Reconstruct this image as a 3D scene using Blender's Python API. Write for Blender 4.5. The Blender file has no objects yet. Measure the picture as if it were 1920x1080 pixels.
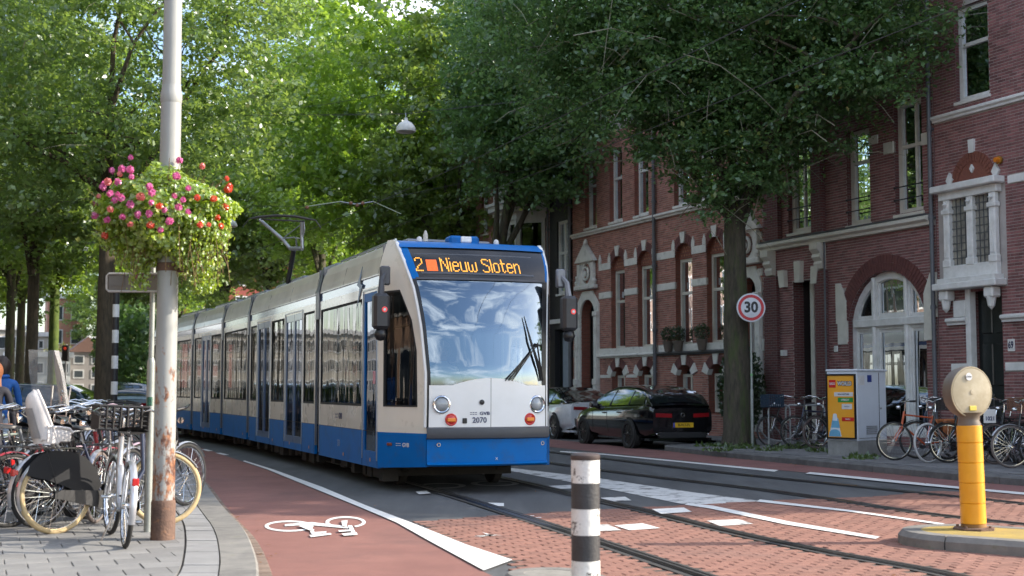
import bpy, bmesh, math, random
import numpy as np
from mathutils import Vector, Matrix, Euler
from mathutils.geometry import tessellate_polygon
R = math.radians
rnd = random.Random(7)
sc = bpy.context.scene
COL = sc.collection

# ---------------- camera, sky, sun, exposure ----------------
F = 2495.0; CH = 1.4; PITCH = math.atan(188 / F); CP, SP = math.cos(PITCH), math.sin(PITCH)
cam_d = bpy.data.cameras.new('camera'); cam = bpy.data.objects.new('camera', cam_d); COL.objects.link(cam)
cam.location = (0, 0, CH); cam.rotation_euler = (R(90) + PITCH, 0, 0)
cam_d.sensor_width = 36; cam_d.lens = F / 1920 * 36; cam_d.clip_start = .1; cam_d.clip_end = 3000
cam_d.dof.use_dof = True; cam_d.dof.focus_distance = 18.5; cam_d.dof.aperture_fstop = 2.4
sc.camera = cam
SUN_EL = R(28); SUN_DIR = Vector((1, .05, 0)).normalized() * math.cos(SUN_EL) + Vector((0, 0, math.sin(SUN_EL)))
w = bpy.data.worlds.new('World'); sc.world = w; w.use_nodes = True
nt = w.node_tree; nt.nodes.clear()
sky = nt.nodes.new('ShaderNodeTexSky'); sky.sky_type = 'NISHITA'; sky.sun_disc = False
sky.sun_elevation = SUN_EL; sky.sun_rotation = math.atan2(SUN_DIR.x, SUN_DIR.y)
sky.air_density = 1.0; sky.dust_density = 1.2; sky.ozone_density = 1.5
bg = nt.nodes.new('ShaderNodeBackground'); bg.inputs[1].default_value = .15
wo = nt.nodes.new('ShaderNodeOutputWorld')
tc = nt.nodes.new('ShaderNodeTexCoord'); mp = nt.nodes.new('ShaderNodeMapping'); mp.inputs['Scale'].default_value = (1.2, 2.2, 5)
nz = nt.nodes.new('ShaderNodeTexNoise'); nz.inputs['Scale'].default_value = 2.2; nz.inputs['Detail'].default_value = 8; nz.inputs['Roughness'].default_value = .62; nz.inputs['Distortion'].default_value = .6
rp = nt.nodes.new('ShaderNodeValToRGB'); rp.color_ramp.elements[0].position = .47; rp.color_ramp.elements[1].position = .68
mx = nt.nodes.new('ShaderNodeMix'); mx.data_type = 'RGBA'; mx.inputs[7].default_value = (8.0, 8.1, 8.5, 1)
nt.links.new(tc.outputs['Generated'], mp.inputs[0]); nt.links.new(mp.outputs[0], nz.inputs[0]); nt.links.new(nz.outputs[0], rp.inputs[0])
nt.links.new(rp.outputs[0], mx.inputs[0]); nt.links.new(sky.outputs[0], mx.inputs[6]); nt.links.new(mx.outputs[2], bg.inputs[0]); nt.links.new(bg.outputs[0], wo.inputs[0])
sun_d = bpy.data.lights.new('sun', 'SUN'); sun_d.energy = 3.5; sun_d.angle = R(.55); sun_d.color = (1, .9, .76)
sun = bpy.data.objects.new('sun', sun_d); COL.objects.link(sun); sun.location = (40, 10, 40)
sun.rotation_euler = SUN_DIR.to_track_quat('Z', 'Y').to_euler()
sc.view_settings.view_transform = 'Standard'; sc.view_settings.look = 'None'
sc.view_settings.exposure = 1.33; sc.view_settings.gamma = 1; sc.view_settings.use_curve_mapping = False
sc.cycles.max_bounces = 7; sc.cycles.diffuse_bounces = 3; sc.cycles.glossy_bounces = 4; sc.cycles.transmission_bounces = 6
sc.cycles.transparent_max_bounces = 12; sc.cycles.caustics_reflective = False; sc.cycles.caustics_refractive = False
sc.cycles.sample_clamp_indirect = 6; sc.cycles.use_denoising = True

# ---------------- places: from a sight line of the photograph to a point of the street ----------------
def ray(px, py):
    x = (px - 960) / F; y = (540 - py) / F
    return (x, CP - y * SP, SP + y * CP)
def G(px, py, z=0.):
    d = ray(px, py); t = (z - CH) / d[2]
    return Vector((d[0] * t, d[1] * t, z))
def D(px, py, Y):
    d = ray(px, py); t = Y / d[1]
    return Vector((d[0] * t, Y, CH + d[2] * t))

# ---------------- mesh builder ----------------
class MB:
    def __init__(s): s.v = []; s.f = []; s.m = []
    def add(s, vs, fs, m=0):
        n = len(s.v); s.v.extend([tuple(v) for v in vs]); s.f.extend([tuple(i + n for i in f) for f in fs]); s.m.extend([m] * len(fs)); return s
    def box(s, x0, x1, y0, y1, z0, z1, m=0, M4=None):
        vs = [Vector(p) for p in ((x0,y0,z0),(x1,y0,z0),(x1,y1,z0),(x0,y1,z0),(x0,y0,z1),(x1,y0,z1),(x1,y1,z1),(x0,y1,z1))]
        if M4 is not None: vs = [M4 @ v for v in vs]
        return s.add(vs, [(0,3,2,1),(4,5,6,7),(0,1,5,4),(1,2,6,5),(2,3,7,6),(3,0,4,7)], m)
    def bbox(s, x0, x1, y0, y1, z0, z1, b=.01, m=0, M4=None):   # box with chamfered edges
        n0 = len(s.v)
        vs = []; 
        for zz, k in ((z0, b), (z0 + b, 0), (z1 - b, 0), (z1, b)):
            xa, xb, ya, yb = x0 + k, x1 - k, y0 + k, y1 - k
            c = b if k == 0 else 0
            if k == 0: vs += [(xa + c, ya, zz), (xb - c, ya, zz), (xb, ya + c, zz), (xb, yb - c, zz), (xb - c, yb, zz), (xa + c, yb, zz), (xa, yb - c, zz), (xa, ya + c, zz)]
            else: vs += [(xa, ya, zz), (xb, ya, zz), (xb, ya, zz), (xb, yb, zz), (xb, yb, zz), (xa, yb, zz), (xa, yb, zz), (xa, ya, zz)]
        vs = [Vector(v) for v in vs]
        if M4 is not None: vs = [M4 @ v for v in vs]
        fs = [tuple(range(7, -1, -1)), tuple(range(24, 32))]
        for r in range(3):
            for i in range(8):
                j = (i + 1) % 8; fs.append((r*8+i, r*8+j, r*8+8+j, r*8+8+i))
        return s.add(vs, fs, m)
    def tube(s, pts, r, n=8, m=0, caps=True, closed=False):
        pts = [Vector(p) for p in pts]; k = len(pts)
        rs = r if isinstance(r, (list, tuple)) else [r] * k
        up = Vector((0, 0, 1)); vs = []; prev = None
        for i, p in enumerate(pts):
            if closed: t = pts[(i + 1) % k] - pts[i - 1]
            else: t = pts[min(i + 1, k - 1)] - pts[max(i - 1, 0)]
            t = t.normalized() if t.length > 1e-9 else Vector((0, 0, 1))
            if prev is None:
                a = t.cross(up)
                if a.length < .05: a = t.cross(Vector((1, 0, 0)))
            else: a = prev - t * prev.dot(t)
            a.normalize(); prev = a; b = t.cross(a)
            for j in range(n):
                q = 2 * math.pi * j / n; vs.append(p + (a * math.cos(q) + b * math.sin(q)) * rs[i])
        fs = []
        for i in range(k if closed else k - 1):
            i2 = (i + 1) % k
            for j in range(n):
                j2 = (j + 1) % n; fs.append((i*n+j, i*n+j2, i2*n+j2, i2*n+j))
        if caps and not closed: fs += [tuple(range(n - 1, -1, -1)), tuple((k-1)*n + j for j in range(n))]
        return s.add(vs, fs, m)
    def lathe(s, prof, n=16, c=(0, 0, 0), m=0, axis='Z', M4=None, caps=True):
        vs = []; c = Vector(c)
        for r, h in prof:
            for j in range(n):
                q = 2 * math.pi * j / n; a, b = r * math.cos(q), r * math.sin(q)
                v = Vector((a, b, h)) if axis == 'Z' else (Vector((a, h, b)) if axis == 'Y' else Vector((h, a, b)))
                if M4 is not None: v = M4 @ v
                vs.append(v + c)
        fs = []
        for i in range(len(prof) - 1):
            for j in range(n):
                j2 = (j + 1) % n; fs.append((i*n+j, i*n+j2, (i+1)*n+j2, (i+1)*n+j))
        if caps and prof[0][0] > 1e-6: fs.append(tuple(range(n - 1, -1, -1)))
        if caps and prof[-1][0] > 1e-6: fs.append(tuple((len(prof)-1)*n + j for j in range(n)))
        return s.add(vs, fs, m)
    def torus(s, c, R1, r, ax=Vector((0, 1, 0)), n=32, k=8, m=0, squash=1.):
        ax = Vector(ax).normalized(); a = ax.orthogonal().normalized(); b = ax.cross(a); c = Vector(c); vs = []
        for i in range(n):
            q = 2*math.pi*i/n; d = a*math.cos(q) + b*math.sin(q)
            for j in range(k):
                p = 2*math.pi*j/k; vs.append(c + d*(R1 + r*math.cos(p)) + ax*(r*squash*math.sin(p)))
        fs = [(i*k+j, i*k+(j+1)%k, ((i+1)%n)*k+(j+1)%k, ((i+1)%n)*k+j) for i in range(n) for j in range(k)]
        return s.add(vs, fs, m)
    def grid(s, nu, nv, fn, m=0, mf=None):
        vs = [fn(i / nu, j / nv) for i in range(nu + 1) for j in range(nv + 1)]
        n0 = len(s.f)
        fs = [(i*(nv+1)+j, (i+1)*(nv+1)+j, (i+1)*(nv+1)+j+1, i*(nv+1)+j+1) for i in range(nu) for j in range(nv)]
        return s.add(vs, fs, m)
    def plate(s, outer, holes, fn, th=0., m=0, rim=None, mrim=None):
        # polygon with holes in (a,b); fn(a,b,depth) -> point; edges of outline and holes run back by th
        loops = [outer] + list(holes)
        tri = tessellate_polygon([[Vector((p[0], p[1], 0)) for p in l] for l in loops])
        flat = [p for l in loops for p in l]; n = len(flat)
        vs = [fn(p[0], p[1], 0) for p in flat]; fs = []
        for t in tri:
            a, b, c = (Vector((*flat[i], 0)) for i in t)
            if (b - a).cross(c - a).z < 0: t = (t[0], t[2], t[1])
            fs.append(tuple(t))
        s.add(vs, fs, m)
        if th:
            vs = [fn(p[0], p[1], 0) for p in flat] + [fn(p[0], p[1], th) for p in flat]; fs = []; o = 0
            for l in loops:
                k = len(l)
                for i in range(k):
                    j = (i + 1) % k; fs.append((o+i, o+j, n+o+j, n+o+i))
                o += k
            s.add(vs, fs, m if mrim is None else mrim)
            s.add([fn(p[0], p[1], th) for p in flat], [tuple(reversed(t)) for t in tri], m)
        return s
    def mesh(s, name, mats, smooth=None):
        me = bpy.data.meshes.new(name); me.from_pydata(s.v, [], s.f)
        for mm in (mats if isinstance(mats, (list, tuple)) else [mats]): me.materials.append(mm)
        if any(s.m): me.polygons.foreach_set('material_index', s.m)
        if smooth is not None:
            bm = bmesh.new(); bm.from_mesh(me); bmesh.ops.remove_doubles(bm, verts=bm.verts, dist=1e-5)
            bmesh.ops.recalc_face_normals(bm, faces=bm.faces); bm.to_mesh(me); bm.free()
            me.shade_smooth(); me.set_sharp_from_angle(angle=R(smooth))
        else:
            bm = bmesh.new(); bm.from_mesh(me); bmesh.ops.recalc_face_normals(bm, faces=bm.faces); bm.to_mesh(me); bm.free()
        me.update(); return me
def link(name, me, parent=None, loc=None, rot=None, kind=None, label=None):
    o = bpy.data.objects.new(name, me); COL.objects.link(o); o.parent = parent
    if loc is not None: o.location = loc
    if rot is not None: o.rotation_euler = rot
    if kind: o['kind'] = kind
    if label: o['label'] = label
    return o
def ob(name, mb, mats, parent=None, smooth=None, **k): return link(name, mb.mesh(name, mats, smooth), parent, **k)
def tag(o, label, cat, group=None, kind=None):
    o['label'] = label; o['category'] = cat
    if group: o['group'] = group
    if kind: o['kind'] = kind
    return o
def thing(name, label, cat, loc=(0, 0, 0), rz=0, group=None, rot=None):
    o = bpy.data.objects.new(name, None); COL.objects.link(o); o.location = loc; o.rotation_euler = rot or (0, 0, rz); o.empty_display_size = .2
    return tag(o, label, cat, group)
def struct(name, mb, mats, smooth=None, parent=None, **k):
    return ob(name, mb, mats, parent, smooth, kind='structure', **k)
KIDS = {}
def copy_tree(o, parent=None, label=None, loc=None, rz=None, kids=None):
    c = o.copy(); COL.objects.link(c); c.parent = parent
    if label: c['label'] = label
    if loc is not None: c.location = loc
    if rz is not None: c.rotation_euler[2] = rz
    for ch in o.children: copy_tree(ch, c)
    return c
def text(body, size, parent, mat, loc, rot, name='lettering', ext=.002, align='CENTER', sx=1., bold=0., yal='CENTER', label=None):
    cu = bpy.data.curves.new(name, 'FONT'); cu.body = body; cu.size = size; cu.extrude = ext; cu.align_x = align; cu.align_y = yal; cu.offset = bold
    cu.resolution_u = 3; cu.materials.append(mat)
    t_ = bpy.data.objects.new(name, cu); COL.objects.link(t_); dg = bpy.context.evaluated_depsgraph_get()
    me = bpy.data.meshes.new_from_object(t_.evaluated_get(dg)); bpy.data.objects.remove(t_); bpy.data.curves.remove(cu)
    o = link(name, me, parent, loc, rot, label=label); o.scale = (sx, 1, 1)
    return o

# ---------------- materials ----------------
MC = {}
def mat(name, c=(.5,.5,.5), rough=.6, metal=0, c2=None, scale=6, bump=0, bscale=60, coat=0, rand=0, ior=1.5, emit=None, estr=1, stops=(.35, .65), c3=None, s3=20, st3=(.6, .7), objrand=0, rvar=0, stretch=(1,1,1), alpha=1, spec=.5, rotz=0, big=None):
    if name in MC: return MC[name]
    m = bpy.data.materials.new(name); MC[name] = m; m.use_nodes = True; t = m.node_tree; N = t.nodes; L = t.links
    b = N['Principled BSDF']; b.inputs['Roughness'].default_value = rough; b.inputs['Metallic'].default_value = metal; b.inputs['IOR'].default_value = ior
    b.inputs['Coat Weight'].default_value = coat; b.inputs['Specular IOR Level'].default_value = spec
    if coat: b.inputs['Coat Roughness'].default_value = .06
    cc = N.new('ShaderNodeTexCoord'); mpp = N.new('ShaderNodeMapping'); mpp.inputs['Scale'].default_value = stretch; mpp.inputs['Rotation'].default_value = (0,0,rotz); L.new(cc.outputs['Object'], mpp.inputs[0])
    c4 = lambda q: (q[0], q[1], q[2], 1)
    if c2 is None: c2 = tuple(x * .82 for x in c)
    n = N.new('ShaderNodeTexNoise'); n.inputs['Scale'].default_value = scale; n.inputs['Detail'].default_value = 6; n.inputs['Roughness'].default_value = .65
    L.new(mpp.outputs[0], n.inputs[0])
    r = N.new('ShaderNodeValToRGB'); r.color_ramp.elements[0].position = stops[0]; r.color_ramp.elements[1].position = stops[1]
    r.color_ramp.elements[0].color = c4(c2); r.color_ramp.elements[1].color = c4(c); L.new(n.outputs[0], r.inputs[0]); out = r.outputs[0]
    if c3:
        n3 = N.new('ShaderNodeTexNoise'); n3.inputs['Scale'].default_value = s3; n3.inputs['Detail'].default_value = 8; n3.inputs['Roughness'].default_value = .7; L.new(mpp.outputs[0], n3.inputs[0])
        r3 = N.new('ShaderNodeMapRange'); r3.inputs[1].default_value = st3[0]; r3.inputs[2].default_value = st3[1]; L.new(n3.outputs[0], r3.inputs[0])
        x = N.new('ShaderNodeMix'); x.data_type = 'RGBA'; L.new(r3.outputs[0], x.inputs[0]); L.new(out, x.inputs[6]); x.inputs[7].default_value = c4(c3); out = x.outputs[2]
    if big:      # broad worn or stained patches: (colour, scale, low, high, amount)
        n5 = N.new('ShaderNodeTexNoise'); n5.inputs['Scale'].default_value = big[1]; n5.inputs['Detail'].default_value = 9; n5.inputs['Roughness'].default_value = .7; n5.inputs['Distortion'].default_value = .4; L.new(cc.outputs['Object'], n5.inputs[0])
        r5 = N.new('ShaderNodeMapRange'); r5.inputs[1].default_value = big[2]; r5.inputs[2].default_value = big[3]; r5.inputs[4].default_value = big[4]; L.new(n5.outputs[0], r5.inputs[0])
        x5 = N.new('ShaderNodeMix'); x5.data_type = 'RGBA'; L.new(r5.outputs[0], x5.inputs[0]); L.new(out, x5.inputs[6]); x5.inputs[7].default_value = c4(big[0]); out = x5.outputs[2]
    if rand or objrand:
        h = N.new('ShaderNodeHueSaturation'); mr = N.new('ShaderNodeMapRange'); a = rand or objrand; mr.inputs[3].default_value = 1 - a; mr.inputs[4].default_value = 1 + a
        if objrand: g = N.new('ShaderNodeObjectInfo'); L.new(g.outputs['Random'], mr.inputs[0])
        else: g = N.new('ShaderNodeNewGeometry'); L.new(g.outputs['Random Per Island'], mr.inputs[0])
        L.new(mr.outputs[0], h.inputs['Value']); L.new(out, h.inputs['Color']); out = h.outputs[0]
    L.new(out, b.inputs['Base Color'])
    if rvar:
        mr = N.new('ShaderNodeMapRange'); mr.inputs[3].default_value = max(0, rough - rvar); mr.inputs[4].default_value = min(1, rough + rvar); L.new(n.outputs[0], mr.inputs[0]); L.new(mr.outputs[0], b.inputs['Roughness'])
    if bump:
        nb = N.new('ShaderNodeTexNoise'); nb.inputs['Scale'].default_value = bscale; nb.inputs['Detail'].default_value = 5; L.new(mpp.outputs[0], nb.inputs[0])
        bu = N.new('ShaderNodeBump'); bu.inputs['Strength'].default_value = bump; bu.inputs['Distance'].default_value = .01; L.new(nb.outputs[0], bu.inputs['Height']); L.new(bu.outputs[0], b.inputs['Normal'])
    if emit: b.inputs['Emission Color'].default_value = c4(emit); b.inputs['Emission Strength'].default_value = estr
    return m
def leafmat(name, c, c2, ct, var=.35, yellow=None, tl=.45, gloss=.08):
    if name in MC: return MC[name]
    m = bpy.data.materials.new(name); MC[name] = m; m.use_nodes = True; t = m.node_tree; N = t.nodes; L = t.links; N.clear()
    o = N.new('ShaderNodeOutputMaterial'); g = N.new('ShaderNodeNewGeometry')
    r = N.new('ShaderNodeValToRGB'); e = r.color_ramp.elements; e[0].color = (*c2, 1); e[1].color = (*c, 1)
    if yellow: q = r.color_ramp.elements.new(.965); q.color = (*c, 1); e[-1].color = (*yellow, 1)
    L.new(g.outputs['Random Per Island'], r.inputs[0])
    d = N.new('ShaderNodeBsdfDiffuse'); L.new(r.outputs[0], d.inputs[0])
    tr = N.new('ShaderNodeBsdfTranslucent'); x = N.new('ShaderNodeMix'); x.data_type = 'RGBA'; x.inputs[0].default_value = .6; L.new(r.outputs[0], x.inputs[6]); x.inputs[7].default_value = (*ct, 1); L.new(x.outputs[2], tr.inputs[0])
    a = N.new('ShaderNodeMixShader'); a.inputs[0].default_value = tl; L.new(d.outputs[0], a.inputs[1]); L.new(tr.outputs[0], a.inputs[2])
    gl = N.new('ShaderNodeBsdfGlossy'); gl.inputs['Roughness'].default_value = .38; gl.inputs[0].default_value = (.9, .95, 1, 1)
    b = N.new('ShaderNodeMixShader'); b.inputs[0].default_value = gloss; L.new(a.outputs[0], b.inputs[1]); L.new(gl.outputs[0], b.inputs[2]); L.new(b.outputs[0], o.inputs[0])
    return m
def glassmat(name, tint=(.5,.55,.55), ior=1.6, refl=(1,1,1), rough=.0, wav=0, milk=0):
    if name in MC: return MC[name]
    m = bpy.data.materials.new(name); MC[name] = m; m.use_nodes = True; t = m.node_tree; N = t.nodes; L = t.links; N.clear()
    o = N.new('ShaderNodeOutputMaterial'); fr = N.new('ShaderNodeFresnel'); fr.inputs[0].default_value = ior
    tr = N.new('ShaderNodeBsdfTransparent'); tr.inputs[0].default_value = (*tint, 1); gl = N.new('ShaderNodeBsdfGlossy'); gl.inputs['Roughness'].default_value = rough; gl.inputs[0].default_value = (*refl, 1)
    x = N.new('ShaderNodeMixShader'); L.new(fr.outputs[0], x.inputs[0]); L.new(tr.outputs[0], x.inputs[1]); L.new(gl.outputs[0], x.inputs[2]); L.new(x.outputs[0], o.inputs[0])
    if milk: df = N.new('ShaderNodeBsdfDiffuse'); y = N.new('ShaderNodeMixShader'); y.inputs[0].default_value = milk; L.new(x.outputs[0], y.inputs[1]); L.new(df.outputs[0], y.inputs[2]); L.new(y.outputs[0], o.inputs[0])
    if wav:
        cc = N.new('ShaderNodeTexCoord'); mq = N.new('ShaderNodeMapping'); mq.inputs['Scale'].default_value = (2.2,2.2,.25); L.new(cc.outputs['Object'], mq.inputs[0]); n = N.new('ShaderNodeTexNoise'); n.inputs['Scale'].default_value = 1.4; n.inputs['Detail'].default_value = 1.5; L.new(mq.outputs[0], n.inputs[0])
        bu = N.new('ShaderNodeBump'); bu.inputs['Strength'].default_value = wav; bu.inputs['Distance'].default_value = .05; L.new(n.outputs[0], bu.inputs['Height']); L.new(bu.outputs[0], gl.inputs['Normal']); L.new(bu.outputs[0], fr.inputs['Normal'])
    return m
# ---------------- the ground ----------------
ASPH = mat('asphalt', (.105,.110,.114), .8, c2=(.066,.069,.073), scale=1.3, stretch=(2.6,.22,1), rotz=R(-20), big=((.055,.056,.058),.35,.48,.62,.6), bump=.35, bscale=220, c3=(.14,.14,.138), s3=90, st3=(.55,.75), rvar=.1)
REDA = mat('red_asphalt', (.255,.115,.093), .85, c2=(.195,.085,.070), scale=1.1, bump=.4, bscale=200, big=((.15,.075,.065),.55,.50,.68,.75), c3=(.34,.19,.16), s3=120, st3=(.55,.8))
PAVR = mat('clinker', (.265,.130,.095), .8, c2=(.21,.098,.073), scale=9, bump=.3, bscale=90, rand=.13, big=((.19,.11,.09),.5,.5,.7,.7))
PAVO = mat('clinker_single', (.265,.130,.095), .8, c2=(.21,.098,.073), scale=9, bump=.3, bscale=90, objrand=.13)
JOINT = mat('sand_joint', (.085,.07,.058), .95, c2=(.05,.042,.036), scale=8)
TILE = mat('concrete_tile', (.225,.222,.215), .85, c2=(.19,.188,.185), scale=3.5, bump=.25, bscale=120, rand=.12, c3=(.14,.135,.125), s3=14, st3=(.58,.75))
TILO = mat('concrete_tile_single', (.225,.222,.215), .85, c2=(.19,.188,.185), scale=3.5, bump=.25, bscale=120, objrand=.12, c3=(.2,.195,.185), s3=14, st3=(.58,.75))
SLAB = mat('edge_slab', (.27,.27,.268), .85, c2=(.21,.21,.21), scale=3, bump=.25, bscale=120, objrand=.08)
KERB = mat('kerb_stone', (.235,.225,.205), .85, c2=(.16,.155,.145), scale=5, bump=.5, bscale=150, objrand=.1, c3=(.13,.14,.08), s3=5, st3=(.6,.75))
KERBD = mat('kerb_stone_dark', (.15,.15,.15), .85, c2=(.10,.10,.10), scale=5, bump=.5, bscale=100, objrand=.12)
PAVG = mat('grey_pavement', (.17,.17,.175), .85, c2=(.115,.115,.12), scale=3, bump=.4, bscale=90, c3=(.09,.12,.05), s3=2.2, st3=(.62,.7))
WPAINT = mat('road_paint', (.78,.78,.76), .6, c2=(.68,.67,.65), scale=7, c3=(.3,.2,.17), s3=22, st3=(.64,.70), bump=.2)
WPAINT2 = mat('worn_road_paint', (.7,.7,.68), .6, c2=(.55,.54,.52), scale=9, c3=(.13,.125,.12), s3=3.5, st3=(.52,.62), bump=.2)
RAILM = mat('rail_steel', (.16,.155,.15), .3, 1, c2=(.09,.085,.08), scale=12)
MOSS = mat('moss_soil', (.09,.10,.035), .95, c2=(.06,.045,.03), scale=9, bump=.8, bscale=30)

def strip(mb, left, right, z, m=0):
    vs = [(p[0], p[1], z) for p in left] + [(p[0], p[1], z) for p in right]; n = len(left)
    return mb.add(vs, [(i, i + 1, n + i + 1, n + i) for i in range(n - 1)], m)
def resample(P, step):
    P = [Vector((p[0], p[1])) for p in P]; out = [P[0]]; carry = 0
    # catmull-rom densify first
    Q = []
    for i in range(len(P) - 1):
        p0, p1, p2, p3 = P[max(i-1,0)], P[i], P[i+1], P[min(i+2,len(P)-1)]
        for k in range(12):
            t = k / 12; Q.append(.5*((2*p1) + (p2-p0)*t + (2*p0-5*p1+4*p2-p3)*t*t + (3*p1-p0-3*p2+p3)*t**3))
    Q.append(P[-1]); acc = 0; out = [Q[0]]
    for a, b in zip(Q, Q[1:]):
        L = (b-a).length
        while acc + L >= step:
            f = (step-acc)/L; a = a + (b-a)*f; out.append(a.copy()); L = (b-a).length; acc = 0
        acc += L
    return out
def offs(P, d):
    out = []
    for i, p in enumerate(P):
        t = (P[min(i+1,len(P)-1)] - P[max(i-1,0)]).normalized(); out.append(p + Vector((t.y, -t.x)) * d)
    return out
def interpx(P, y):
    for a, b in zip(P, P[1:]):
        if (a[1]-y)*(b[1]-y) <= 0 and a[1] != b[1]: return a[0] + (b[0]-a[0])*(y-a[1])/(b[1]-a[1])
    return P[0][0] if abs(P[0][1]-y) < abs(P[-1][1]-y) else P[-1][0]

m = MB(); m.add([(-900,-200,-.03),(900,-200,-.03),(900,1500,-.03),(-900,1500,-.03)], [(0,1,2,3)])
struct('ground', m, mat('ground_soil', (.12,.125,.085), .95, c2=(.08,.075,.06), scale=.4))
m = MB(); m.add([(-60,-20,0),(24,-20,0),(24,60,0),(-10,140,0),(-90,140,0)], [(0,1,2,3,4)]); struct('road_asphalt', m, ASPH)
LK = resample([(-1.15,3),(-1.5,6.5),(-2.01,9.25),(-2.29,10.56),(-2.74,12.35),(-3.5,14.9),(-5.32,21.2),(-8.6,31.5),(-13.2,43.5),(-33,93)], .5)   # inner edge of the left kerb
LK = [p for p in LK]
def wob(): return rnd.uniform(-1, 1)
# white line between bike path and tram lane
WLl = [G(*p) for p in [(330,826),(400,847),(455,866),(502,882),(582,915),(670,951),(743,982),(801,1015),(907,1073)]] + [Vector((.0,9.6,0)), Vector((.2,8.6,0)), Vector((.6,4,0))]
WLr = [G(*p) for p in [(331,825),(402,846),(459,865),(513,882),(604,915),(684,949),(765,980),(874,1024),(961,1053)]] + [Vector((.12,9.6,0)), Vector((.3,8.6,0)), Vector((.7,4,0))]
kin = [Vector((interpx(LK, p.y), p.y)) for p in WLl]
far_tail = Vector((-38,110,0))
m = MB(); strip(m, [Vector((-36,100))] + [Vector((p.x+.05,p.y)) for p in kin], [Vector((-34.2,100))] + WLl, .004); struct('bike_path', m, REDA)
m = MB(); strip(m, WLl[2:9], WLr[2:9], .0155)
for i in range(9):    # dashes where the line breaks up
    a = Vector((-5.75,27.5)) + Vector((-.385,.92))*(.6 + i*1.9); b = a + Vector((-.385,.92))*.95; n = Vector((.92,.385))*.06
    m.add([(*(a-n),.009),(*(a+n),.009),(*(b+n),.009),(*(b-n),.009)], [(0,1,2,3)])
struct('white_line', m, WPAINT)
# left pavement: bed, tiles, edge slabs, kerb stones, brick gutter
m = MB(); far = [p for p in LK]; strip(m, [Vector((p.x-.02, p.y)) for p in far], [Vector((-60, p.y)) for p in far], .105); struct('pavement_bed', m, JOINT)
PAVL = link('left_pavement', None); PAVL['kind'] = 'structure'
CJ = resample([(-1.9,5),(-2.1,7.5),(-2.3,9.25),(-2.46,10.07),(-2.79,11.49),(-3.22,13.1),(-3.95,15.4),(-5.75,21.2),(-9.1,31.5),(-13.8,43.5)], .4)
th = R(22); ux, uy = Vector((math.cos(th), math.sin(th))), Vector((-math.sin(th), math.cos(th)))
tiles = []
for j in range(-10, 90):
    for i in range(-75, 40):
        o = ux*(i*.305 + (j % 2)*.152) + uy*(j*.305) + Vector((0, 8)); c = o + (ux+uy)*.15
        if not 8.2 < c.y < 34 or c.x > interpx(CJ, c.y) + .22 or c.x < -c.y*.42 - 1: continue
        cut = c.x > interpx(CJ, c.y) - .24
        if cut:
            P = [o+ux*.003+uy*.003, o+ux*.302+uy*.003, o+ux*.302+uy*.302, o+ux*.003+uy*.302]; y0_ = c.y; A_ = Vector((interpx(CJ, y0_-.15)-.006, y0_-.15)); B_ = Vector((interpx(CJ, y0_+.15)-.006, y0_+.15)); nn_ = Vector((-(B_-A_).y, (B_-A_).x)); Q = []
            for a_, b_ in zip(P, P[1:]+P[:1]):
                da, db = (a_-A_).dot(nn_), (b_-A_).dot(nn_)
                if da >= 0: Q.append(a_)
                if da*db < 0: Q.append(a_ + (b_-a_)*(da/(da-db)))
            if len(Q) < 3: continue
            tiles.append((c.length, c, Q)); continue
        tiles.append((c.length, c, False))
tiles.sort(key=lambda t: t[0])
tm = MB().bbox(-.15,.15,-.15,.15,-.04,.015,.005).mesh('tile', TILO)
big = MB(); cutm = MB()
for k, (q, c, _) in enumerate(tiles):
    z = .108 + rnd.uniform(0, .004)
    if _: cutm.add([(*p, z-.04) for p in _] + [(*p, z+.014) for p in _], [tuple(range(len(_),2*len(_)))] + [(i,(i+1)%len(_),len(_)+(i+1)%len(_),len(_)+i) for i in range(len(_))])
    elif k < 340: link('tile', tm, PAVL, (c.x, c.y, z), (wob()*.008, wob()*.008, th))
    else:
        M4 = Matrix.Translation((c.x, c.y, z)) @ Euler((wob()*.006, wob()*.006, th)).to_matrix().to_4x4(); big.bbox(-.15,.15,-.15,.15,-.04,.015,.005, M4=M4)
ob('far_tiles', big, TILE, PAVL, kind='stuff'); ob('cut_tiles', cutm, TILE, PAVL, kind='stuff')
# edge slabs between the curved joint and the kerb
def slab_run(Pa, Pb, step, name, mt, parent, z0, z1, gap=.006, lim=60):
    k = 0
    for i in range(0, len(Pa) - step, step):
        a0, a1 = Pa[i], Pa[i+step]; b0 = Vector((interpx(Pb, a0.y), a0.y)) if Pb is not None else None; b1 = Vector((interpx(Pb, a1.y), a1.y))
        n = (a1-a0).normalized()*gap
        zz = z1 + rnd.uniform(-.002, .003)
        if k < lim:
            mb = MB(); vs = [(*(a0+n),z0),(*(b0+n),z0),(*(b1-n),z0),(*(a1-n),z0),(*(a0+n),zz),(*(b0+n),zz),(*(b1-n),zz),(*(a1-n),zz)]
            mb.add(vs, [(0,1,2,3),(4,5,6,7),(0,1,5,4),(1,2,6,5),(2,3,7,6),(3,0,4,7)]); ob(name, mb, mt, parent)
        k += 1
CJ2 = [Vector((p.x + .012, p.y)) for p in CJ]; LK2 = [Vector((p.x - .01, p.y)) for p in LK]
slab_run([p for p in CJ2 if 8 < p.y < 35], LK2, 1, 'edge_slab', SLAB, PAVL, .06, .122)
KERBL = link('left_kerb', None); KERBL['kind'] = 'structure'
K1 = [p for p in LK if p.y > 6]; K2 = offs(K1, .27)
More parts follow.
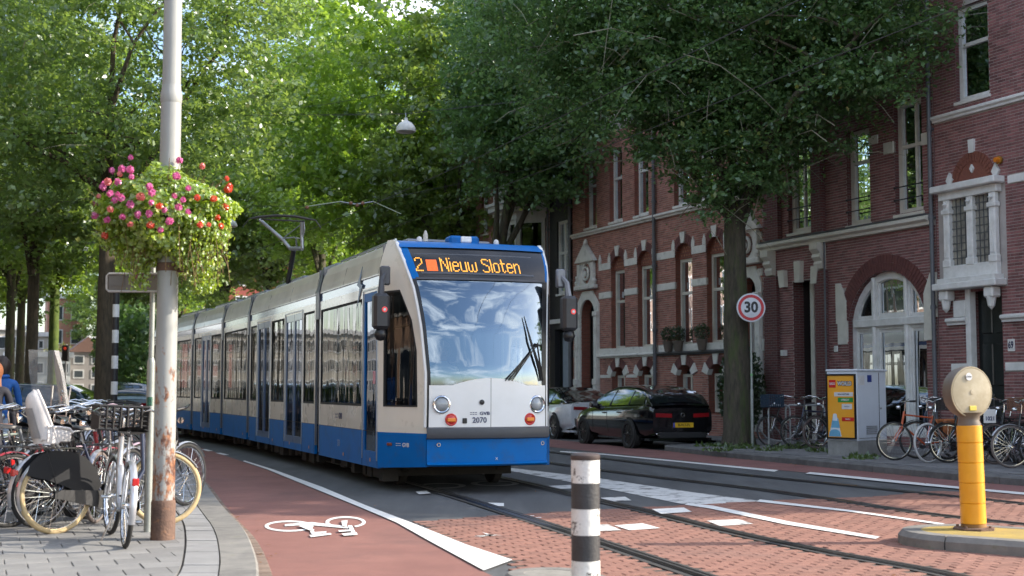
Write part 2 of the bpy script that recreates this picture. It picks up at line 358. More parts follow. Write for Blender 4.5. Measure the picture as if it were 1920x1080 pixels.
for i in range(0, min(len(K1) - 2, 90), 2):
    mb = MB(); a, b, c, d = K1[i], K2[i], K2[i+2], K1[i+2]; n = (d-a).normalized()*.003; mid1 = (K1[i+1], K2[i+1])
    ring = [(a+n), (b+n), mid1[1], (c-n), (d-n), mid1[0]]; inner = [ring[0], ring[1]*.93+ring[0]*.07, ring[2]*.93+ring[5]*.07, ring[3]*.93+ring[4]*.07, ring[4], ring[5]]
    vs = [(*p, -.01) for p in ring] + [(*p, .105) for p in ring] + [(*p, .125) for p in inner]
    fs = [(6,7,13,12),(7,8,14,13),(8,9,15,14),(9,10,16,15),(10,11,17,16),(11,6,12,17),(12,13,14,17),(17,14,15,16)] + [(k,(k+1)%6,6+(k+1)%6,6+k) for k in range(6)]
    mb.add(vs, fs); ob('kerb_stone', mb, KERB, KERBL)
GB = MAT = mat('gutter_brick', (.22,.16,.12), .85, c2=(.16,.12,.1), scale=14, objrand=.25, bump=.3)
K3 = resample([tuple(p) for p in offs(K1, .275)], .1); K4 = offs(K3, .11)
gb = MB().bbox(-.046,.046,0,.1,-.02,.012,.003).mesh('gutter_brick', GB)
for i in range(len(K3) - 1):
    t = (K3[i+1]-K3[i]); a = math.atan2(t.y, t.x)
    if 8.6 < K3[i].y < 24: link('gutter_brick', gb, KERBL, (K3[i].x, K3[i].y, .006+rnd.uniform(0,.004)), (0, 0, a + math.pi), )
for o in list(KERBL.children):
    if o.name.startswith('gutter'): o.location += Vector((0,0,0))
# crossing paved in red clinkers
JB = [Vector(p) for p in [(-1.0,14.1),(.61,15.25),(1.85,15.95),(3.03,16.6),(4.7,17.3),(5.7,18.2),(6.5,18.15),(12,11.5),(30,-6),(.7,-6)]]
def inside(p, P):
    c = False; j = len(P) - 1
    for i in range(len(P)):
        if (P[i].y > p.y) != (P[j].y > p.y) and p.x < (P[j].x-P[i].x)*(p.y-P[i].y)/(P[j].y-P[i].y) + P[i].x: c = not c
        j = i
    return c
bed = [(p.x, p.y, .003) for p in JB[:-1]] + [(p.x, p.y, .003) for p in reversed([q for q in WLr if q.y < 13.9])]
m = MB(); 
tri = tessellate_polygon([[Vector(p) for p in bed]]); m.add(bed, [tuple(t) for t in tri]); struct('paver_bed', m, JOINT)
bedP = [Vector((p[0], p[1])) for p in bed]
CROSS = link('clinker_crossing', None); CROSS['kind'] = 'structure'
th2 = R(20); ux, uy = Vector((math.cos(th2), math.sin(th2))), Vector((-math.sin(th2), math.cos(th2)))
RAILS = []
def poly(pts, z=0): return resample([(p[0], p[1]) for p in pts], .5)
r1 = poly([(2.25,7),(1.36,10.11),(.81,12.05),(.52,13.07),(-.06,15.05),(-.80,17.50),(-1.95,20.9),(-4.6,28.2),(-12,46),(-33,96)])
r2 = poly([(4.15,7),(3.24,10.11),(2.70,11.36),(2.08,13.12),(1.47,15.38),(1.0,16.9),(-.35,21.4),(-3.1,28.9),(-10.4,46.6),(-31.4,96.6)])
r3 = poly([(8.2,9),(5.24,13.77),(4.48,15.25),(4.01,16.83),(3.29,18.79),(1.6,22.6),(-1.0,29.5),(-8,47),(-29,97)])
r4 = poly([(9.6,10.5),(6.7,15.2),(5.75,17.2),(4.9,19.1),(3.1,23.1),(.6,29.9),(-6.4,47.6),(-27.4,97.6)])
pav = []
for j in range(-60, 140):
    for i in range(-60, 90):
        c = Vector((3, 12)) + ux*(i*.206 + (j % 2)*.103 + .1) + uy*(j*.103)
        if c.y < 8.3 or c.y > 18.4 or abs(c.x) > c.y*.42 + .5: continue
        if not inside(c, bedP): continue
        if any(abs(c.x - interpx(r, c.y)) < .13 for r in (r1, r2, r3, r4)): continue
        pav.append((c.length, c))
pav.sort(key=lambda t: t[0])
pm = MB().bbox(-.0975,.0975,-.0465,.0465,-.03,.0,.005).mesh('paver', PAVO)
big = MB()
for k, (q, c) in enumerate(pav):
    z = .010 + rnd.uniform(-.0015, .0025)
    if k < 300: link('paver', pm, CROSS, (c.x, c.y, z), (wob()*.012, wob()*.012, th2 + wob()*.01))
    else: big.bbox(-.0975,.0975,-.0465,.0465,-.03,.0,.005, M4=Matrix.Translation((c.x,c.y,z)) @ Euler((wob()*.012, wob()*.012, th2 + wob()*.01)).to_matrix().to_4x4())
ob('far_pavers', big, PAVR, CROSS, kind='stuff')
for r in (r1, r2, r3, r4):
    m = MB(); strip(m, offs(r, -.035), offs(r, .035), .0165); strip(m, offs(r, -.035), offs(r, -.037), .0165)
    strip(m, offs(r, .075), offs(r, .10), .0145); ob_ = struct('tram_rail', m, RAILM)
    m = MB(); strip(m, offs(r, -.10), offs(r, .14), .0125); struct('rail_groove', m, mat('groove_fill', (.045,.043,.042), .9, c2=(.03,.03,.03)))
# painted marks on the lanes
def pq(px, z=.0145): return [(G(*p).x, G(*p).y, z) for p in px]
m = MB()
m.add(pq([(950,877),(1127,898),(1300,924),(1425,940),(1337,949),(1290,948),(1127,915),(938,880)], .006), [(0,1,2,6,7),(2,3,4,5,6)])
struct('worn_hatching', m, WPAINT2)
m = MB()
m.add(pq([(1425,939),(1600,960),(1772,985),(1764,987),(1598,963),(1418,943)], .0185), [(0,1,4,5),(1,2,3,4)])
m.add(pq([(1290,946),(1337,951),(1480,981),(1650,1010),(1642,1014),(1470,986),(1330,956),(1284,949)], .0185), [(0,1,6,7),(1,2,5,6),(2,3,4,5)])
m.add(pq([(1050,846),(1130,851),(1300,867),(1460,882),(1452,885),(1300,869.5),(1130,853),(1050,848)], .006), [(0,1,6,7),(1,2,5,6),(2,3,4,5)])
m.add(pq([(1519,887),(1700,905),(1820,917),(1990,932),(1982,936),(1812,920),(1695,909),(1510,890)], .0185), [(0,1,6,7),(1,2,5,6),(2,3,4,5)])
struct('lane_line', m, WPAINT)
for k, q in enumerate([[(905,943),(945,944),(945,950),(912,949)],[(982,966),(1030,963),(1048,970),(1000,975)],[(1024,912),(1070,910),(1085,916),(1035,918)],[(1126,934),(1172,932),(1184,939),(1138,942)],[(1222,957),(1282,954),(1297,962),(1240,966)],
                       [(1075,988),(1140,986),(1165,997),(1095,1000)],[(1152,988),(1205,984),(1238,993),(1180,997)],[(1325,979),(1385,976),(1412,985),(1350,989)],[(779,924),(800,922),(808,927),(786,929)]]):
    m = MB(); m.add(pq(q, .016 if k > 3 else .006), [(0,1,2,3)]); struct('painted_block', m, WPAINT2 if k in (5,7,3,2) else WPAINT)
m = MB()
for cx, cy, rx in ((-1.02,19.25,.36),(-.25,19.75,.36)):
    n = 32
    vs = [(cx+math.cos(2*math.pi*i/n)*r_, cy+math.sin(2*math.pi*i/n)*r_*1.5, .006) for r_ in (rx, rx-.1) for i in range(n)]
    m.add(vs, [(i,(i+1)%n,n+(i+1)%n,n+i) for i in range(n)])
struct('painted_ring', m, mat('faded_paint', (.42,.42,.40), .6, c2=(.25,.25,.24), scale=6))
# painted bicycle on the bike path
m = MB(); zb = .008
def band(P, wd, closed=False):
    global zb
    P = [Vector((p[0], p[1])) for p in P]
    if closed: P = P + [P[0]]
    for a, b in zip(P, P[1:]):
        t = (b-a).normalized()*.0; n = (b-a).normalized(); n = Vector((-n.y, n.x))*wd/2
        m.add([(*(a-n),zb),(*(a+n),zb),(*(b+n),zb),(*(b-n),zb)], [(0,1,2,3)])
def gp(px, py): g = G(px, py); return (g.x, g.y)
n = 30
for cx, cy, rx, ry, a0, a1 in ((542,988,46,10.5,0,360),(648,981,38,11,-60,250)):
    P = [gp(cx + rx*math.cos(R(a0+(a1-a0)*i/n)), cy - ry*math.sin(R(a0+(a1-a0)*i/n))) for i in range(n+1)]
    Q = [gp(cx + (rx-7)*math.cos(R(a0+(a1-a0)*i/n)), cy - (ry-3)*math.sin(R(a0+(a1-a0)*i/n))) for i in range(n+1)]
    zb += .0015
    m.add([(*p,zb) for p in P] + [(*p,zb) for p in Q], [(i,i+1,n+2+i,n+1+i) for i in range(n)])
for P in ([(534,985),(585,981),(660,990),(652,993),(575,986),(534,989)],[(574,985),(581,985),(592,1004),(584,1004)],[(580,1006),(620,1002),(622,1005),(583,1010)],[(584,1001),(612,999),(612,1002),(586,1005)],
          [(652,988),(660,988),(668,1004),(660,1004)],[(640,1004),(668,1001),(671,1006),(645,1008)],[(634,998),(662,996),(662,999),(636,1001)],[(640,980),(652,979),(650,990),(642,990)],[(560,990),(574,987),(590,998),(582,999)]):
    zb += .0012
    m.add([(*gp(*p),zb) for p in P], [tuple(range(len(P)))])
struct('painted_bicycle', m, WPAINT)
m = MB()
for k in range(9):
    q = rnd.uniform(0, 6.28); a = .18*rnd.uniform(.3,1); c = gp(918,1006)
    m.add([(c[0]+math.cos(q)*a*1.2, c[1]+math.sin(q)*a*1.4,.0165),(c[0]+math.cos(q+2.6)*.05, c[1]+math.sin(q+2.6)*.05,.0165),(c[0]+math.cos(q-2.6)*.05, c[1]+math.sin(q-2.6)*.05,.0165)], [(0,1,2)])
struct('paint_splash', m, WPAINT)
# far side: red cycle lane, kerb, pavement
FK = resample([(11.0,12.6),(8.6,16.8),(7.33,19.2),(6.78,20.29),(6.04,22.34),(5.14,24.84),(4.17,27.55),(3.36,30.13)], .5)
FL = [Vector((interpx([(8.6,13.2),(6.85,17.6),(6.35,18.7),(5.8,19.85),(4.87,22.2),(4.53,22.9),(3.43,25.5),(1.96,29.0),(.2,34)], p.y), p.y)) for p in FK]
m = MB(); strip(m, [p + Vector((.05, 0)) for p in FL], FK, .0045)
strip(m, [Vector((.2,33.9)),Vector((-6,50)),Vector((-20,88))], [Vector((1.9,34.5)),Vector((-4.5,50.8)),Vector((-18.5,88.8))], .0045)
strip(m, [FL[-1]+Vector((.05,0)), Vector((.2,33.9))], [FK[-1], Vector((1.9,34.5))], .0045)
struct('far_bike_lane', m, mat('red_asphalt_far', (.25,.115,.105), .85, c2=(.19,.085,.078), scale=1.1, bump=.4, bscale=200, c3=(.3,.15,.13), s3=60, st3=(.58,.8)))
KERBR = link('far_kerb', None); KERBR['kind'] = 'structure'
Ko = offs(FK, .16)
for i in range(0, len(FK) - 2, 2):
    mb = MB(); a, b, c, d = FK[i], Ko[i], Ko[i+2], FK[i+2]; n = (d-a).normalized()*.004
    a, b, c, d = a+n, b+n, c-n, d-n
    e, f = a*.8+b*.2, d*.8+c*.2
    vs = [(*p, -.01) for p in (a,b,c,d)] + [(*a,.10),(*b,.13),(*c,.13),(*d,.10),(*e,.13),(*f,.13)]
    mb.add(vs, [(4,8,9,7),(8,5,6,9),(0,1,5,8,4),(1,2,6,5),(2,3,7,9,6),(3,0,4,7)]); ob('kerb_stone', mb, KERBD, KERBR)
# kerb turning in along the parking bay
m = MB(); e0 = FK[-1]; bay = [e0, Vector((3.75,30.9)), Vector((4.6,31.35)), Vector((5.3,31.5)), Vector((5.0,32.8)), Vector((-2,50)), Vector((-16,86))]
PAVF = link('far_pavement', None); PAVF['kind'] = 'structure'
m = MB(); L_ = [p for p in Ko] ; strip(m, L_, [p + Vector((9, 3.4)) for p in L_], .124)
strip(m, bay, [Ko[-1] + Vector((9,3.4)), Vector((13,34)), Vector((12,36)), Vector((11,38)), Vector((10,40)), Vector((4,56)), Vector((-10,92))], .124)
ob('far_paving_bed', m, PAVG, PAVF)
FT = mat('far_tile', (.2,.2,.205), .85, c2=(.13,.13,.135), scale=5, bump=.3, bscale=80, rand=.2)
big = MB(); th3 = math.atan2(-.92,.391) + math.pi; ux, uy = Vector((math.cos(th3), math.sin(th3))), Vector((-math.sin(th3), math.cos(th3)))
for j in range(-30, 30):
    for i in range(-60, 60):
        c = Vector((8, 23)) + ux*(i*.31 + (j%2)*.15) + uy*(j*.31)
        if not (17 < c.y < 33): continue
        x0 = interpx(Ko, c.y) if c.y < 30 else 5.6
        if c.x < x0 + .22 or c.x > x0 + 5.5: continue
        big.bbox(-.15,.15,-.15,.15,-.03,.01,.004, M4=Matrix.Translation((c.x,c.y,.126+rnd.uniform(0,.004))) @ Euler((wob()*.01,wob()*.01,th3)).to_matrix().to_4x4())
ob('far_tiles', big, FT, PAVF, kind='stuff')
mb = MB()
for a, b in zip(bay[:4], bay[1:5]):
    n = (b-a).normalized(); nn = Vector((n.y,-n.x))*.14
    mb.add([(*a,-.01),(*b,-.01),(*(b+nn),-.01),(*(a+nn),-.01),(*a,.13),(*b,.13),(*(b+nn),.13),(*(a+nn),.13)], [(4,5,6,7),(0,1,5,4),(1,2,6,5),(2,3,7,6),(3,0,4,7)])
ob('bay_kerb', mb, KERBD, KERBR)
# refuge island with yellow painted top
def capsule(a, b, r, n=14):
    a, b = Vector(a), Vector(b); t = (b-a).normalized(); q0 = math.atan2(t.y, t.x)
    return [a + Vector((math.cos(q0+math.pi/2+math.pi*i/n), math.sin(q0+math.pi/2+math.pi*i/n)))*r for i in range(n+1)] + [b + Vector((math.cos(q0-math.pi/2+math.pi*i/n), math.sin(q0-math.pi/2+math.pi*i/n)))*r for i in range(n+1)]
def island(name, a, b, r, h, top, kw=.16):
    root = link(name, None); root['kind'] = 'structure'
    o_, i0, i_ = capsule(a, b, r), capsule(a, b, r-.04), capsule(a, b, r-kw); n = len(o_)
    t = MB(); t.add([(p.x,p.y,h-.003) for p in i_], [tuple(range(n))]); ob('island_top', t, top, root)
    for k in range(0, n, 2):
        idx = [k, (k+1) % n, (k+2) % n]; mb = MB()
        vs = [(o_[i].x,o_[i].y,-.01) for i in idx] + [(o_[i].x,o_[i].y,h-.045) for i in idx] + [(i0[i].x,i0[i].y,h) for i in idx] + [(i_[i].x,i_[i].y,h) for i in idx] + [(i_[i].x,i_[i].y,-.01) for i in idx]
        c = sum((Vector(v) for v in vs), Vector())/len(vs); vs = [c + (Vector(v)-c)*.996 for v in vs]
        fs = []
        for r_ in range(4):
            for j in range(2): fs.append((r_*3+j, r_*3+j+1, r_*3+4+j, r_*3+3+j))
        fs += [(0,3,6,9,12),(2,5,8,11,14)]
        mb.add(vs, fs); ob('kerb_stone', mb, KERB, root)
    return root
YTOP = mat('yellow_sand_paint', (.42,.30,.07), .9, c2=(.30,.22,.07), scale=4, bump=.6, bscale=140, c3=(.2,.17,.1), s3=30, st3=(.55,.75))
isl = island('refuge_island', (4.1,12.05), (7.4,9.4), .62, .13, YTOP, .2)
island('kerb_nose', (.27,9.45), (.95,7.6), .34, .11, mat('concrete_top', (.3,.29,.26), .9, c2=(.2,.19,.17), scale=5, bump=.5, bscale=120), .15)
# weeds and leaves
def weeds(name, pts, r, n, mt, label, size=.05, h=.12):
    vs = []; fs = []
    for (cx, cy, z) in pts:
        for k in range(n):
            a = rnd.uniform(0, 6.28); q = r*math.sqrt(rnd.random()); p = Vector((cx+q*math.cos(a), cy+q*math.sin(a), z)); t = Vector((rnd.gauss(0,1), rnd.gauss(0,1), rnd.uniform(.4,1.6))).normalized()*rnd.uniform(.4,1)*h
            s = t.cross(Vector((rnd.gauss(0,1),rnd.gauss(0,1),.1))).normalized()*size*rnd.uniform(.4,.8); i = len(vs)
            vs += [p, p+t*.6+s, p+t*1.2, p+t*.6-s]; fs.append((i,i+1,i+2,i+3))
    o = ob(name, MB().add(vs, fs), mt); tag(o, label, 'weeds', kind='stuff'); return o
WEED = leafmat('weed_leaf', (.10,.17,.03), (.05,.09,.02), (.2,.3,.04))
g3 = lambda px, py: tuple(G(px, py, .125))
weeds('weeds', [g3(x, y) for x, y in ((1355,838),(1390,842),(1330,838),(1440,846),(1490,842),(1508,840),(1515,836),(1580,852),(1612,862),(1620,858),(1345,846),(1400,838),(1535,848),(1460,842))], .3, 60, WEED, 'green weeds and dry leaves sprouting round the tree foot, racks and cabinet', .035, .13)
LIT = leafmat('dry_leaf', (.30,.13,.04), (.16,.08,.03), (.4,.2,.05))
vs = []; fs = []
for k in range(420):
    if rnd.random() < .55: i = rnd.randrange(len(FK)); p = FK[i] + Vector((-abs(rnd.gauss(0,.12)), rnd.uniform(-.3,.3))); z = .02
    elif rnd.random() < .5: i = rnd.randrange(len(K1[:40])); p = K2[i] + Vector((abs(rnd.gauss(0,.1)), rnd.uniform(-.3,.3))); z = .022
    else: y = rnd.uniform(9,28); p = Vector((rnd.uniform(-.3,.38)*y, y)); z = .022
    s = rnd.uniform(.012,.03); a = rnd.uniform(0,6.28); i = len(vs); e = Vector((math.cos(a), math.sin(a), rnd.uniform(-.2,.3)))*s; f = Vector((-math.sin(a), math.cos(a), rnd.uniform(-.2,.3)))*s*.6; p = Vector((p.x,p.y,z))
    vs += [p-e, p+f, p+e, p-f]; fs.append((i,i+1,i+2,i+3))
tag(ob('fallen_leaves', MB().add(vs, fs), LIT), 'small brown fallen leaves scattered along kerbs and lanes', 'leaves', kind='stuff')
# ---------------- the terrace of houses ----------------
FO = Vector((9.8, 26.0, 0)); FA = math.atan2(-.920, .391)
BR_RED = mat('brick_red', (.42,.195,.155), .8, c2=(.33,.140,.112), scale=5, big=((.12,.06,.05),.45,.5,.75,.6), rand=.28, bump=.2, bscale=60)
BR_DK = mat('brick_purple', (.275,.118,.115), .75, c2=(.185,.078,.08), scale=5, big=((.07,.035,.04),.45,.5,.75,.6), rand=.3, bump=.2, bscale=60)
BR_DKO = mat('brick_purple_single', (.275,.118,.115), .75, c2=(.185,.078,.08), scale=5, objrand=.3, bump=.2, bscale=60)
BR_BLK = mat('brick_black', (.022,.022,.026), .5, c2=(.014,.014,.017), scale=5)
def brickwall(name, c1, c2, mo):
    m = bpy.data.materials.new(name); m.use_nodes = True; N = m.node_tree.nodes; L = m.node_tree.links; b = N['Principled BSDF']; b.inputs['Roughness'].default_value = .85
    cc = N.new('ShaderNodeTexCoord'); sp = N.new('ShaderNodeSeparateXYZ'); ad = N.new('ShaderNodeMath'); cb = N.new('ShaderNodeCombineXYZ'); t = N.new('ShaderNodeTexBrick')
    L.new(cc.outputs['Object'], sp.inputs[0]); L.new(sp.outputs[0], ad.inputs[0]); L.new(sp.outputs[1], ad.inputs[1]); L.new(ad.outputs[0], cb.inputs[0]); L.new(sp.outputs[2], cb.inputs[1]); L.new(cb.outputs[0], t.inputs[0])
    t.inputs['Scale'].default_value = 1; t.inputs['Brick Width'].default_value = .22; t.inputs['Row Height'].default_value = .0625; t.inputs['Mortar Size'].default_value = .006
    t.inputs['Color1'].default_value = (*c1,1); t.inputs['Color2'].default_value = (*c2,1); t.inputs['Mortar'].default_value = (*mo,1); L.new(t.outputs[0], b.inputs['Base Color']); return m
MW_RED = brickwall('wall_red', (.28,.09,.06), (.21,.066,.046), (.16,.12,.10)); MW_DK = brickwall('wall_purple', (.15,.048,.045), (.10,.034,.036), (.17,.15,.145))
MORTAR = mat('mortar', (.46,.42,.40), .95, c2=(.36,.33,.31), scale=3)
MW_BLK = mat('wall_black', (.02,.02,.024), .6, c2=(.014,.014,.017), scale=4)
STONE = mat('white_stone', (.76,.75,.72), .65, c2=(.64,.63,.60), scale=3, bump=.15, bscale=40, c3=(.30,.29,.27), s3=4, st3=(.54,.8))
CREAM = mat('cream_wood', (.70,.68,.61), .45, c2=(.60,.58,.52), scale=4)
WWOOD = mat('white_wood', (.80,.80,.79), .4, c2=(.64,.64,.62), scale=4, c3=(.40,.40,.38), s3=3, st3=(.62,.85))
DARKD = mat('dark_door', (.012,.016,.016), .3, c2=(.02,.025,.024), scale=3)
LEAD = mat('lead_grey', (.10,.105,.11), .6, c2=(.07,.073,.078), scale=4)
PIPE = mat('pipe_grey', (.13,.14,.16), .45, c2=(.10,.105,.12), scale=5)
IRON = mat('black_iron', (.015,.015,.017), .5)
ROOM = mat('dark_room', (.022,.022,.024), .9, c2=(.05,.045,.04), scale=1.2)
CURT = mat('curtain', (.30,.27,.22), .9, c2=(.17,.15,.12), scale=9, stretch=(6,1,.2))
WGLASS = glassmat('window_glass', (.42,.46,.46), 1.55, (.85,.92,1), wav=.06)
BLUEB = mat('blue_blind', (.03,.09,.20), .7)
def bldg(name, label): return thing(name, label, 'house', tuple(FO), FA)
def at_in(op, z):   # interval of an opening at height z
    k = op['k']; a, b = op['s']; z0, z1 = op['z']
    if k == 'rect': return (a, b) if z0 <= z <= z1 else None
    r = op['rise']; 
    if z < z0 or z > z1 + r: return None
    if z <= z1: return (a, b)
    h = (b-a)/2; Rr = (h*h + r*r)/(2*r); cz = z1 + r - Rr; q = Rr*Rr - (z-cz)**2
    if q <= 0: return None
    q = min(h, math.sqrt(q)); c = (a+b)/2; return (c-q, c+q)
def arcpts(a, b, z1, r, n=12):
    h = (b-a)/2; Rr = (h*h+r*r)/(2*r); cz = z1 + r - Rr; q = math.asin(min(1, h/Rr)); 
    if r > h: q = math.pi - q
    c = (a+b)/2
    return [(c + Rr*math.sin(q - 2*q*i/n), cz + Rr*math.cos(q - 2*q*i/n)) for i in range(n+1)]
def outline(op):
    a, b = op['s']; z0, z1 = op['z']
    if op['k'] == 'rect': return [(a,z0),(b,z0),(b,z1),(a,z1)]
    return [(a,z0),(b,z0)] + arcpts(a, b, z1, op['rise'])
BRM = {}
def wall(root, s0, s1, z0, z1, openings, blocks, mwall, mbrick, single=None, nsingle=0, bl=.21, bh=.0625, depth=.32, bricks=True, zb=None):
    f = lambda a, b, d: Vector((a, d, b))
    m = MB().plate([(s0,z0),(s1,z0),(s1,z1),(s0,z1)], [outline(o) for o in openings], f, depth, 0, None, 1); ob('wall', m, [MORTAR if bricks and mbrick is not BR_BLK else mwall, mwall], root)
    if not bricks: return
    cand = []; nr = int((z1-z0)/bh); mzmax = zb or z1
    allb = openings + [dict(k='rect', s=(b[0],b[1]), z=(b[2],b[3])) for b in blocks]
    for r in range(nr):
        z = z0 + (r+.5)*bh
        if z > mzmax: break
        iv = [i for i in (at_in(o, z) for o in allb) if i]; x = s0 - (r % 2)*bl/2
        while x < s1:
            segs = [(max(x, s0)+.006, min(x+bl, s1)-.006)]
            for a, b in iv:
                ns = []
                for p, q in segs:
                    if b <= p or a >= q: ns.append((p, q))
                    else:
                        if a - p > .02: ns.append((p, a))
                        if q - b > .02: ns.append((b, q))
                segs = ns
            for p, q in segs:
                if q - p > .02: cand.append((p, q, z))
            x += bl
    hb = bh/2 - .0065
    pick = set()
    if nsingle:
        full = [i for i, (p, q, z) in enumerate(cand) if abs((q-p) - (bl-.012)) < .001 and z < 8]
        full.sort(key=lambda i: (FO + Vector((math.cos(FA)*cand[i][0], math.sin(FA)*cand[i][0], 0)) + Vector((0,0,cand[i][2]-CH))).length + (0 if .9 < cand[i][2] < 7 else 5)); pick = set(full[:nsingle])
        key = (bl, single.name)
        if key not in BRM: BRM[key] = MB().box(-(bl-.012)/2, (bl-.012)/2, -.007, .02, -hb, hb).mesh('brick', single)
        for i in pick:
            p, q, z = cand[i]; link('brick', BRM[key], root, ((p+q)/2, rnd.uniform(-.002,.002), z))
    vs = []; fs = []
    for i, (p, q, z) in enumerate(cand):
        if i in pick: continue
        y = -.007 + rnd.uniform(-.0015, .0015); k = len(vs)
        vs += [(p,y,z-hb),(q,y,z-hb),(q,y,z+hb),(p,y,z+hb),(p,0.001,z-hb),(q,0.001,z-hb),(q,0.001,z+hb),(p,0.001,z+hb)]
        fs += [(k,k+1,k+2,k+3),(k+3,k+2,k+6,k+7),(k+1,k,k+4,k+5),(k,k+3,k+7,k+4),(k+2,k+1,k+5,k+6)]
    me = bpy.data.meshes.new('brickwork'); me.from_pydata(vs, [], fs); me.materials.append(mbrick); link('brickwork', me, root, kind='stuff')
def voussoirs(root, s0, s1, z1, rise, th, n, mt, name='brick_arch', y=-.022, keys=(), mk=None, keyout=.06, dep=.1, blocks=True):
    h = (s1-s0)/2; Rr = (h*h+rise*rise)/(2*rise); cz = z1+rise-Rr; q = math.asin(min(1,h/Rr)); 
    if rise > h: q = math.pi-q
    c = (s0+s1)/2; m = MB(); g = .006/Rr
    for i in range(n):
        a0, a1 = -q + 2*q*i/n + g, -q + 2*q*(i+1)/n - g; yy = y + rnd.uniform(-.002,.002)
        for rr0, rr1 in ((Rr, Rr+th/2-.004), (Rr+th/2+.004, Rr+th)):
            P = [(c+rr*math.sin(a), cz+rr*math.cos(a)) for rr, a in ((rr0,a0),(rr0,a1),(rr1,a1),(rr1,a0))]
            m.add([(p[0],yy,p[1]) for p in P] + [(p[0],dep,p[1]) for p in P], [(0,1,2,3),(0,4,5,1),(1,5,6,2),(2,6,7,3),(3,7,4,0)])
    ob(name, m, mt, root)
    for a in keys:
        wd = .085; k = MB(); r0, r1 = Rr - .015, Rr + th + keyout; tw = wd/Rr
        P = [(c+rr*math.sin(a*q+s*t), cz+rr*math.cos(a*q+s*t)) for rr, s, t in ((r0,-1,tw),(r0,1,tw),(r1,1,tw*1.05),(r1,-1,tw*1.05))]
        k.add([(p[0],y-.03,p[1]) for p in P] + [(p[0],dep,p[1]) for p in P], [(0,1,2,3),(0,4,5,1),(1,5,6,2),(2,6,7,3),(3,7,4,0)]); ob('keystone', k, mk or STONE, root)
def window(root, s0, s1, z0, z1, mt=WWOOD, fw=.085, y=.14, trans=(), mull=(), curtain=0, arch=None, sill=True, bars=False, top_arch_panel=None, lab=None):
    f = lambda a, b, d: Vector((a, y + d, b))
    if arch: out = [(s0,z0),(s1,z0)] + arcpts(s0, s1, z1, arch); inn = [(s0+fw,z0+fw),(s1-fw,z0+fw)] + arcpts(s0+fw, s1-fw, z1, arch-fw*.6)
    else: out = [(s0,z0),(s1,z0),(s1,z1),(s0,z1)]; inn = [(s0+fw,z0+fw),(s1-fw,z0+fw),(s1-fw,z1-fw),(s0+fw,z1-fw)]
    W = ob('window', MB().plate(out, [inn], f, .09), mt, root)
    m = MB(); zt = max(p[1] for p in inn)
    xs = [s0+fw] + [q for q in mull] + [s1-fw]
    for q in mull: m.box(q-.035, q+.035, y+.012, y+.07, z0+fw*.5, (zt if not arch else zt-.02))
    for zz in trans: m.box(s0+fw*.5, s1-fw*.5, y+.008, y+.075, zz-.04, zz+.04)
    # slim inner sash round each light
    if m.v: ob('sash', m, mt, W)
    g = MB(); g.plate([(p[0],p[1]) for p in inn], [], lambda a, b, d: Vector((a, y+.05+d, b))); ob('pane', g, WGLASS, W)
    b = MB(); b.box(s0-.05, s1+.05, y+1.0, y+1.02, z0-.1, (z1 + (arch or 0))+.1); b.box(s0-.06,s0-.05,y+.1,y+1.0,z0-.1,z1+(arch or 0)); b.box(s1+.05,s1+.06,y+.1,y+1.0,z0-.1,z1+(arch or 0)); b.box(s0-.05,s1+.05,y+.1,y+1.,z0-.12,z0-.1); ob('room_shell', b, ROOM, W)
    if curtain:
        cm = MB(); 
        for a, bb in ([(s0+fw, s0+fw+(s1-s0)*.26), (s1-fw-(s1-s0)*.26, s1-fw)] if curtain == 1 else [(s0+fw, s1-fw)]):
            n = 24; cm.grid(n, 1, lambda u, v: Vector((a+(bb-a)*u, y+.18+.025*math.sin(u*n*1.3), z0+fw+(z1-z0-fw*2)*v)))
        ob('curtain', cm, CURT, W)
    if sill: ob('sill', MB().bbox(s0-.04, s1+.04, -.05, y, z0-.07, z0, .008), STONE if mt is WWOOD else mt, W)
    if bars:
        b = MB()
        for zz in (z0+.32, z0+.6): b.tube([(s0+.02, -.03, zz), (s1-.02, -.03, zz)], .014, 6); b.lathe([(0,-.03),(.03,-.015),(.03,.015),(0,.03)], 8, (s0+.02,-.03,zz)); b.lathe([(0,-.03),(.03,-.015),(.03,.015),(0,.03)], 8, (s1-.02,-.03,zz))
        ob('guard_rail', b, IRON, W)
    return W
def course(root, s0, s1, z0, h, pr, mt=STONE, name='string_course', prof=None):
    m = MB(); P = prof or [(0,0),(-pr*.55,0),(-pr*.6,h*.3),(-pr,h*.55),(-pr,h*.85),(-pr*.8,h),(0,h+.02)]
    n = len(P); m.add([(s0,p[0],z0+p[1]) for p in P] + [(s1,p[0],z0+p[1]) for p in P], [(i,i+1,n+i+1,n+i) for i in range(n-1)] + [tuple(range(n)), tuple(range(2*n-1,n-1,-1))]); return ob(name, m, mt, root)
def slabbox(root, name, s0, s1, z0, z1, y0=-.02, y1=.05, mt=STONE, b=.008): return ob(name, MB().bbox(s0, s1, y0, y1, z0, z1, b), mt, root)
def downpipe(root, s, z0=.1, z1=13, r=.055):
    m = MB(); m.tube([(s,-.1,z0),(s,-.1,z1)], r, 10)
    for z in np.arange(1.2, z1, 1.9): m.lathe([(r+.012,-.05),(r+.018,0),(r+.012,.05)], 10, (s,-.1,float(z))); m.box(s-.02,s+.02,-.06,.01,float(z)-.02,float(z)+.02)
    ob('downpipe', m, PIPE, root)

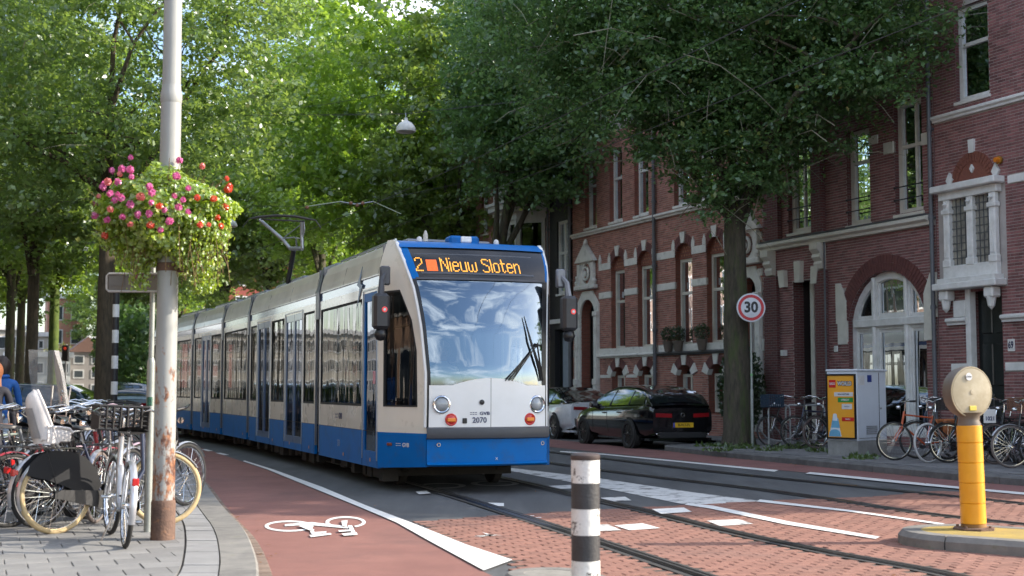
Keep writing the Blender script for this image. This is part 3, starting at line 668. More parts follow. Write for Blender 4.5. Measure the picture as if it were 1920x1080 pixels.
# --- red brick house with white stone bands, behind the parked cars
RB = bldg('brick_house', 'orange-red brick house with white stone bands and arched windows behind the parked cars')
gw = [(-17.08,-16.16),(-15.34,-14.40),(-13.06,-12.13),(-11.36,-10.46)]
ops = []
for a, b in gw: ops += [dict(k='arch', s=(a,b), z=(2.6,5.12), rise=.42), dict(k='arch', s=(a+.02,b-.02), z=(.7,1.78), rise=.30)]
up = [(-18.92,-18.08),(-17.16,-16.30),(-15.50,-14.62),(-13.1,-12.25),(-11.8,-10.95),(-10.2,-9.4)]
for a, b in up: ops += [dict(k='rect', s=(a,b), z=(6.6,8.9)), dict(k='rect', s=(a,b), z=(10.0,12.0))]
doors = [(-19.22,-18.16),(-9.62,-8.92)]
for a, b in doors: ops.append(dict(k='arch', s=(a,b), z=(.75 if a < -15 else .3,3.75), rise=.53))
bl = [(-19.86,-8.6,2.44,2.64)]
edges = [-17.9] + [x for w_ in gw for x in w_] + [-9.95]
for a, b in zip(edges[0::2], edges[1::2]): bl += [(a, b, 4.24, 4.44), (a, b, 5.14, 5.36)]
wall(RB, -19.86, -8.6, .1, 13.2, ops, bl, MW_RED, BR_RED, zb=9.5)
for a, b in zip(edges[0::2], edges[1::2]):
    slabbox(RB, 'stone_band', a, b, 4.24, 4.44, -.03); slabbox(RB, 'stone_band', a, b, 5.14, 5.36, -.03)
    for x0, x1 in ((a, a+.17), (b-.17, b)):      # pointed springer blocks of the arches
        m = MB(); m.add([(x0,-.035,5.36),(x1,-.035,5.36),(x1,-.035,5.5),((x0+x1)/2,-.035,5.66),(x0,-.035,5.5),(x0,.03,5.36),(x1,.03,5.36),(x1,.03,5.5),((x0+x1)/2,.03,5.66),(x0,.03,5.5)], [(0,1,2,3,4),(1,6,7,2),(2,7,8,3),(3,8,9,4),(4,9,5,0)]); ob('springer', m, STONE, RB)
for i, (a, b) in enumerate(gw):
    voussoirs(RB, a, b, 5.12, .42, .24, 13, mat('arch_brick', (.17,.07,.065), .8, c2=(.12,.05,.05), scale=6), keys=(0,))
    voussoirs(RB, a+.02, b-.02, 1.78, .30, .26, 11, MC['arch_brick'], keys=(-.86,0,.86), keyout=.02)
    tp = MB(); tp.plate([(a,5.08),(b,5.08)] + arcpts(a, b, 5.12, .42), [], lambda u, v, d: Vector((u,.12+d,v))); ob('tympanum', tp, MW_RED, RB)
    for r_ in range(3):
        for k in range(5-r_): t2 = MB(); t2.box((a+b)/2+(k-(4-r_)/2)*.14-.025, (a+b)/2+(k-(4-r_)/2)*.14+.025, .10, .125, 5.15+r_*.11, 5.2+r_*.11); ob('tympanum_tile', t2, mat('terracotta', (.42,.20,.12), .7), RB)
    window(RB, a, b, 2.62, 5.08, CREAM if i < 3 else CREAM, .09, .16, trans=(4.1,), curtain=1 if i == 2 else 0, sill=False)
    window(RB, a+.02, b-.02, .75, 1.80, CREAM, .08, .2, mull=((a+b)/2,), sill=False)
for a, b in up: window(RB, a, b, 6.62, 8.9, WWOOD, .09, .15, trans=(8.0,)); window(RB, a, b, 10.0, 12.0, WWOOD, .09, .15)
slabbox(RB, 'sill_band', -18.0, -14.2, 2.44, 2.64, -.03); slabbox(RB, 'sill_band', -14.05, -9.8, 2.44, 2.64, -.03)
course(RB, -18.05, -14.2, 2.34, .1, .12, name='ledge'); course(RB, -14.05, -9.8, 2.34, .1, .12, LEAD, name='ledge')
slabbox(RB, 'plinth_band', -18.0, -17.12, 1.72, 1.82, -.02); slabbox(RB, 'plinth_band', -16.1, -15.4, 1.72, 1.82, -.02)
course(RB, -19.8, -8.6, 6.36, .14, .14)
course(RB, -19.9, -8.6, 12.9, .4, .5, name='cornice')
downpipe(RB, -14.14); downpipe(RB, -19.9)
for a, b in doors:                                # stone porch with pilasters, arch and pediment with a wreath
    c = (a+b)/2; h = (b-a)/2; m = MB()
    m.plate([(a-.28,.9),(a,.9),(a,3.75)] + list(reversed(arcpts(a, b, 3.75, .53))) + [(b,3.75),(b,.9),(b+.28,.9),(b+.28,4.1),(c+.35,4.55),(c-.35,4.55),(a-.28,4.1)], [], lambda u, v, d: Vector((u,-.06+d,v)), .07); ob('door_surround', m, STONE, RB)
    for x in (a-.17, b+.17):
        p = MB(); p.bbox(x-.10, x+.10, -.14, -.05, 1.7, 3.7, .01); p.bbox(x-.14, x+.14, -.17, -.05, 3.7, 3.86, .015); p.bbox(x-.14,x+.14,-.18,-.05,1.5,1.7,.015); p.bbox(x-.12,x+.12,-.16,-.05,.3,1.5,.015); ob('pilaster', p, STONE, RB)
    p = MB(); p.bbox(c-.72, c+.72, -.2, -.02, 4.6, 4.74, .02); p.bbox(c-.58,c-.42,-.15,-.02,4.74,5.45,.015); p.bbox(c+.42,c+.58,-.15,-.02,4.74,5.45,.015)
    p.plate([(c-.5,4.74),(c+.5,4.74),(c+.5,5.5),(c-.5,5.5)], [[(c+.3*math.cos(t_*.5236),5.12+.34*math.sin(t_*.5236)) for t_ in range(12)]], lambda u, v, d: Vector((u,-.08+d,v)), .07)
    p.add([(c-.7,-.18,5.5),(c+.7,-.18,5.5),(c+.45,-.18,5.72),(c,-.18,6.1),(c-.45,-.18,5.72),(c-.7,-.02,5.5),(c+.7,-.02,5.5),(c+.45,-.02,5.72),(c,-.02,6.1),(c-.45,-.02,5.72)], [(0,1,2,3,4),(0,5,6,1),(1,6,7,2),(2,7,8,3),(3,8,9,4),(4,9,5,0)])
    p.torus((c,-.1,5.12), .2, .045, n=20, k=6); p.lathe([(.1,-.03),(.08,.03),(0,.05)], 10, (c,-.1,5.12), axis='Y'); p.lathe([(.09,-.05),(.06,.05),(.0,.12)], 8, (c,-.1,6.15))
    for x in (c-.62, c+.62): p.lathe([(.07,-.1),(.1,0),(.05,.1),(.07,.2),(0,.26)], 8, (x,-.11,4.85))
    ob('pediment', p, STONE, RB)
    d = MB(); d.box(a,b,.75,.8,.3,4.2); ob('door', d, mat('porch_brick',(.2,.07,.05),.8) if a < -15 else DARKD, RB)
    if a > -15:
        d = MB().plate([(a,.3),(b,.3),(b,3.6),(a,3.6)], [[(a+.1,2.1),(b-.1,2.1),(b-.1,3.1),(a+.1,3.1)]], lambda u, v, dd: Vector((u,.3+dd,v)), .05); ob('door_frame', d, WWOOD, RB)
slabbox(RB, 'stone_block', -9.0, -8.62, 4.28, 4.46, -.04); slabbox(RB, 'stone_block', -9.0, -8.62, 5.2, 5.4, -.04); slabbox(RB, 'carved_block', -8.95, -8.55, 2.35, 2.65, -.06)
# --- dark purple brick house with the big arched window
DB = bldg('brick_house', 'dark purple brick house with wide white arched window behind the utility cabinet')
dops = [dict(k='arch', s=(-5.16,-2.50), z=(.35,2.95), rise=1.06), dict(k='rect', s=(-7.32,-6.44), z=(.12,4.02)), dict(k='rect', s=(-7.47,-6.5), z=(5.22,7.6)), dict(k='rect', s=(-5.12,-4.27), z=(5.15,7.35)), dict(k='rect', s=(-3.42,-2.50), z=(5.2,7.7))]
for a, b in ((-7.47,-6.5),(-5.12,-4.27),(-3.42,-2.5)): dops.append(dict(k='rect', s=(a,b), z=(9.0,11.2)))
dbl = [(-8.6,-2.14,4.86,5.06),(-5.56,-5.16,2.45,3.72),(-2.52,-2.2,2.45,3.72),(-2.5,-2.2,6.6,6.86),(-3.75,-3.42,6.6,6.86),(-4.27,-3.95,6.9,7.1)]
wall(DB, -8.6, -2.14, .1, 13.4, dops, dbl, MW_DK, BR_DK, BR_DKO, 300)
course(DB, -8.62, -2.2, 4.86, .2, .22, CREAM, 'cornice'); slabbox(DB, 'lead_flashing', -8.55, -2.25, 5.07, 5.1, -.2, 0, LEAD, .004)
for s in (-8.2, -6.12):
    m = MB(); m.add([], []); n = 6
    P = [(0,4.22),(-.1,4.24),(-.14,4.36),(-.12,4.42),(-.2,4.52),(-.17,4.6),(-.26,4.7),(-.26,4.86),(0,4.86)]; k = len(P)
    m.add([(s-.16,p[0],p[1]) for p in P] + [(s+.16,p[0],p[1]) for p in P], [(i,i+1,k+i+1,k+i) for i in range(k-1)] + [tuple(range(k)), tuple(range(2*k-1,k-1,-1))]); ob('corbel', m, CREAM, DB)
for s in (-8.2, -5.85, -6.12): pass
for a, b in ((-8.45,-7.9),(-6.3,-5.9)):    # brick piers beside the recess and upper bays
    m = MB(); m.box(a, b, -.1, -.0075, .12, 4.2); ob('pier', m, MW_DK, DB)
for a, b in ((-8.35,-7.75),(-6.35,-5.95)):
    m = MB(); m.box(a, b, -.14, -.0075, 5.12, 13.2); ob('pier', m, MW_DK, DB)
for k, a in enumerate((-.34, 0, .34)):
    m = MB(); c = -6.98 + a*1.9; t = a*.5; z0, z1 = (3.98, 4.5) if a == 0 else (3.9, 4.32); wd = .13
    m.add([(c-wd*.8,-.13,z0),(c+wd*.8,-.13,z0),(c+wd+t*.3,-.13,z1),(c-wd+t*.3,-.13,z1),(c-wd*.8,0,z0),(c+wd*.8,0,z0),(c+wd+t*.3,0,z1),(c-wd+t*.3,0,z1)], [(0,1,2,3),(0,4,5,1),(1,5,6,2),(2,6,7,3),(3,7,4,0)]); ob('keystone', m, CREAM, DB)
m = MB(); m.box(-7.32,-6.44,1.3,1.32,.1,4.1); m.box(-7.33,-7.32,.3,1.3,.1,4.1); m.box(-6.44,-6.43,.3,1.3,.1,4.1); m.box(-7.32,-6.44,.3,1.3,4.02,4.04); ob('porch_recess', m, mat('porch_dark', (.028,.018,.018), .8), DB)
m = MB(); m.bbox(-6.95,-6.8,.22,.34,.12,4.0,.01); m.bbox(-6.95,-6.44,.24,.32,2.95,3.1,.01); ob('door_post', m, CREAM, DB)
d = MB(); d.box(-7.30,-6.96,1.0,1.05,.12,3.4); d.box(-6.78,-6.46,.5,.55,.12,2.9); ob('door', d, DARKD, DB)
voussoirs(DB, -5.16, -2.50, 2.95, 1.06, .36, 46, mat('arch_purple', (.16,.055,.05), .7, c2=(.11,.04,.04), scale=8))
for x, s in ((-5.38,-1), (-2.34,1)):
    m = MB(); a, b = (x-.2, x+.2) if s < 0 else (x-.17, x+.16); P = [(a,2.85),(a,3.15),(a,3.15),(a+.03,3.84),(b-.25 if s<0 else b,3.84),(b,3.55),(b,3.15),(b,2.45),(a+.06,2.45),(a+.06,2.85)]
    P = [(x-.14,2.42),(x+.19,2.42),(x+.19,3.42),(x-.02,3.84),(x-.20,3.84),(x-.20,2.9),(x-.14,2.9)]
    if s > 0: P = [(2*x-p[0],p[1]) for p in reversed(P)]
    m.plate(P, [], lambda u, v, d: Vector((u,-.04+d,v)), .08); ob('springer', m, CREAM, DB)
# the arched window: thick white frame, two posts, transom, lights over doors
f = lambda a, b, d: Vector((a, .12+d, b))
def arc_z(x, s0=-5.16, s1=-2.50, z1=2.95, r=1.06, inset=0):
    h = (s1-s0)/2; Rr = (h*h+r*r)/(2*r); cz = z1+r-Rr; return cz + math.sqrt(max(0,(Rr-inset)**2 - (x-(s0+s1)/2)**2))
out = [(-5.16,.35),(-2.5,.35)] + arcpts(-5.16,-2.5,2.95,1.06,20); holes = []
for a, b in ((-5.02,-4.46),(-4.24,-3.36),(-3.14,-2.64)):
    holes.append([(a,.5),(b,.5),(b,2.72),(a,2.72)])
    xs = [b + (a-b)*i/8 for i in range(9)]; holes.append([(a,3.02),(b,3.02)] + [(x, arc_z(x, inset=.17)) for x in xs])
W = ob('arched_window', MB().plate(out, holes, f, .12), WWOOD, DB)
for hl in holes:
    cx, cz = sum(p[0] for p in hl)/len(hl), sum(p[1] for p in hl)/len(hl)
    ob('pane', MB().plate(hl, [], lambda a, b, d: Vector((a,.2+d,b))), WGLASS, W)
    inn = [(cx+(p[0]-cx)*.88, cz+(p[1]-cz)*(.93 if hl[0][1] < 1 else .9)) for p in hl]; ob('sash', MB().plate(hl, [inn], lambda a, b, d: Vector((a,.16+d,b)), .03), WWOOD, W)
m = MB(); m.bbox(-5.05,-2.6,.04,.14,2.78,2.96,.02); ob('transom', m, WWOOD, W)
for x in (-4.35,-3.25): ob('post', MB().bbox(x-.05,x+.05,.05,.13,.4,3.9,.02), WWOOD, W)
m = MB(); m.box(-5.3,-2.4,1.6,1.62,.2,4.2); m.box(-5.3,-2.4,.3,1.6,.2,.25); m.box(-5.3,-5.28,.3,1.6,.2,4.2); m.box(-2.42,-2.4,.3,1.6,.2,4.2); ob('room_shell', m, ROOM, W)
m = MB(); m.box(-3.08,-2.62,.3,.32,.5,2.6); m.box(-4.2,-3.4,.8,.82,.5,1.5); m.box(-5.0,-4.5,.7,.72,.5,1.3); ob('blind', m, BLUEB, W)
m = MB(); m.box(-4.2,-3.4,.5,.52,2.35,2.5); m.box(-5.0,-4.5,.5,.52,2.35,2.5); m.box(-3.9,-3.7,.6,.62,.7,2.0); ob('shelf', m, mat('pale_shelf', (.3,.33,.32), .7), W)
window(DB, -7.47, -6.5, 5.22, 7.6, CREAM, .12, .12, mull=(-6.98,), bars=True); window(DB, -5.12, -4.27, 5.15, 7.35, CREAM, .12, .12, trans=(6.6,), bars=True); window(DB, -3.42, -2.5, 5.2, 7.7, CREAM, .12, .12, trans=(6.7,), mull=(-2.85,), bars=True)
for a, b in ((-7.47,-6.5),(-5.12,-4.27),(-3.42,-2.5)): window(DB, a, b, 9.0, 11.2, CREAM, .1, .14, trans=(10.4,))
slabbox(DB, 'stone_block', -2.5, -2.2, 6.6, 6.86, -.04, mt=CREAM); slabbox(DB, 'stone_block', -3.75, -3.42, 6.6, 6.86, -.04, mt=CREAM); slabbox(DB, 'stone_block', -4.27,-3.95,6.9,7.1, -.04, mt=CREAM)
m = MB(); m.tube([(-5.87,-.12,.2),(-5.87,-.12,4.85)], .022, 8); ob('conduit', m, PIPE, DB)
for s, z in ((-7.66,2.2),(-5.62,2.25)):
    p = slabbox(DB, 'number_plate', s-.07, s+.07, z, z+.14, -.125 if s < -7 else -.03, -.01, WWOOD, .004)
downpipe(DB, -2.16, r=.045); course(DB, -8.6, -2.14, 13.2, .4, .5, CREAM, 'eaves_cornice')
# --- number 69
NB = bldg('brick_house', 'purple brick house number 69 with white columned window over dark front door')
nops = [dict(k='rect', s=(-1.16,-.28), z=(.12,3.38)), dict(k='rect', s=(-1.42,-.46), z=(7.3,9.3)), dict(k='rect', s=(-1.55,-.35), z=(3.9,5.3)), dict(k='rect', s=(1.2,2.3), z=(3.9,6.2)), dict(k='rect', s=(1.2,2.3), z=(.9,2.9))]
for a in (3.4,5.4,7.2): nops += [dict(k='rect', s=(a,a+1.0), z=(.9,2.9)), dict(k='rect', s=(a,a+1.0), z=(3.9,6.2)), dict(k='rect', s=(a,a+1.0), z=(7.3,9.3))]
nbl = [(-2.1,9,7.0,7.14),(-1.75,-1.16,2.72,2.82),(-.26,9,2.72,2.82),(-1.75,-1.16,1.74,1.9),(-.22,9,1.74,1.9),(-2.05,-.1,3.4,5.5),(0,9,5.42,5.58),(-1.15,9,9.2,9.4)]
wall(NB, -2.12, 9.2, .1, 13.6, nops, nbl, MW_DK, BR_DK, BR_DKO, 300, bl=.21)
course(NB, -2.1, 9.1, 7.0, .14, .12, WWOOD); slabbox(NB, 'stone_band', -.4, 9, 9.2, 9.4, -.03, mt=WWOOD); slabbox(NB, 'stone_band', -.02, 9, 5.42, 5.58, -.03, mt=WWOOD)
course(NB, -1.8, -1.22, 2.7, .14, .12, WWOOD, 'door_cap'); course(NB, -.24, 9, 2.7, .14, .12, WWOOD, 'door_cap')
slabbox(NB, 'stone_band', -1.75, -1.2, 1.74, 1.9, -.03, mt=WWOOD); slabbox(NB, 'stone_band', -.22, 9, 1.74, 1.9, -.03, mt=WWOOD)
slabbox(NB, 'doorframe', -1.28, -1.14, .12, 3.5, -.04, .12, WWOOD)
d = ob('door', MB().box(-1.16,-.28,.2,.26,.12,3.38), DARKD, NB)
for x0, x1 in ((-1.06,-.76),(-.68,-.38)):
    for z0, z1 in ((.4,1.3),(1.45,2.3),(2.5,3.2)): ob('door_panel', MB().bbox(x0,x1,.17,.22,z0,z1,.02), DARKD, d)
ob('handle', MB().lathe([(0,-.03),(.03,0),(0,.03)], 8, (-.72,.16,1.2)), mat('brass', (.5,.4,.2), .3, 1), d)
# columned bay window
m = MB(); m.bbox(-1.95,-.12,-.32,-.0,3.42,3.56,.02); m.bbox(-1.86,-.2,-.26,0,3.56,3.66,.01); m.bbox(-1.8,-.26,-.13,0,3.66,3.92,.01); ob('bay_sill', m, WWOOD, NB)
m = MB(); m.bbox(-1.98,-.1,-.30,0,5.46,5.60,.02); m.bbox(-1.88,-.2,-.15,0,5.3,5.46,.01); ob('bay_lintel', m, WWOOD, NB)
for s in (-1.68,-1.0,-.36):
    m = MB(); m.bbox(s-.09,s+.09,-.13,-.02,3.9,5.3,.012); m.bbox(s-.125,s+.125,-.16,-.02,5.0,5.1,.015); m.bbox(s-.115,s+.115,-.15,-.02,3.9,4.05,.015)
    for k in (-1,0,1): m.bbox(s+k*.05-.014,s+k*.05+.014,-.142,-.12,4.1,4.95,.005)
    m.lathe([(.0,-.06),(.05,0),(0,.06)], 8, (s,-.16,5.2)); ob('column', m, WWOOD, NB)
for a, b in ((-1.60,-1.08),(-.92,-.44)):
    p = ob('stained_window', MB().box(a,b,-.03,-.01,3.92,5.3), mat('leaded_glass', (.34,.32,.27), .25, c2=(.17,.17,.16), scale=5), NB)
    b_ = MB(); 
    for k in range(1,4): b_.box(a+(b-a)*k/4-.008,a+(b-a)*k/4+.008,-.045,-.03,3.92,5.3)
    for k in range(1,9): b_.box(a,b,-.045,-.03,3.92+1.38*k/9-.009,3.92+1.38*k/9+.009)
    ob('lead_bars', b_, LEAD, p)
for s in (-1.72,-.42):
    m = MB(); m.bbox(s-.13,s+.13,-.24,0,3.2,3.42,.03); m.lathe([(0,-.2),(.07,-.12),(.09,0),(.11,.1),(0,.14)], 8, (s,-.14,3.15)); ob('carved_corbel', m, WWOOD, NB)
slabbox(NB, 'apron', -1.62, -1.28, 2.86, 3.2, -.05, 0, WWOOD)
tp = MB(); c, z0, r = -.98, 5.62, .62; tp.plate([(c+r*math.cos(math.pi*i/20), z0+r*math.sin(math.pi*i/20)*.95) for i in range(21)], [], lambda u,v,d: Vector((u,-.02+d,v)), .03); ob('tympanum', tp, mat('terracotta_brick', (.24,.085,.055), .8, c2=(.17,.06,.045), scale=30), NB)
voussoirs(NB, c-r+.2, c+r-.2, z0, (r-.2)*.95, .2, 18, MC['terracotta_brick'], y=-.035)
for dx, dz, rr in ((-.66,.05,.13),(.66,.05,.13),(0,.66,.12),(0,.2,.07)):
    m = MB(); q = .5 if dz == .05 else 0
    P = [(-rr*.8,0),(0,-rr*1.25),(rr*.8,0),(0,rr*1.25)] if dz < .6 else [(-rr*.55,-rr*1.1),(rr*.55,-rr*1.1),(rr*.7,rr*1.2),(-rr*.7,rr*1.2)]
    m.plate([(c+dx+p[0], z0+dz+.05+p[1]) for p in P], [], lambda u,v,d: Vector((u,-.06+d,v)), .06); ob('stone_diamond', m, WWOOD, NB)
m = MB(); m.plate([(1.0-.13,5.9),(1.0,5.72),(1.13,5.9),(1.0,6.1)], [], lambda u,v,d: Vector((u,-.06+d,v)), .06); ob('stone_diamond', m, WWOOD, NB)
window(NB, -1.42, -.46, 7.32, 9.3, WWOOD, .1, .1, trans=(8.5,))
for a in (1.2,3.4,5.4,7.2):
    for z0, z1 in ((.9,2.9),(3.9,6.2)) + (((7.3,9.3),) if a > 2 else ()): window(NB, a, a+(1.1 if a < 2 else 1.0), z0, z1, WWOOD, .1, .12)
npl = slabbox(NB, 'number_plate', -.13, .05, 2.12, 2.36, -.035, -.01, WWOOD, .004)
TX69 = text('69', .19, NB, mat('navy_ink', (.01,.015,.07), .5), (-.04,-.038,2.24), (R(90),0,0), 'house_number', .001, sx=.75, bold=.006)
course(NB, -2.1, 9.2, 13.3, .4, .5, WWOOD, 'eaves_cornice')
al = thing('alarm_light', 'small orange alarm light on the brick wall above the columned window', 'alarm', (FO.x+math.cos(FA)*-.2+math.sin(FA)*.03, FO.y+math.sin(FA)*-.2-math.cos(FA)*.03, 5.92), FA)
ob('lens', MB().lathe([(.05,-.13),(.055,-.05),(.0,-.02)], 12, axis='Y'), mat('orange_plastic', (.7,.22,.02), .3), al, 40)
ob('housing', MB().lathe([(.08,-.02),(.08,.0)], 12, axis='Y').lathe([(.08,-.05),(.08,0)],12,axis='Y'), mat('ochre', (.4,.2,.03), .5), al, 40)
# houses' bodies behind the fronts
def body(root, s0, s1, z, dep=9, mt=None):
    m = MB(); m.box(s0+.01, s1-.01, 2.6, dep, 0, z-.1); ob('rear_block', m, mt or MW_DK, root)
    m = MB(); m.box(s0+.005, s1-.005, 0.05, dep, z-.1, z); m.box(s0, s0+.2, .33, 2.6, 0, z-.1); m.box(s1-.2, s1, .33, 2.6, 0, z-.1); ob('roof', m, LEAD, root)
body(RB, -19.86, -8.6, 13.2, mt=MW_RED); body(DB, -8.6, -2.14, 13.4); body(NB, -2.12, 9.2, 13.6)
# --- black painted house, white bay house, far brick house
KB = bldg('black_house', 'narrow black painted house with tall white windows between red brick and bay houses')
kops = [dict(k='rect', s=(-21.1,-20.25), z=(4.6,7.1)), dict(k='rect', s=(-21.3,-20.1), z=(.3,3.4)), dict(k='rect', s=(-21.1,-20.25), z=(8.2,10.4))]
wall(KB, -21.7, -19.98, .1, 13.2, kops, [], MW_BLK, BR_BLK, bricks=True, zb=8)
window(KB, -21.1, -20.25, 4.6, 7.1, WWOOD, .1, .06, trans=(6.0,), mull=(-20.6,)); window(KB, -21.1, -20.25, 8.2, 10.4, WWOOD, .1, .06, trans=(9.6,))
ob('door', MB().box(-20.95,-20.1,.14,.2,.3,3.3), mat('pale_blue_door', (.30,.36,.44), .5), KB); ob('side_door', MB().box(-21.3,-21.0,.2,.26,.3,3.3), DARKD, KB)
slabbox(KB, 'stone_band', -21.6, -20.0, 3.6, 3.75, -.06); body(KB, -21.7, -19.98, 13.2, mt=MW_BLK); downpipe(KB, -21.66, r=.04)
WB = bldg('bay_house', 'brick house with grey-white wooden bay window and balcony beyond the tram roof')
wops = [dict(k='rect', s=(-24.9,-22.3), z=(3.6,8.2)), dict(k='rect', s=(-26.7,-25.9), z=(7.6,9.6)), dict(k='rect', s=(-24.3,-22.9), z=(8.9,10.9))]
wall(WB, -27.0, -21.72, .1, 13.0, wops, [], MW_RED, BR_RED, zb=11)
PG = mat('bay_paint', (.50,.50,.47), .5, c2=(.42,.42,.40), scale=4)
def on_bay(u): # three-sided bay: path from the wall out and back
    P = [(-25.2,0),(-24.5,-.75),(-22.6,-.75),(-21.9,0)]; return P
P = [(-25.1,-.02),(-24.4,-.8),(-22.7,-.8),(-22.0,-.02)]
bay_ = MB()
def ring(z0, z1, e):
    Q = [(p[0]+(-e if i < 2 else e)*(1 if i in (0,3) else .6), p[1]-(e if i in (1,2) else 0)) for i, p in enumerate(P)]; n = len(Q)
    bay_.add([(q[0],q[1],z0) for q in Q] + [(q[0],q[1],z1) for q in Q], [(i,i+1,n+i+1,n+i) for i in range(n-1)] + [tuple(range(n)), tuple(range(n,2*n))])
ring(3.2, 5.3, 0); ring(5.3,5.42,.08); ring(7.35,7.6,.05); ring(7.6,7.75,.2); ring(7.75,7.95,.35); ring(7.95,8.05,.42)
ob('bay_body', bay_, PG, WB)
for (a, b) in zip(P, P[1:]):
    a, b = Vector(a), Vector(b); t = (b-a).normalized(); L_ = (b-a).length; n = Vector((t.y,-t.x)); k = 2 if L_ > 1.5 else 1
    M4 = Matrix(((t.x,-t.y,0,a.x),(t.y,t.x,0,a.y),(0,0,1,0),(0,0,0,1)))
    fr = MB(); step = (L_)/k; fn = lambda u, v, d: M4 @ Vector((u, d, v))
    fr.plate([(0,5.42),(L_,5.42),(L_,7.35),(0,7.35)], [[(step*i+.14,5.55),(step*(i+1)-.14,5.55),(step*(i+1)-.14,7.2),(step*i+.14,7.2)] for i in range(k)], fn, .1)
    for i in range(k+1): fr.bbox(step*i-.07+(.07 if i==0 else 0)-(.07 if i==k else 0), step*i+.07+(.07 if i==0 else 0)-(.07 if i==k else 0), -.05, 0, 5.45, 7.35, .01, M4=M4)
    fo = ob('bay_window', fr, PG, WB)
    for i in range(k): ob('pane', MB().plate([(step*i+.14,5.55),(step*(i+1)-.14,5.55),(step*(i+1)-.14,7.2),(step*i+.14,7.2)], [], lambda u, v, d: M4 @ Vector((u,.06,v))), WGLASS, fo)
m = MB(); m.box(-25,-22.1,1.4,1.45,3,8); ob('room_shell', m, ROOM, WB)
Q = [(-25.3,-.02),(-24.55,-.95),(-22.55,-.95),(-21.8,-.02)]; rail = MB()
for (a, b) in zip(Q, Q[1:]):
    a, b = Vector(a), Vector(b); n = max(2, int((b-a).length/.13))
    for i in range(n): p = a + (b-a)*(i+.5)/n; rail.box(p.x-.035,p.x+.035,p.y-.015,p.y+.015,8.1,8.95)
    rail.tube([(*a,9.0),(*b,9.0)], .05, 6); rail.tube([(*a,8.12),(*b,8.12)], .04, 6)
ob('balcony_railing', rail, PG, WB)
window(WB, -26.7, -25.9, 7.6, 9.6, WWOOD, .1, .1, trans=(8.9,)); window(WB, -24.3, -22.9, 8.9, 10.9, WWOOD, .1, .1, mull=(-23.6,)); body(WB, -27.0, -21.72, 13.0, mt=MW_RED)
XB = bldg('brick_house', 'farthest brick house of the terrace with small iron balcony, glimpsed beside bright foliage')
xops = [dict(k='rect', s=(-29.6,-28.7), z=(7.4,9.8)), dict(k='rect', s=(-28.1,-27.4), z=(7.4,9.4))]
wall(XB, -31.5, -27.02, .1, 12.6, xops, [], MW_RED, BR_RED, zb=11)
window(XB, -29.6, -28.7, 7.4, 9.8, WWOOD, .1, .1, trans=(9.1,)); window(XB, -28.1, -27.4, 7.4, 9.4, WWOOD, .1, .1); body(XB, -31.5, -27.02, 12.6, mt=MW_RED)
m = MB(); m.bbox(-29.9,-28.4,-.7,0,7.2,7.35,.02); ob('balcony_slab', m, STONE, XB); m = MB()
for i in range(12): m.tube([(-29.85+i*.127,-.66,7.35),(-29.85+i*.127,-.66,8.25)], .012, 5)
m.tube([(-29.87,-.66,8.27),(-28.42,-.66,8.27)], .025, 6); ob('balcony_railing', m, IRON, XB)
# potted plants on the ledge
POT = mat('clay_pot', (.16,.13,.11), .8); BOXL = leafmat('box_leaf', (.04,.08,.02), (.02,.04,.012), (.08,.14,.02))
def facade_pt(s, y, z): return Vector((FO.x + math.cos(FA)*s - math.sin(FA)*y, FO.y + math.sin(FA)*s + math.cos(FA)*y, z))
def leafball(n, r, size, seed=0, sq=1.):
    q = random.Random(seed); vs = []; fs = []
    for k in range(n):
        d = Vector((q.gauss(0,1), q.gauss(0,1), q.gauss(0,1))).normalized()*r*(.55+.45*q.random()); d.z *= sq
        t = Vector((q.gauss(0,1), q.gauss(0,1), q.gauss(0,1))).normalized()*size; s = t.cross(Vector((q.gauss(0,1),q.gauss(0,1),q.gauss(0,1)))).normalized()*size*.55; i = len(vs)
        vs += [d-t, d+s, d+t, d-s]; fs.append((i,i+1,i+2,i+3))
    return vs, fs
for k, (s, lab) in enumerate(((-13.28,'round box bush in clay pot on the ledge, just right of the downpipe'),(-12.72,'round box bush in clay pot on the ledge, beside the curtained window'),(-11.42,'round box bush in clay pot on the ledge nearest the big tree trunk'))):
    p = facade_pt(s, -.14, 2.44); t = thing('potted_bush', lab, 'plant', tuple(p), FA, 'potted bushes on the house ledge')
    ob('pot', MB().lathe([(.10,0),(.15,.26),(.17,.26),(.17,.3),(.14,.3)], 12), POT, t, 40); v, f_ = leafball(420, .24, .035, k); ob('foliage', MB().add([(a,b,c+.5) for a,b,c in v], f_), BOXL, t)
# shrub by the dark house's corner
p = facade_pt(-8.55, -.75, .12); t = thing('shrub', 'dark ragged shrub growing against the wall between tree trunk and dark porch', 'shrub', tuple(p), 0)
v, f_ = leafball(2600, .62, .06, 5, 1.9); ob('foliage', MB().add([(a,b,c+1.25) for a,b,c in v], f_), BOXL, t); ob('stem', MB().tube([(0,0,0),(.05,0,.6),(0,.05,1.2)], .03, 6), mat('twig', (.06,.045,.03), .9), t)
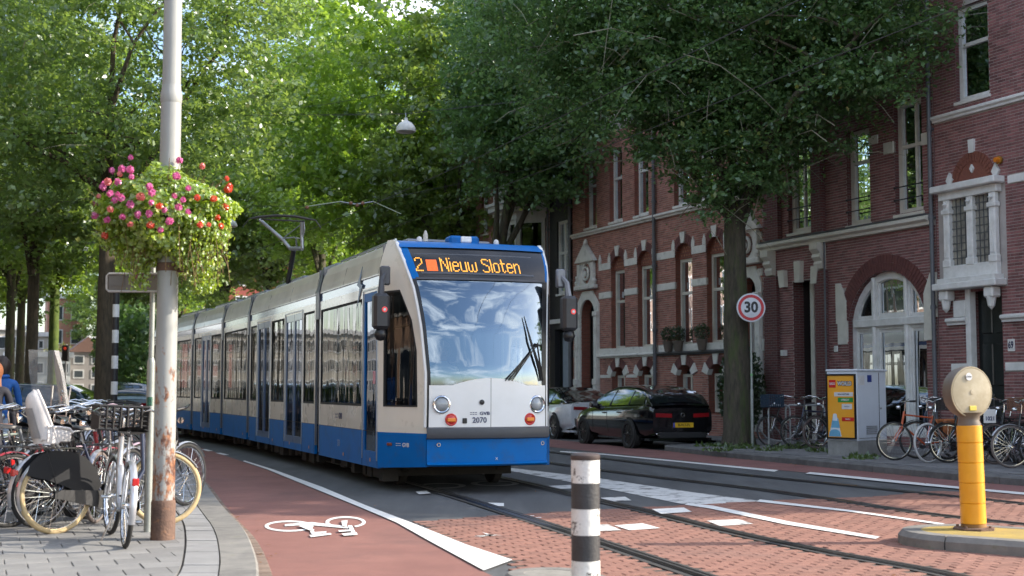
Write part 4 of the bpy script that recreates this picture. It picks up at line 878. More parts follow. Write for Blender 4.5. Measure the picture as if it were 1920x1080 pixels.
# ---------------- the tram ----------------
TBLUE = mat('tram_blue', (.0,.135,.44), .38, c2=(.0,.12,.39), scale=2, coat=0, spec=.15, c3=(.05,.08,.13), s3=2.4, st3=(.52,.85))
TCREAM = mat('tram_cream', (.80,.745,.64), .28, c2=(.74,.685,.58), scale=1.5, coat=.5, rvar=.06)
TWHITE = mat('tram_white', (.84,.84,.83), .3, c2=(.79,.79,.77), scale=2, coat=.5)
TROOF = mat('tram_roof', (.76,.70,.58), .34, c2=(.62,.57,.47), scale=1.2, coat=.4)
TSTRIPE = mat('tram_stripe', (.03,.09,.24), .15, c2=(.12,.16,.26), scale=2.2, stretch=(1,1.5,8), coat=.5)
TGREY = mat('tram_grey', (.20,.21,.235), .35, metal=.3, c2=(.15,.16,.18), scale=3)
TBLACK = mat('tram_black', (.012,.012,.014), .35)
RUBB = mat('rubber', (.02,.02,.021), .7)
BUMP = mat('bumper_grey', (.06,.062,.07), .45, c2=(.05,.052,.06))
CHROME = mat('chrome', (.75,.76,.78), .12, 1)
STEEL = mat('brushed_steel', (.45,.46,.48), .3, 1)
GALV = mat('galvanised', (.42,.43,.44), .45, .7, c2=(.30,.31,.32), scale=9)
SEATB = mat('seat_blue', (.02,.06,.18), .8); INTW = mat('interior_grey', (.22,.22,.22), .6)
TG = glassmat('tram_glass', (.34,.35,.355), 1.6, (.95,.95,.92), wav=.35)
TGB = glassmat('tram_door_glass', (.16,.18,.22), 1.75, (.85,.9,1), wav=.3)
WS = glassmat('windscreen_glass', (.46,.52,.60), 3.1, (.74,.88,1.0), wav=.10)
NAVY = mat('navy_print', (.012,.02,.10), .4); WPR = mat('white_print', (.7,.7,.7), .4)
def to_mesh_text(o): return o
HW = 1.27
LP = [(-1.85,18.45),(-3.245,22.3),(-5.69,28.8),(-6.95,32.0),(-8.53,35.6),(-11.1,41.2)]
secs = []
for a, b in zip(LP, LP[1:]):
    a, b = Vector(a), Vector(b); t = (b-a).normalized(); secs.append((a + Vector((t.y,-t.x))*HW, math.atan2(-t.x, t.y), (b-a).length))
O0, TH0, _ = secs[0]
TR = thing('tram', 'blue and cream articulated tram on line 2 coming round the bend towards the crossing', 'tram', (O0.x, O0.y, 0), TH0)
TI = (Matrix.Translation((O0.x, O0.y, 0)) @ Matrix.Rotation(TH0, 4, 'Z')).inverted()
def section(i, y0, y1, opL, opR, label=None):
    o, th, L_ = secs[i]; root = link('body_section', None, TR)
    M4 = TI @ Matrix.Translation((o.x, o.y, 0)) @ Matrix.Rotation(th, 4, 'Z'); root.location = M4.to_translation(); root.rotation_euler = M4.to_euler()
    sh = MB()
    for s, ops in ((-1, opL), (1, opR)):
        xa, xb = (-HW, -HW+.05) if s < 0 else (HW-.05, HW)
        cuts = [y0] + [q for op in ops for q in (op[0], op[1])] + [y1]
        cols = []
        for k in range(0, len(cuts), 2): cols.append((cuts[k], cuts[k+1], []))
        for op in ops: cols.append((op[0], op[1], [(op[2], op[3])]))
        for a, b, hole in cols:
            zs = [(.3, 2.84)] if not hole else [(.3, hole[0][0]), (hole[0][1], 2.84)]
            for z0, z1 in zs:
                if z0 < .8: sh.box(xa, xb, a, b, z0, min(z1,.8), 0)
                if z1 > .8: sh.box(xa, xb, a, b, max(z0,.8), z1, 1)
        sh.box(xa+ (.012 if s<0 else 0), xb-(.012 if s>0 else 0), y0, y1, 2.84, 2.97, 2)
        sh.box(xa-(.004 if s<0 else 0), xb+(.004 if s>0 else 0), y0, y1, 2.97, 2.99, 1)
    P = [(-HW,2.99),(-HW+.02,3.1),(-HW+.06,3.25),(-HW+.12,3.38),(-HW+.2,3.43),(-.6,3.47),(.6,3.47),(HW-.2,3.43),(HW-.12,3.38),(HW-.06,3.25),(HW-.02,3.1),(HW,2.99)]
    sh.grid(1, len(P)-1, lambda u, v: Vector((P[round(v*(len(P)-1))][0], y0+(y1-y0)*u, P[round(v*(len(P)-1))][1])), 3)
    sh.box(-HW+.06,HW-.06,y0,y1,.30,.34,4); sh.box(-HW+.06,HW-.06,y0,y1,2.78,2.82,5)
    sh.box(-HW+.06,HW-.06,y0,y0+.03,2.8,3.4,5); sh.box(-HW+.06,HW-.06,y1-.03,y1,2.8,3.4,5)
    ob('shell', sh, [TBLUE, TCREAM, TSTRIPE, TROOF, RUBB, INTW], root)
    for s, ops in ((-1, opL), (1, opR)):
        for op in ops:
            a, b, z0, z1, kind = op; x = s*HW; xi = -s
            fr = lambda u, v, d: Vector((x + xi*(d + .004), u, v))
            if kind == 'w':
                ob('window_seal', MB().plate([(a,z0),(b,z0),(b,z1),(a,z1)], [[(a+.035,z0+.035),(b-.035,z0+.035),(b-.035,z1-.035),(a+.035,z1-.035)]], fr, .03), RUBB, root)
                ob('window', MB().plate([(a+.03,z0+.03),(b-.03,z0+.03),(b-.03,z1-.03),(a+.03,z1-.03)], [], lambda u,v,d: Vector((x+xi*.018,u,v))), TG, root)
            else:
                n = 2 if kind == 'd' else 1; st = (b-a)/n; mt = STEEL if kind == 'd' else TBLUE
                for k in range(n):
                    p, q = a+st*k+.01, a+st*(k+1)-.01
                    d = ob('door', MB().plate([(p,z0),(q,z0),(q,z1),(p,z1)], [[(p+.07,z0+.12),(q-.07,z0+.12),(q-.07,z1-.12),(p+.07,z1-.12)]], fr, .035), TBLUE if kind != 'd' else mat('door_blue_grey', (.06,.12,.25), .3, c2=(.05,.1,.2), coat=.4), root)
                    ob('door_glass', MB().plate([(p+.06,z0+.1),(q-.06,z0+.1),(q-.06,z1-.1),(p+.06,z1-.1)], [], lambda u,v,dd: Vector((x+xi*.02,u,v))), TGB, root)
                m = MB()
                for yy in (a-.025, b+.005): m.box(min(x,x-xi*.012), max(x,x-xi*.012), yy, yy+.02, z0, z1+.03)
                m.box(min(x,x-xi*.012), max(x,x-xi*.012), a-.025, b+.025, z1+.03, z1+.05); ob('door_edge', m, STEEL, root)
    it = MB()
    for k in range(int((y1-y0)/.85)):
        y = y0 + .5 + k*.85
        if any(op[4] != 'w' and op[0]-.3 < y < op[1]+.3 for op in opL): continue
        for x in (-.95, -.5, .5, .95): it.bbox(x-.2,x+.2,y,y+.4,.75,.83,.02); it.bbox(x-.2,x+.2,y+.38,y+.44,.8,1.42,.02); it.box(x-.03,x+.03,y+.1,y+.2,.34,.75)
    ob('seats', it, SEATB, root)
    po = MB()
    for k in range(int((y1-y0)/1.0)): 
        for x in (-.7,.7): po.tube([(x,y0+.4+k*1.0,.34),(x,y0+.4+k*1.0,2.8)], .018, 6)
    for x in (-.7,.7): po.tube([(x,y0+.2,2.3),(x,y1-.2,2.3)], .016, 6)
    ob('grab_poles', po, mat('pole_light', (.6,.58,.5), .3, .2), root)
    sm = MB()
    for op in opL:
        for yy in (op[0]-.03, op[1]+.03): sm.box(-HW-.0015, -HW+.004, yy-.004, yy+.004, .31, min(op[2], .8))
    for k in range(int((y1-y0)/2.2)+1): yy = y0+.05+k*2.2; sm.tube([(-HW-.001,yy,2.99),(-HW+.058,yy,3.25),(-HW+.2,yy,3.435)], .004, 4)
    sm.box(-HW-.0015,-HW+.004,y0,y1,.797,.803); sm.box(-HW-.0045,-HW+.004,y0,y1,2.972,2.978); ob('panel_seam', sm, RUBB, root, kind='stuff')
    for k in range(int((y1-y0)/1.7)): ob('marker_lamp', MB().lathe([(.03,-.008),(0,-.012)], 10, (0,0,0), axis='X'), mat('amber_marker', (.8,.3,.05), .3), root, loc=(-HW-.002, y0+.4+k*1.7, .40))
    # grime skirt details: running gear
    g = MB(); ym = (y0+y1)/2
    for k in range(int((y1-y0)*2.2)):
        y = y0 + .2 + k*.45; h_ = rnd.uniform(.1,.2); g.box(-HW+.12+rnd.uniform(0,.1), -HW+.35, y, y+rnd.uniform(.15,.38), .3-h_, .3)
    g.box(-.85,.85,y0+(1.5 if i==0 else .2),y1-.2,.14,.3); ob('underframe', g, mat('grimy_black', (.02,.018,.016), .8, c2=(.035,.028,.022), scale=8), root)
    return root
S = []
S.append(section(0, 0, 3.98, [(.06,.88,.40,2.76,'c'), (.98,3.90,1.14,2.70,'w')], [(.3,3.8,1.14,2.70,'w')]))
S.append(section(1, .22, 6.80, [(.30,1.20,1.14,2.72,'w'),(1.30,2.84,.42,2.74,'d'),(2.97,4.30,1.14,2.72,'w'),(4.42,5.84,.42,2.74,'d'),(5.97,6.72,1.14,2.72,'w')], [(.4,3.2,1.14,2.72,'w'),(3.6,6.6,1.14,2.72,'w')]))
S.append(section(2, .16, 3.30, [(.25,3.2,1.14,2.72,'w')], [(.3,3.1,1.14,2.72,'w')]))
S.append(section(3, .16, 3.78, [(.25,1.42,1.14,2.72,'w'),(1.5,2.62,.42,2.74,'d'),(2.72,3.7,1.14,2.72,'w')], [(.3,3.6,1.14,2.72,'w')]))
S.append(section(4, .16, 6.1, [(.25,2.6,1.14,2.72,'w'),(2.75,4.1,.42,2.74,'d'),(4.25,6.0,1.14,2.72,'w')], [(.3,5.9,1.14,2.72,'w')]))
for i in range(1, 5):     # joints with bellows and grey fairings
    m = MB(); o, th, L_ = secs[i]; root = S[i]; ya, yb = -.14, (.2 if i == 1 else .15)
    m.box(-HW+.07,-HW+.1,ya,yb,.3,3.3,0); m.box(HW-.1,HW-.07,ya,yb,.3,3.3,0); m.box(-HW+.1,HW-.1,ya,yb,3.3,3.36,0); m.box(-HW+.1,HW-.1,ya,yb,.3,.33,0)
    for k in range(6): m.box(-HW+.045,-HW+.09,ya+.02+k*.05,ya+.045+k*.05,.35,2.7,0)
    m.add([(-HW-.02,ya+.03,2.55),(-HW-.02,yb-.05,2.55),(-HW-.02,yb-.05,3.0),(-HW+.1,yb-.08,3.44),(-HW+.1,ya+.16,3.44),(-HW-.02,ya+.03,3.0),(-HW+.05,ya+.03,2.55),(-HW+.05,yb-.05,2.55),(-HW+.15,yb-.08,3.40),(-HW+.15,ya+.16,3.40)], [(0,1,2,5),(5,2,3,4),(0,5,4,9,6),(1,7,8,3,2),(0,6,7,1),(3,8,9,4)], 1)
    m.box(-HW-.006,-HW+.03,yb-.035,yb-.005,.45,2.6,1); m.box(-HW-.006,-HW+.03,ya+.01,ya+.035,.35,2.6,2)
    ob('joint_bellows', m, [RUBB, TGREY, STEEL], root)
# orange lamps and dark screens seen in the windows
for r, y in ((S[0],3.45),(S[2],.5),(S[4],.55),(S[3],.4)):
    ob('orange_box', MB().bbox(-HW+.06,-HW+.12,y,y+.17,1.98,2.22,.01), mat('orange_validator', (.75,.12,.02), .5), r)
for r, y in ((S[0],1.15),(S[2],.45),(S[1],3.1)): ob('screen', MB().bbox(-HW+.06,-HW+.12,y,y+.85 if r is not S[2] else y+.6,2.36,2.62,.01), TBLACK, r)
# nose
CAB = S[0]
SE = [(.30,1.04),(.38,1.05),(.8,1.05),(1.2,1.06),(1.6,1.06),(2.21,.96),(2.5,.88),(2.75,.80),(2.95,.69),(3.13,.56),(3.28,.40),(3.40,.25),(3.46,.12)]
def lut(T, z):
    for (a, p), (b, q) in zip(T, T[1:]):
        if z <= b: return p + (q-p)*max(0, (z-a)/(b-a))
    return T[-1][1]
inset = lambda z: .2*max(0, min(1, (z-2.97)/.46))**1.8
def side_pt(s, z, sd=-1, off=0):
    x, y = 1.27 - .4*s - inset(z)*.6, -.9*s; n = Vector((.914, -.406)); return Vector((sd*(x + n.x*off), y + n.y*off, z))
def E(z): s = lut(SE, z); p = side_pt(s, z, 1); return p.x, p.y
BOW = .13
def front(a, z, off=0): x, y = E(z); return Vector((a*x, y - BOW*(1-abs(a)**2.2) - off, z))
def fx(x, z, off=0): return front(x/E(z)[0], z, off)
arc = lambda a: 1.44 + .095*max(0, 1-(a/.62)**2)
for sd in (-1, 1):
    f = lambda s, z, d: side_pt(s, z, sd, -d)
    zs = [.8,1.2,1.6,1.9,2.21,2.5,2.75,2.95,3.13,3.28,3.40,3.46]
    wpoly = [(.12,1.15),(.86,1.15),(.84,1.9),(.73,2.32),(.47,2.74),(.12,2.74)]
    outer = [(0,.8)] + [(lut(SE,z), z) for z in zs] + [(0,3.46),(0,3.28),(0,3.13),(0,2.97)]
    ob('cab_side', MB().plate(outer, [wpoly], f, .05), TCREAM if sd < 0 else TWHITE, CAB, 30)
    inn = [(.49+(p[0]-.49)*.93, 1.9+(p[1]-1.9)*.97) for p in wpoly]
    ob('window_seal', MB().plate(wpoly, [inn], lambda s,z,d: side_pt(s,z,sd,.006-d), .03), RUBB, CAB)
    ob('cab_window', MB().plate(wpoly, [], lambda s,z,d: side_pt(s,z,sd,-.02)), TG, CAB)
    ob('cab_skirt', MB().plate([(0,.31),(1.04,.36),(1.05,.8),(0,.8)], [], lambda s,z,d: side_pt(s,z,sd,.002-d), .05), TBLUE, CAB)
    # white rounded pillar edge
    pl_ = MB(); zz = [.88,1.2,1.6,1.9,2.21,2.5,2.75,2.95,3.13,3.28,3.40]
    pl_.tube([side_pt(lut(SE,z)-.035, z, sd, -.012) for z in zz], [.032]*len(zz), 8); ob('white_pillar', pl_, TWHITE, CAB, 40)
def fpatch(z0f, z1f, a0=-1, a1=1, na=24, nz_=6, off=0): return MB().grid(na, nz_, lambda u, v: front(a0+(a1-a0)*u, z0f(a0+(a1-a0)*u) + (z1f(a0+(a1-a0)*u)-z0f(a0+(a1-a0)*u))*v, off))
C_ = lambda z: (lambda a: z)
ob('front_skirt', fpatch(C_(.37), C_(.73), off=.02), TBLUE, CAB, 40)
m = MB(); m.grid(24, 4, lambda u, v: front(-1+2*u, .37 + .05*v, .02 + .035*math.sin(math.pi*v))); ob('skirt_lip', m, TBLUE, CAB, 60)
ob('front_panel', fpatch(C_(.87), arc, -.975, -.004, off=.018), TWHITE, CAB, 40); ob('front_panel', fpatch(C_(.87), arc, .004, .975, off=.018), TWHITE, CAB, 40)
ob('panel_gap', fpatch(C_(.87), arc, off=.004), RUBB, CAB)
m = MB(); prof = [(0,.725),(.055,.74),(.07,.80),(.055,.87),(0,.885)]
m.grid(32, 4, lambda u, v: (lambda p: front(-1.02+2.04*u, p[1], .018+p[0]))(prof[round(v*4)])); ob('bumper', m, BUMP, CAB, 40)
ob('windscreen', fpatch(arc, C_(2.88), -.955, .93, 28, 14, -.002), WS, CAB, 60)
for a0, a1 in ((-1,-.95),(.92,1)): ob('windscreen_seal', fpatch(arc, C_(2.88), a0, a1, 2, 14, .004), TBLACK, CAB)
ob('header_band', fpatch(C_(2.88), C_(3.34), -.90, .965, 24, 4, .006), mat('header_black', (.012,.012,.014), .22), CAB, 60)
ob('header_trim', fpatch(C_(2.87), C_(2.90), -.95, .97, 24, 1, .016), BUMP, CAB)
for a0, a1 in ((-1,-.9),(.965,1)): ob('blue_corner', fpatch(C_(2.88), C_(3.34), a0, a1, 4, 6, .004), TBLUE, CAB, 60)
m = MB(); m.grid(24, 4, lambda u, v: front(-1+2*u, 3.34 + .1*v, .03 - .06*v)); m.grid(24, 1, lambda u, v: (front(-1+2*u, 3.44, -.03) if v == 0 else Vector(((-1+2*u)*1.05, .05, 3.47)))); ob('roof_cap', m, TBLUE, CAB, 50)
m = MB(); m.grid(10,1, lambda u, v: front(-.85+1.63*u, 2.95 if v==0 else 3.25, .0085)); ob('display_panel', m, mat('display_grey', (.075,.078,.088), .35), CAB)
FONT = {
'2': ["01110","10001","10001","00001","00001","00010","00100","01000","01000","10000","11111"],
'N': ["100001","110001","110001","101001","101001","100101","100101","100011","100011","100001","100001"],
'i': ["1","0","0","1","1","1","1","1","1","1","1"],
'e': ["00000","00000","00000","01110","10001","10001","11111","10000","10000","10001","01110"],
'u': ["00000","00000","00000","10001","10001","10001","10001","10001","10001","10001","01111"],
'w': ["0000000","0000000","0000000","1000001","1000001","1001001","1001001","1001001","1001001","1001001","0110110"],
'S': ["011110","100001","100000","100000","011000","000110","000001","000001","000001","100001","011110"],
'l': ["1","1","1","1","1","1","1","1","1","1","1"],
'o': ["00000","00000","00000","01110","10001","10001","10001","10001","10001","10001","01110"],
't': ["0100","0100","0100","1111","0100","0100","0100","0100","0100","0101","0010"],
'n': ["00000","00000","00000","10110","11001","10001","10001","10001","10001","10001","10001"]}
LED = mat('amber_led', (.3,.1,.01), .5, emit=(1,.43,.05), estr=.8); LED2 = mat('orange_led', (.3,.05,.01), .5, emit=(1,.17,.03), estr=.5)
m = MB(); pt = .0182
def dots(ch, x, z, m_, sx=1.):
    for r_, row in enumerate(ch):
        for c_, v in enumerate(row):
            if v == '1':
                cx, cz = x + c_*pt*sx, z + (10-r_)*pt; h_ = pt*.44
                m_.add([fx(cx-h_, cz-h_, .011), fx(cx+h_, cz-h_, .011), fx(cx+h_, cz+h_, .011), fx(cx-h_, cz+h_, .011)], [(0,1,2,3)])
x = -.565
for ch in 'Nieuw Sloten':
    if ch == ' ': x += pt*3.2; continue
    dots(FONT[ch], x, 2.995, m); x += (len(FONT[ch][0]) + 1)*pt*1.0
ob('led_destination', m, LED, CAB); m2 = MB(); dots(FONT['2'], -.905, 2.995, m2, 1.15); ob('led_line_number', m2, LED, CAB)
m3 = MB()
for r_ in range(9):
    for c_ in range(8):
        cx, cz = -.755+c_*pt, 3.0+r_*pt; h_ = pt*.47; m3.add([fx(cx-h_, cz-h_, .011), fx(cx+h_, cz-h_, .011), fx(cx+h_, cz+h_, .011), fx(cx-h_, cz+h_, .011)], [(0,1,2,3)])
ob('led_square', m3, LED2, CAB)
def on_front(x, z, off): return fx(x, z, off)
for x in (-.665, .69):
    p = on_front(x, 1.185, .02); hl = link('headlight', MB().torus((0,0,0), .105, .018, (0,1,0), 28, 8).lathe([(.12,-.012),(.118,.02)], 24, axis='Y', caps=False).mesh('headlight', CHROME, 40), CAB, p, (0,0,x*.15))
    ob('reflector', MB().lathe([(.0,.06),(.06,.045),(.1,.0)], 24, axis='Y', caps=False), mat('reflector', (.9,.9,.92), .08, 1), hl, 60)
    ob('lens', MB().lathe([(.1,-.005),(.07,-.022),(.03,-.03),(0,-.032)], 24, axis='Y', caps=False), glassmat('clear_lens', (.85,.87,.9), 1.6), hl, 60)
    ob('bulb', MB().lathe([(0,.0),(.025,.02),(.03,.05)], 10, axis='Y'), WPR, hl)
for x in (-.54, .575):
    p = on_front(x, .985, .02); il = link('indicator', MB().torus((0,0,0), .07, .014, (0,1,0), 24, 8).mesh('indicator', mat('red_lens', (.6,.03,.015), .2, coat=.6), 40), CAB, p, (0,0,x*.15))
    ob('red_lens', MB().lathe([(.07,0),(.05,-.02),(0,-.028)], 20, axis='Y'), MC['red_lens'], il, 60); ob('amber_lens', MB().bbox(-.055,.055,-.036,-.01,-.028,.022,.008), mat('amber_lens', (.9,.28,.03), .25, coat=.5), il)
ob('emblem', MB().lathe([(.035,-.012),(0,-.016)], 16, on_front(-.13,1.215,.018), axis='Y'), TBLACK, CAB); ob('socket', MB().bbox(-.03,.03,-.015,.01,-.035,.035,.006), TBLACK, CAB, loc=on_front(-.36,.97,.018))
for x in (-.70,.78): ob('tow_cap', MB().torus((0,0,0), .022, .008, n=14, k=6), CHROME, CAB, loc=on_front(x,.655,.024))
FR = (R(90),0,0)
to_mesh_text(text('2070', .105, CAB, NAVY, on_front(-.16,.975,.026), (R(90),0,R(-2)), 'fleet_number', .001, sx=.95, bold=.001)); to_mesh_text(text('GVB', .06, CAB, NAVY, on_front(-.09,1.065,.026), (R(90),0,R(-2)), 'operator_mark', .001, bold=.001, sx=1.25))
def crosses(parent, fn, s, mt):
    m = MB()
    for k in (-1, 0, 1):      # the wavy strokes of the operator's emblem
        for j in (-1, 1):
            P = [(k*.62*s-.3*s, j*.22*s-.05*s),(k*.62*s+.15*s, j*.22*s-.05*s),(k*.62*s+.3*s, j*.22*s+.1*s),(k*.62*s-.15*s, j*.22*s+.1*s)]; m.add([fn(*p) for p in P], [(0,1,2,3)])
    return ob('emblem_strokes', m, mt, parent)
crosses(CAB, lambda u, v: on_front(-.245+u, 1.065+v, .0265), .055, NAVY)
to_mesh_text(text('x', .07, CAB, WPR, on_front(.08,.47,.03), FR, 'small_mark', .001))
ls = R(-90)
to_mesh_text(text('GVB', .13, CAB, NAVY, (-HW-.006,2.35,.97), (R(90),0,ls), 'operator_mark', .001, bold=.003)); crosses(CAB, lambda u, v: Vector((-HW-.006, 2.62-u, .97+v)), .11, NAVY)
to_mesh_text(text('2070', .15, CAB, mat('pale_blue_print', (.25,.33,.5), .4), (-HW-.006,2.45,.55), (R(90),0,ls), 'fleet_number', .001, sx=.6))
qs = math.atan2(-.9,.4)
to_mesh_text(text('GVB', .075, CAB, WPR, side_pt(.62,.635,-1,.006), (R(90),0,math.atan2(-.9,.4)), 'operator_mark', .001, bold=.002)); crosses(CAB, lambda u, v: side_pt(.46+u*1.0, .64+v, -1, .007), .06, WPR)
ob('side_marker', MB().bbox(-.05,.05,-.012,.01,-.02,.02,.006), mat('brown_lens', (.25,.05,.02), .3), CAB, loc=side_pt(.27,.64,-1,.008), rot=(0,0,qs))
ob('door_sticker', MB().bbox(-.012,.0,-.05,.05,-.09,.09,.003), mat('sticker', (.7,.3,.35), .5), CAB, loc=(-HW-.002,.2,1.55))
m = MB(); m.plate([(.95,3.17),(1.1,2.93),(.93,2.90),(1.28,2.58),(1.12,2.87),(1.28,2.92)], [], lambda y, z, d: Vector((-HW-.012+d, y, z)), .006); ob('arrow_emblem', m, mat('arrow_blue', (.02,.08,.22), .3), CAB)
# mirrors
for x, y, lab in ((-1.40,-.62,'L'),(1.17,-1.0,'R')):
    s = -1 if x < 0 else 1; mr = link('mirror', MB().bbox(-.11,.11,-.09,.09,-.24,.24,.04).mesh('mirror', mat('mirror_black', (.028,.028,.032), .4), None), CAB, (x, y, 2.43))
    ob('arm', MB().tube([(0,0,.2),(s*-.02,.03,.42),(s*-.1,.12,.56)], [.05,.042,.035], 8).bbox(-.07-s*.08,.07-s*.08,.06,.14,.36,.62,.02), BUMP if s < 0 else TGREY, mr, 40)
    ob('camera_ball', MB().lathe([(0,-.09),(.06,-.07),(.09,0),(.06,.07),(0,.09)], 14, (0,0,-.31)), TBLACK, mr, 60)
    ob('red_ring', MB().torus((.03,-.095,.02), .03, .009, n=16, k=6), mat('red_mark', (.7,.05,.05), .4, emit=(.8,.1,.1), estr=.2), mr); ob('white_dot', MB().lathe([(.02,-.1),(0,-.101)], 10, (.03,0,.02), axis='Y'), WPR, mr)
# wiper
m = MB(); Q = lambda x, z, o: on_front(x, z, o)
m.tube([Q(.53,2.38,.03), Q(.60,2.05,.05), Q(.70,1.75,.05), Q(.755,1.50,.03)], [.006,.016,.018,.008], 6)
for k in range(3): m.tube([Q(.68+.02*k,1.96+.03*k,.05), Q(.20+.05*k,1.50,.03)], .0075, 5)
m.tube([Q(.66,2.0,.05), Q(.78,1.98,.04)], .014, 6); m.tube([Q(.78,1.5,.03),Q(.70,1.98,.06)], .012, 6); ob('wiper', m, TBLACK, CAB, 50)
# cab interior with dash, seat and driver
m = MB(); m.box(-1.15,1.15,1.3,1.34,.4,2.8); m.bbox(-.78,.78,-.78,-.25,1.1,1.38,.05); ob('cab_bulkhead', m, mat('cab_grey', (.05,.075,.11), .7), CAB)
m = MB(); m.bbox(-.45,-.12,-.55,-.35,1.38,1.46,.01); m.bbox(.0,.16,-.6,-.4,1.38,1.42,.01); m.bbox(-.62,-.5,-.6,-.5,1.38,1.5,.01); ob('dash_papers', m, WPR, CAB)
ob('driver_seat', MB().bbox(-.55,-.05,.25,.38,1.0,1.85,.05).bbox(-.5,-.1,-.1,.3,1.0,1.12,.04), SEATB, CAB)
# roof fittings
zt = 3.45
m = MB(); m.tube([(-.98,.2,3.5),(-.98,3.7,3.5)], .018, 6)
for k in range(7): m.tube([(-.98,.25+k*.56,3.4),(-.98,.25+k*.56,3.5)], .014, 5)
ob('roof_rail', m, STEEL, CAB)
ob('antenna', MB().lathe([(.09,0),(.05,.03),(.035,.05),(.035,.14),(.015,.2),(0,.21)], 12, (-.5,.35,3.46)), mat('pale_plastic', (.5,.48,.44), .5), CAB, 40)
ob('roof_beacon', MB().bbox(-.29,-.1,-.16,.1,3.42,3.55,.03).bbox(.0,.15,-.16,.1,3.42,3.55,.03).bbox(-.29,.15,-.1,.1,3.42,3.5,.02), TBLUE, CAB); ob('beacon_lamp', MB().bbox(-.13,.03,-.18,-.1,3.45,3.54,.015), mat('lamp_white', (.85,.85,.85), .2), CAB)
for x in (-.72,.42): ob('roof_ball', MB().lathe([(.04,0),(.04,.03),(.03,.06),(0,.075)], 10, (x,-.1,3.45)), WPR, CAB, 50)
m = MB(); m.bbox(-.75,.55,.5,1.9,3.46,3.56,.03); ob('roof_unit', m, TGREY, CAB)
for r, y0, y1 in ((S[1],.6,1.6),(S[1],3.4,6.2),(S[2],.5,2.8),(S[3],.5,3.2),(S[4],.5,4.0)): ob('roof_unit', MB().bbox(-.85,.85,y0,y1,3.46,3.58,.04), TGREY, r)
# pantograph
def LW(px, py, Y): return TI @ D(px, py, Y)
pg = link('pantograph', None, TR)
A_ = LW(540,530,26.9); B_ = LW(551,468,26.3); m = MB(); m.tube([A_, B_], .05, 8); ob('lower_arm', m, TBLACK, pg)
b1, b2 = LW(544,466,26.3), LW(567,466,26.0); t1, t2 = LW(487,412,26.5), LW(566,414,25.9); m = MB()
m.tube([t1, LW(515,436,26.4), LW(530,449,26.35), b1], .035, 8); m.tube([b1, b2], .04, 8); m.tube([b2, LW(566,440,26), t2], .035, 8); m.tube([LW(570,416,25.9), LW(571,430,25.9), LW(567,448,26)], .014, 6)
m.tube([LW(530,447,26.3), LW(552,445,26.1), LW(565,448,26)], .014, 6); m.tube([LW(530,447,26.3), LW(566,420,26)], .010, 5); m.tube([LW(555,447,26.1), LW(556,462,26.2)], .018, 5); ob('upper_arm', m, GALV, pg)
m = MB()
for dY in (-.18, .18): 
    P = [LW(456,424,26.7+dY), LW(468,410,26.6+dY), LW(485,407,26.5+dY), LW(520,404,26.3+dY), LW(555,406,26.1+dY), LW(575,410,26+dY), LW(592,413,25.9+dY), LW(602,428,25.85+dY)]
    m.tube(P, [.01,.014,.03,.03,.03,.03,.014,.01], 6)
m.tube([LW(490,411,26.3), LW(570,415,25.7)], .018, 6); ob('contact_strip', m, mat('carbon', (.05,.045,.04), .5), pg)
# wheels under the front
m = MB()
for y in (.9, 2.7):
    for x in (-.72,.72): m.lathe([(.3,-.06),(.33,-.05),(.33,.05),(.3,.06)], 20, (x,y,.33), axis='X')
    m.box(-.9,.9,y-.3,y+.3,.15,.45)
ob('bogie', m, MC['grimy_black'], CAB)
# the driver
def human(name, label, loc, rz, joints, radii, mt_map, parts, group=None): pass
# ---------------- trees ----------------
BARK = mat('bark', (.10,.085,.062), .95, c2=(.045,.04,.03), scale=5, stretch=(3,3,.6), bump=1.6, bscale=16, c3=(.07,.10,.03), s3=1.5, st3=(.5,.7))
BARKL = mat('bark_brown', (.11,.085,.055), .95, c2=(.05,.04,.028), scale=6, stretch=(3,3,.6), bump=1.6, bscale=16, c3=(.2,.2,.16), s3=14, st3=(.66,.72))
BARKM = mat('mossy_bark', (.10,.14,.025), .95, c2=(.05,.08,.02), scale=4, bump=1, bscale=16)
L_DARK = leafmat('elm_leaf_dark', (.14,.255,.08), (.055,.115,.042), (.22,.40,.08), yellow=(.27,.27,.05), gloss=.06)
L_OLIVE = leafmat('elm_leaf_olive', (.195,.29,.07), (.085,.15,.038), (.42,.60,.09), yellow=(.30,.28,.08), tl=.5)
L_LIME = leafmat('lime_leaf_bright', (.24,.38,.045), (.105,.195,.022), (.54,.78,.07), yellow=(.36,.36,.04), tl=.5)
L_MID = leafmat('lime_leaf_mid', (.19,.28,.06), (.08,.145,.03), (.42,.58,.08), yellow=(.26,.26,.05), tl=.5)
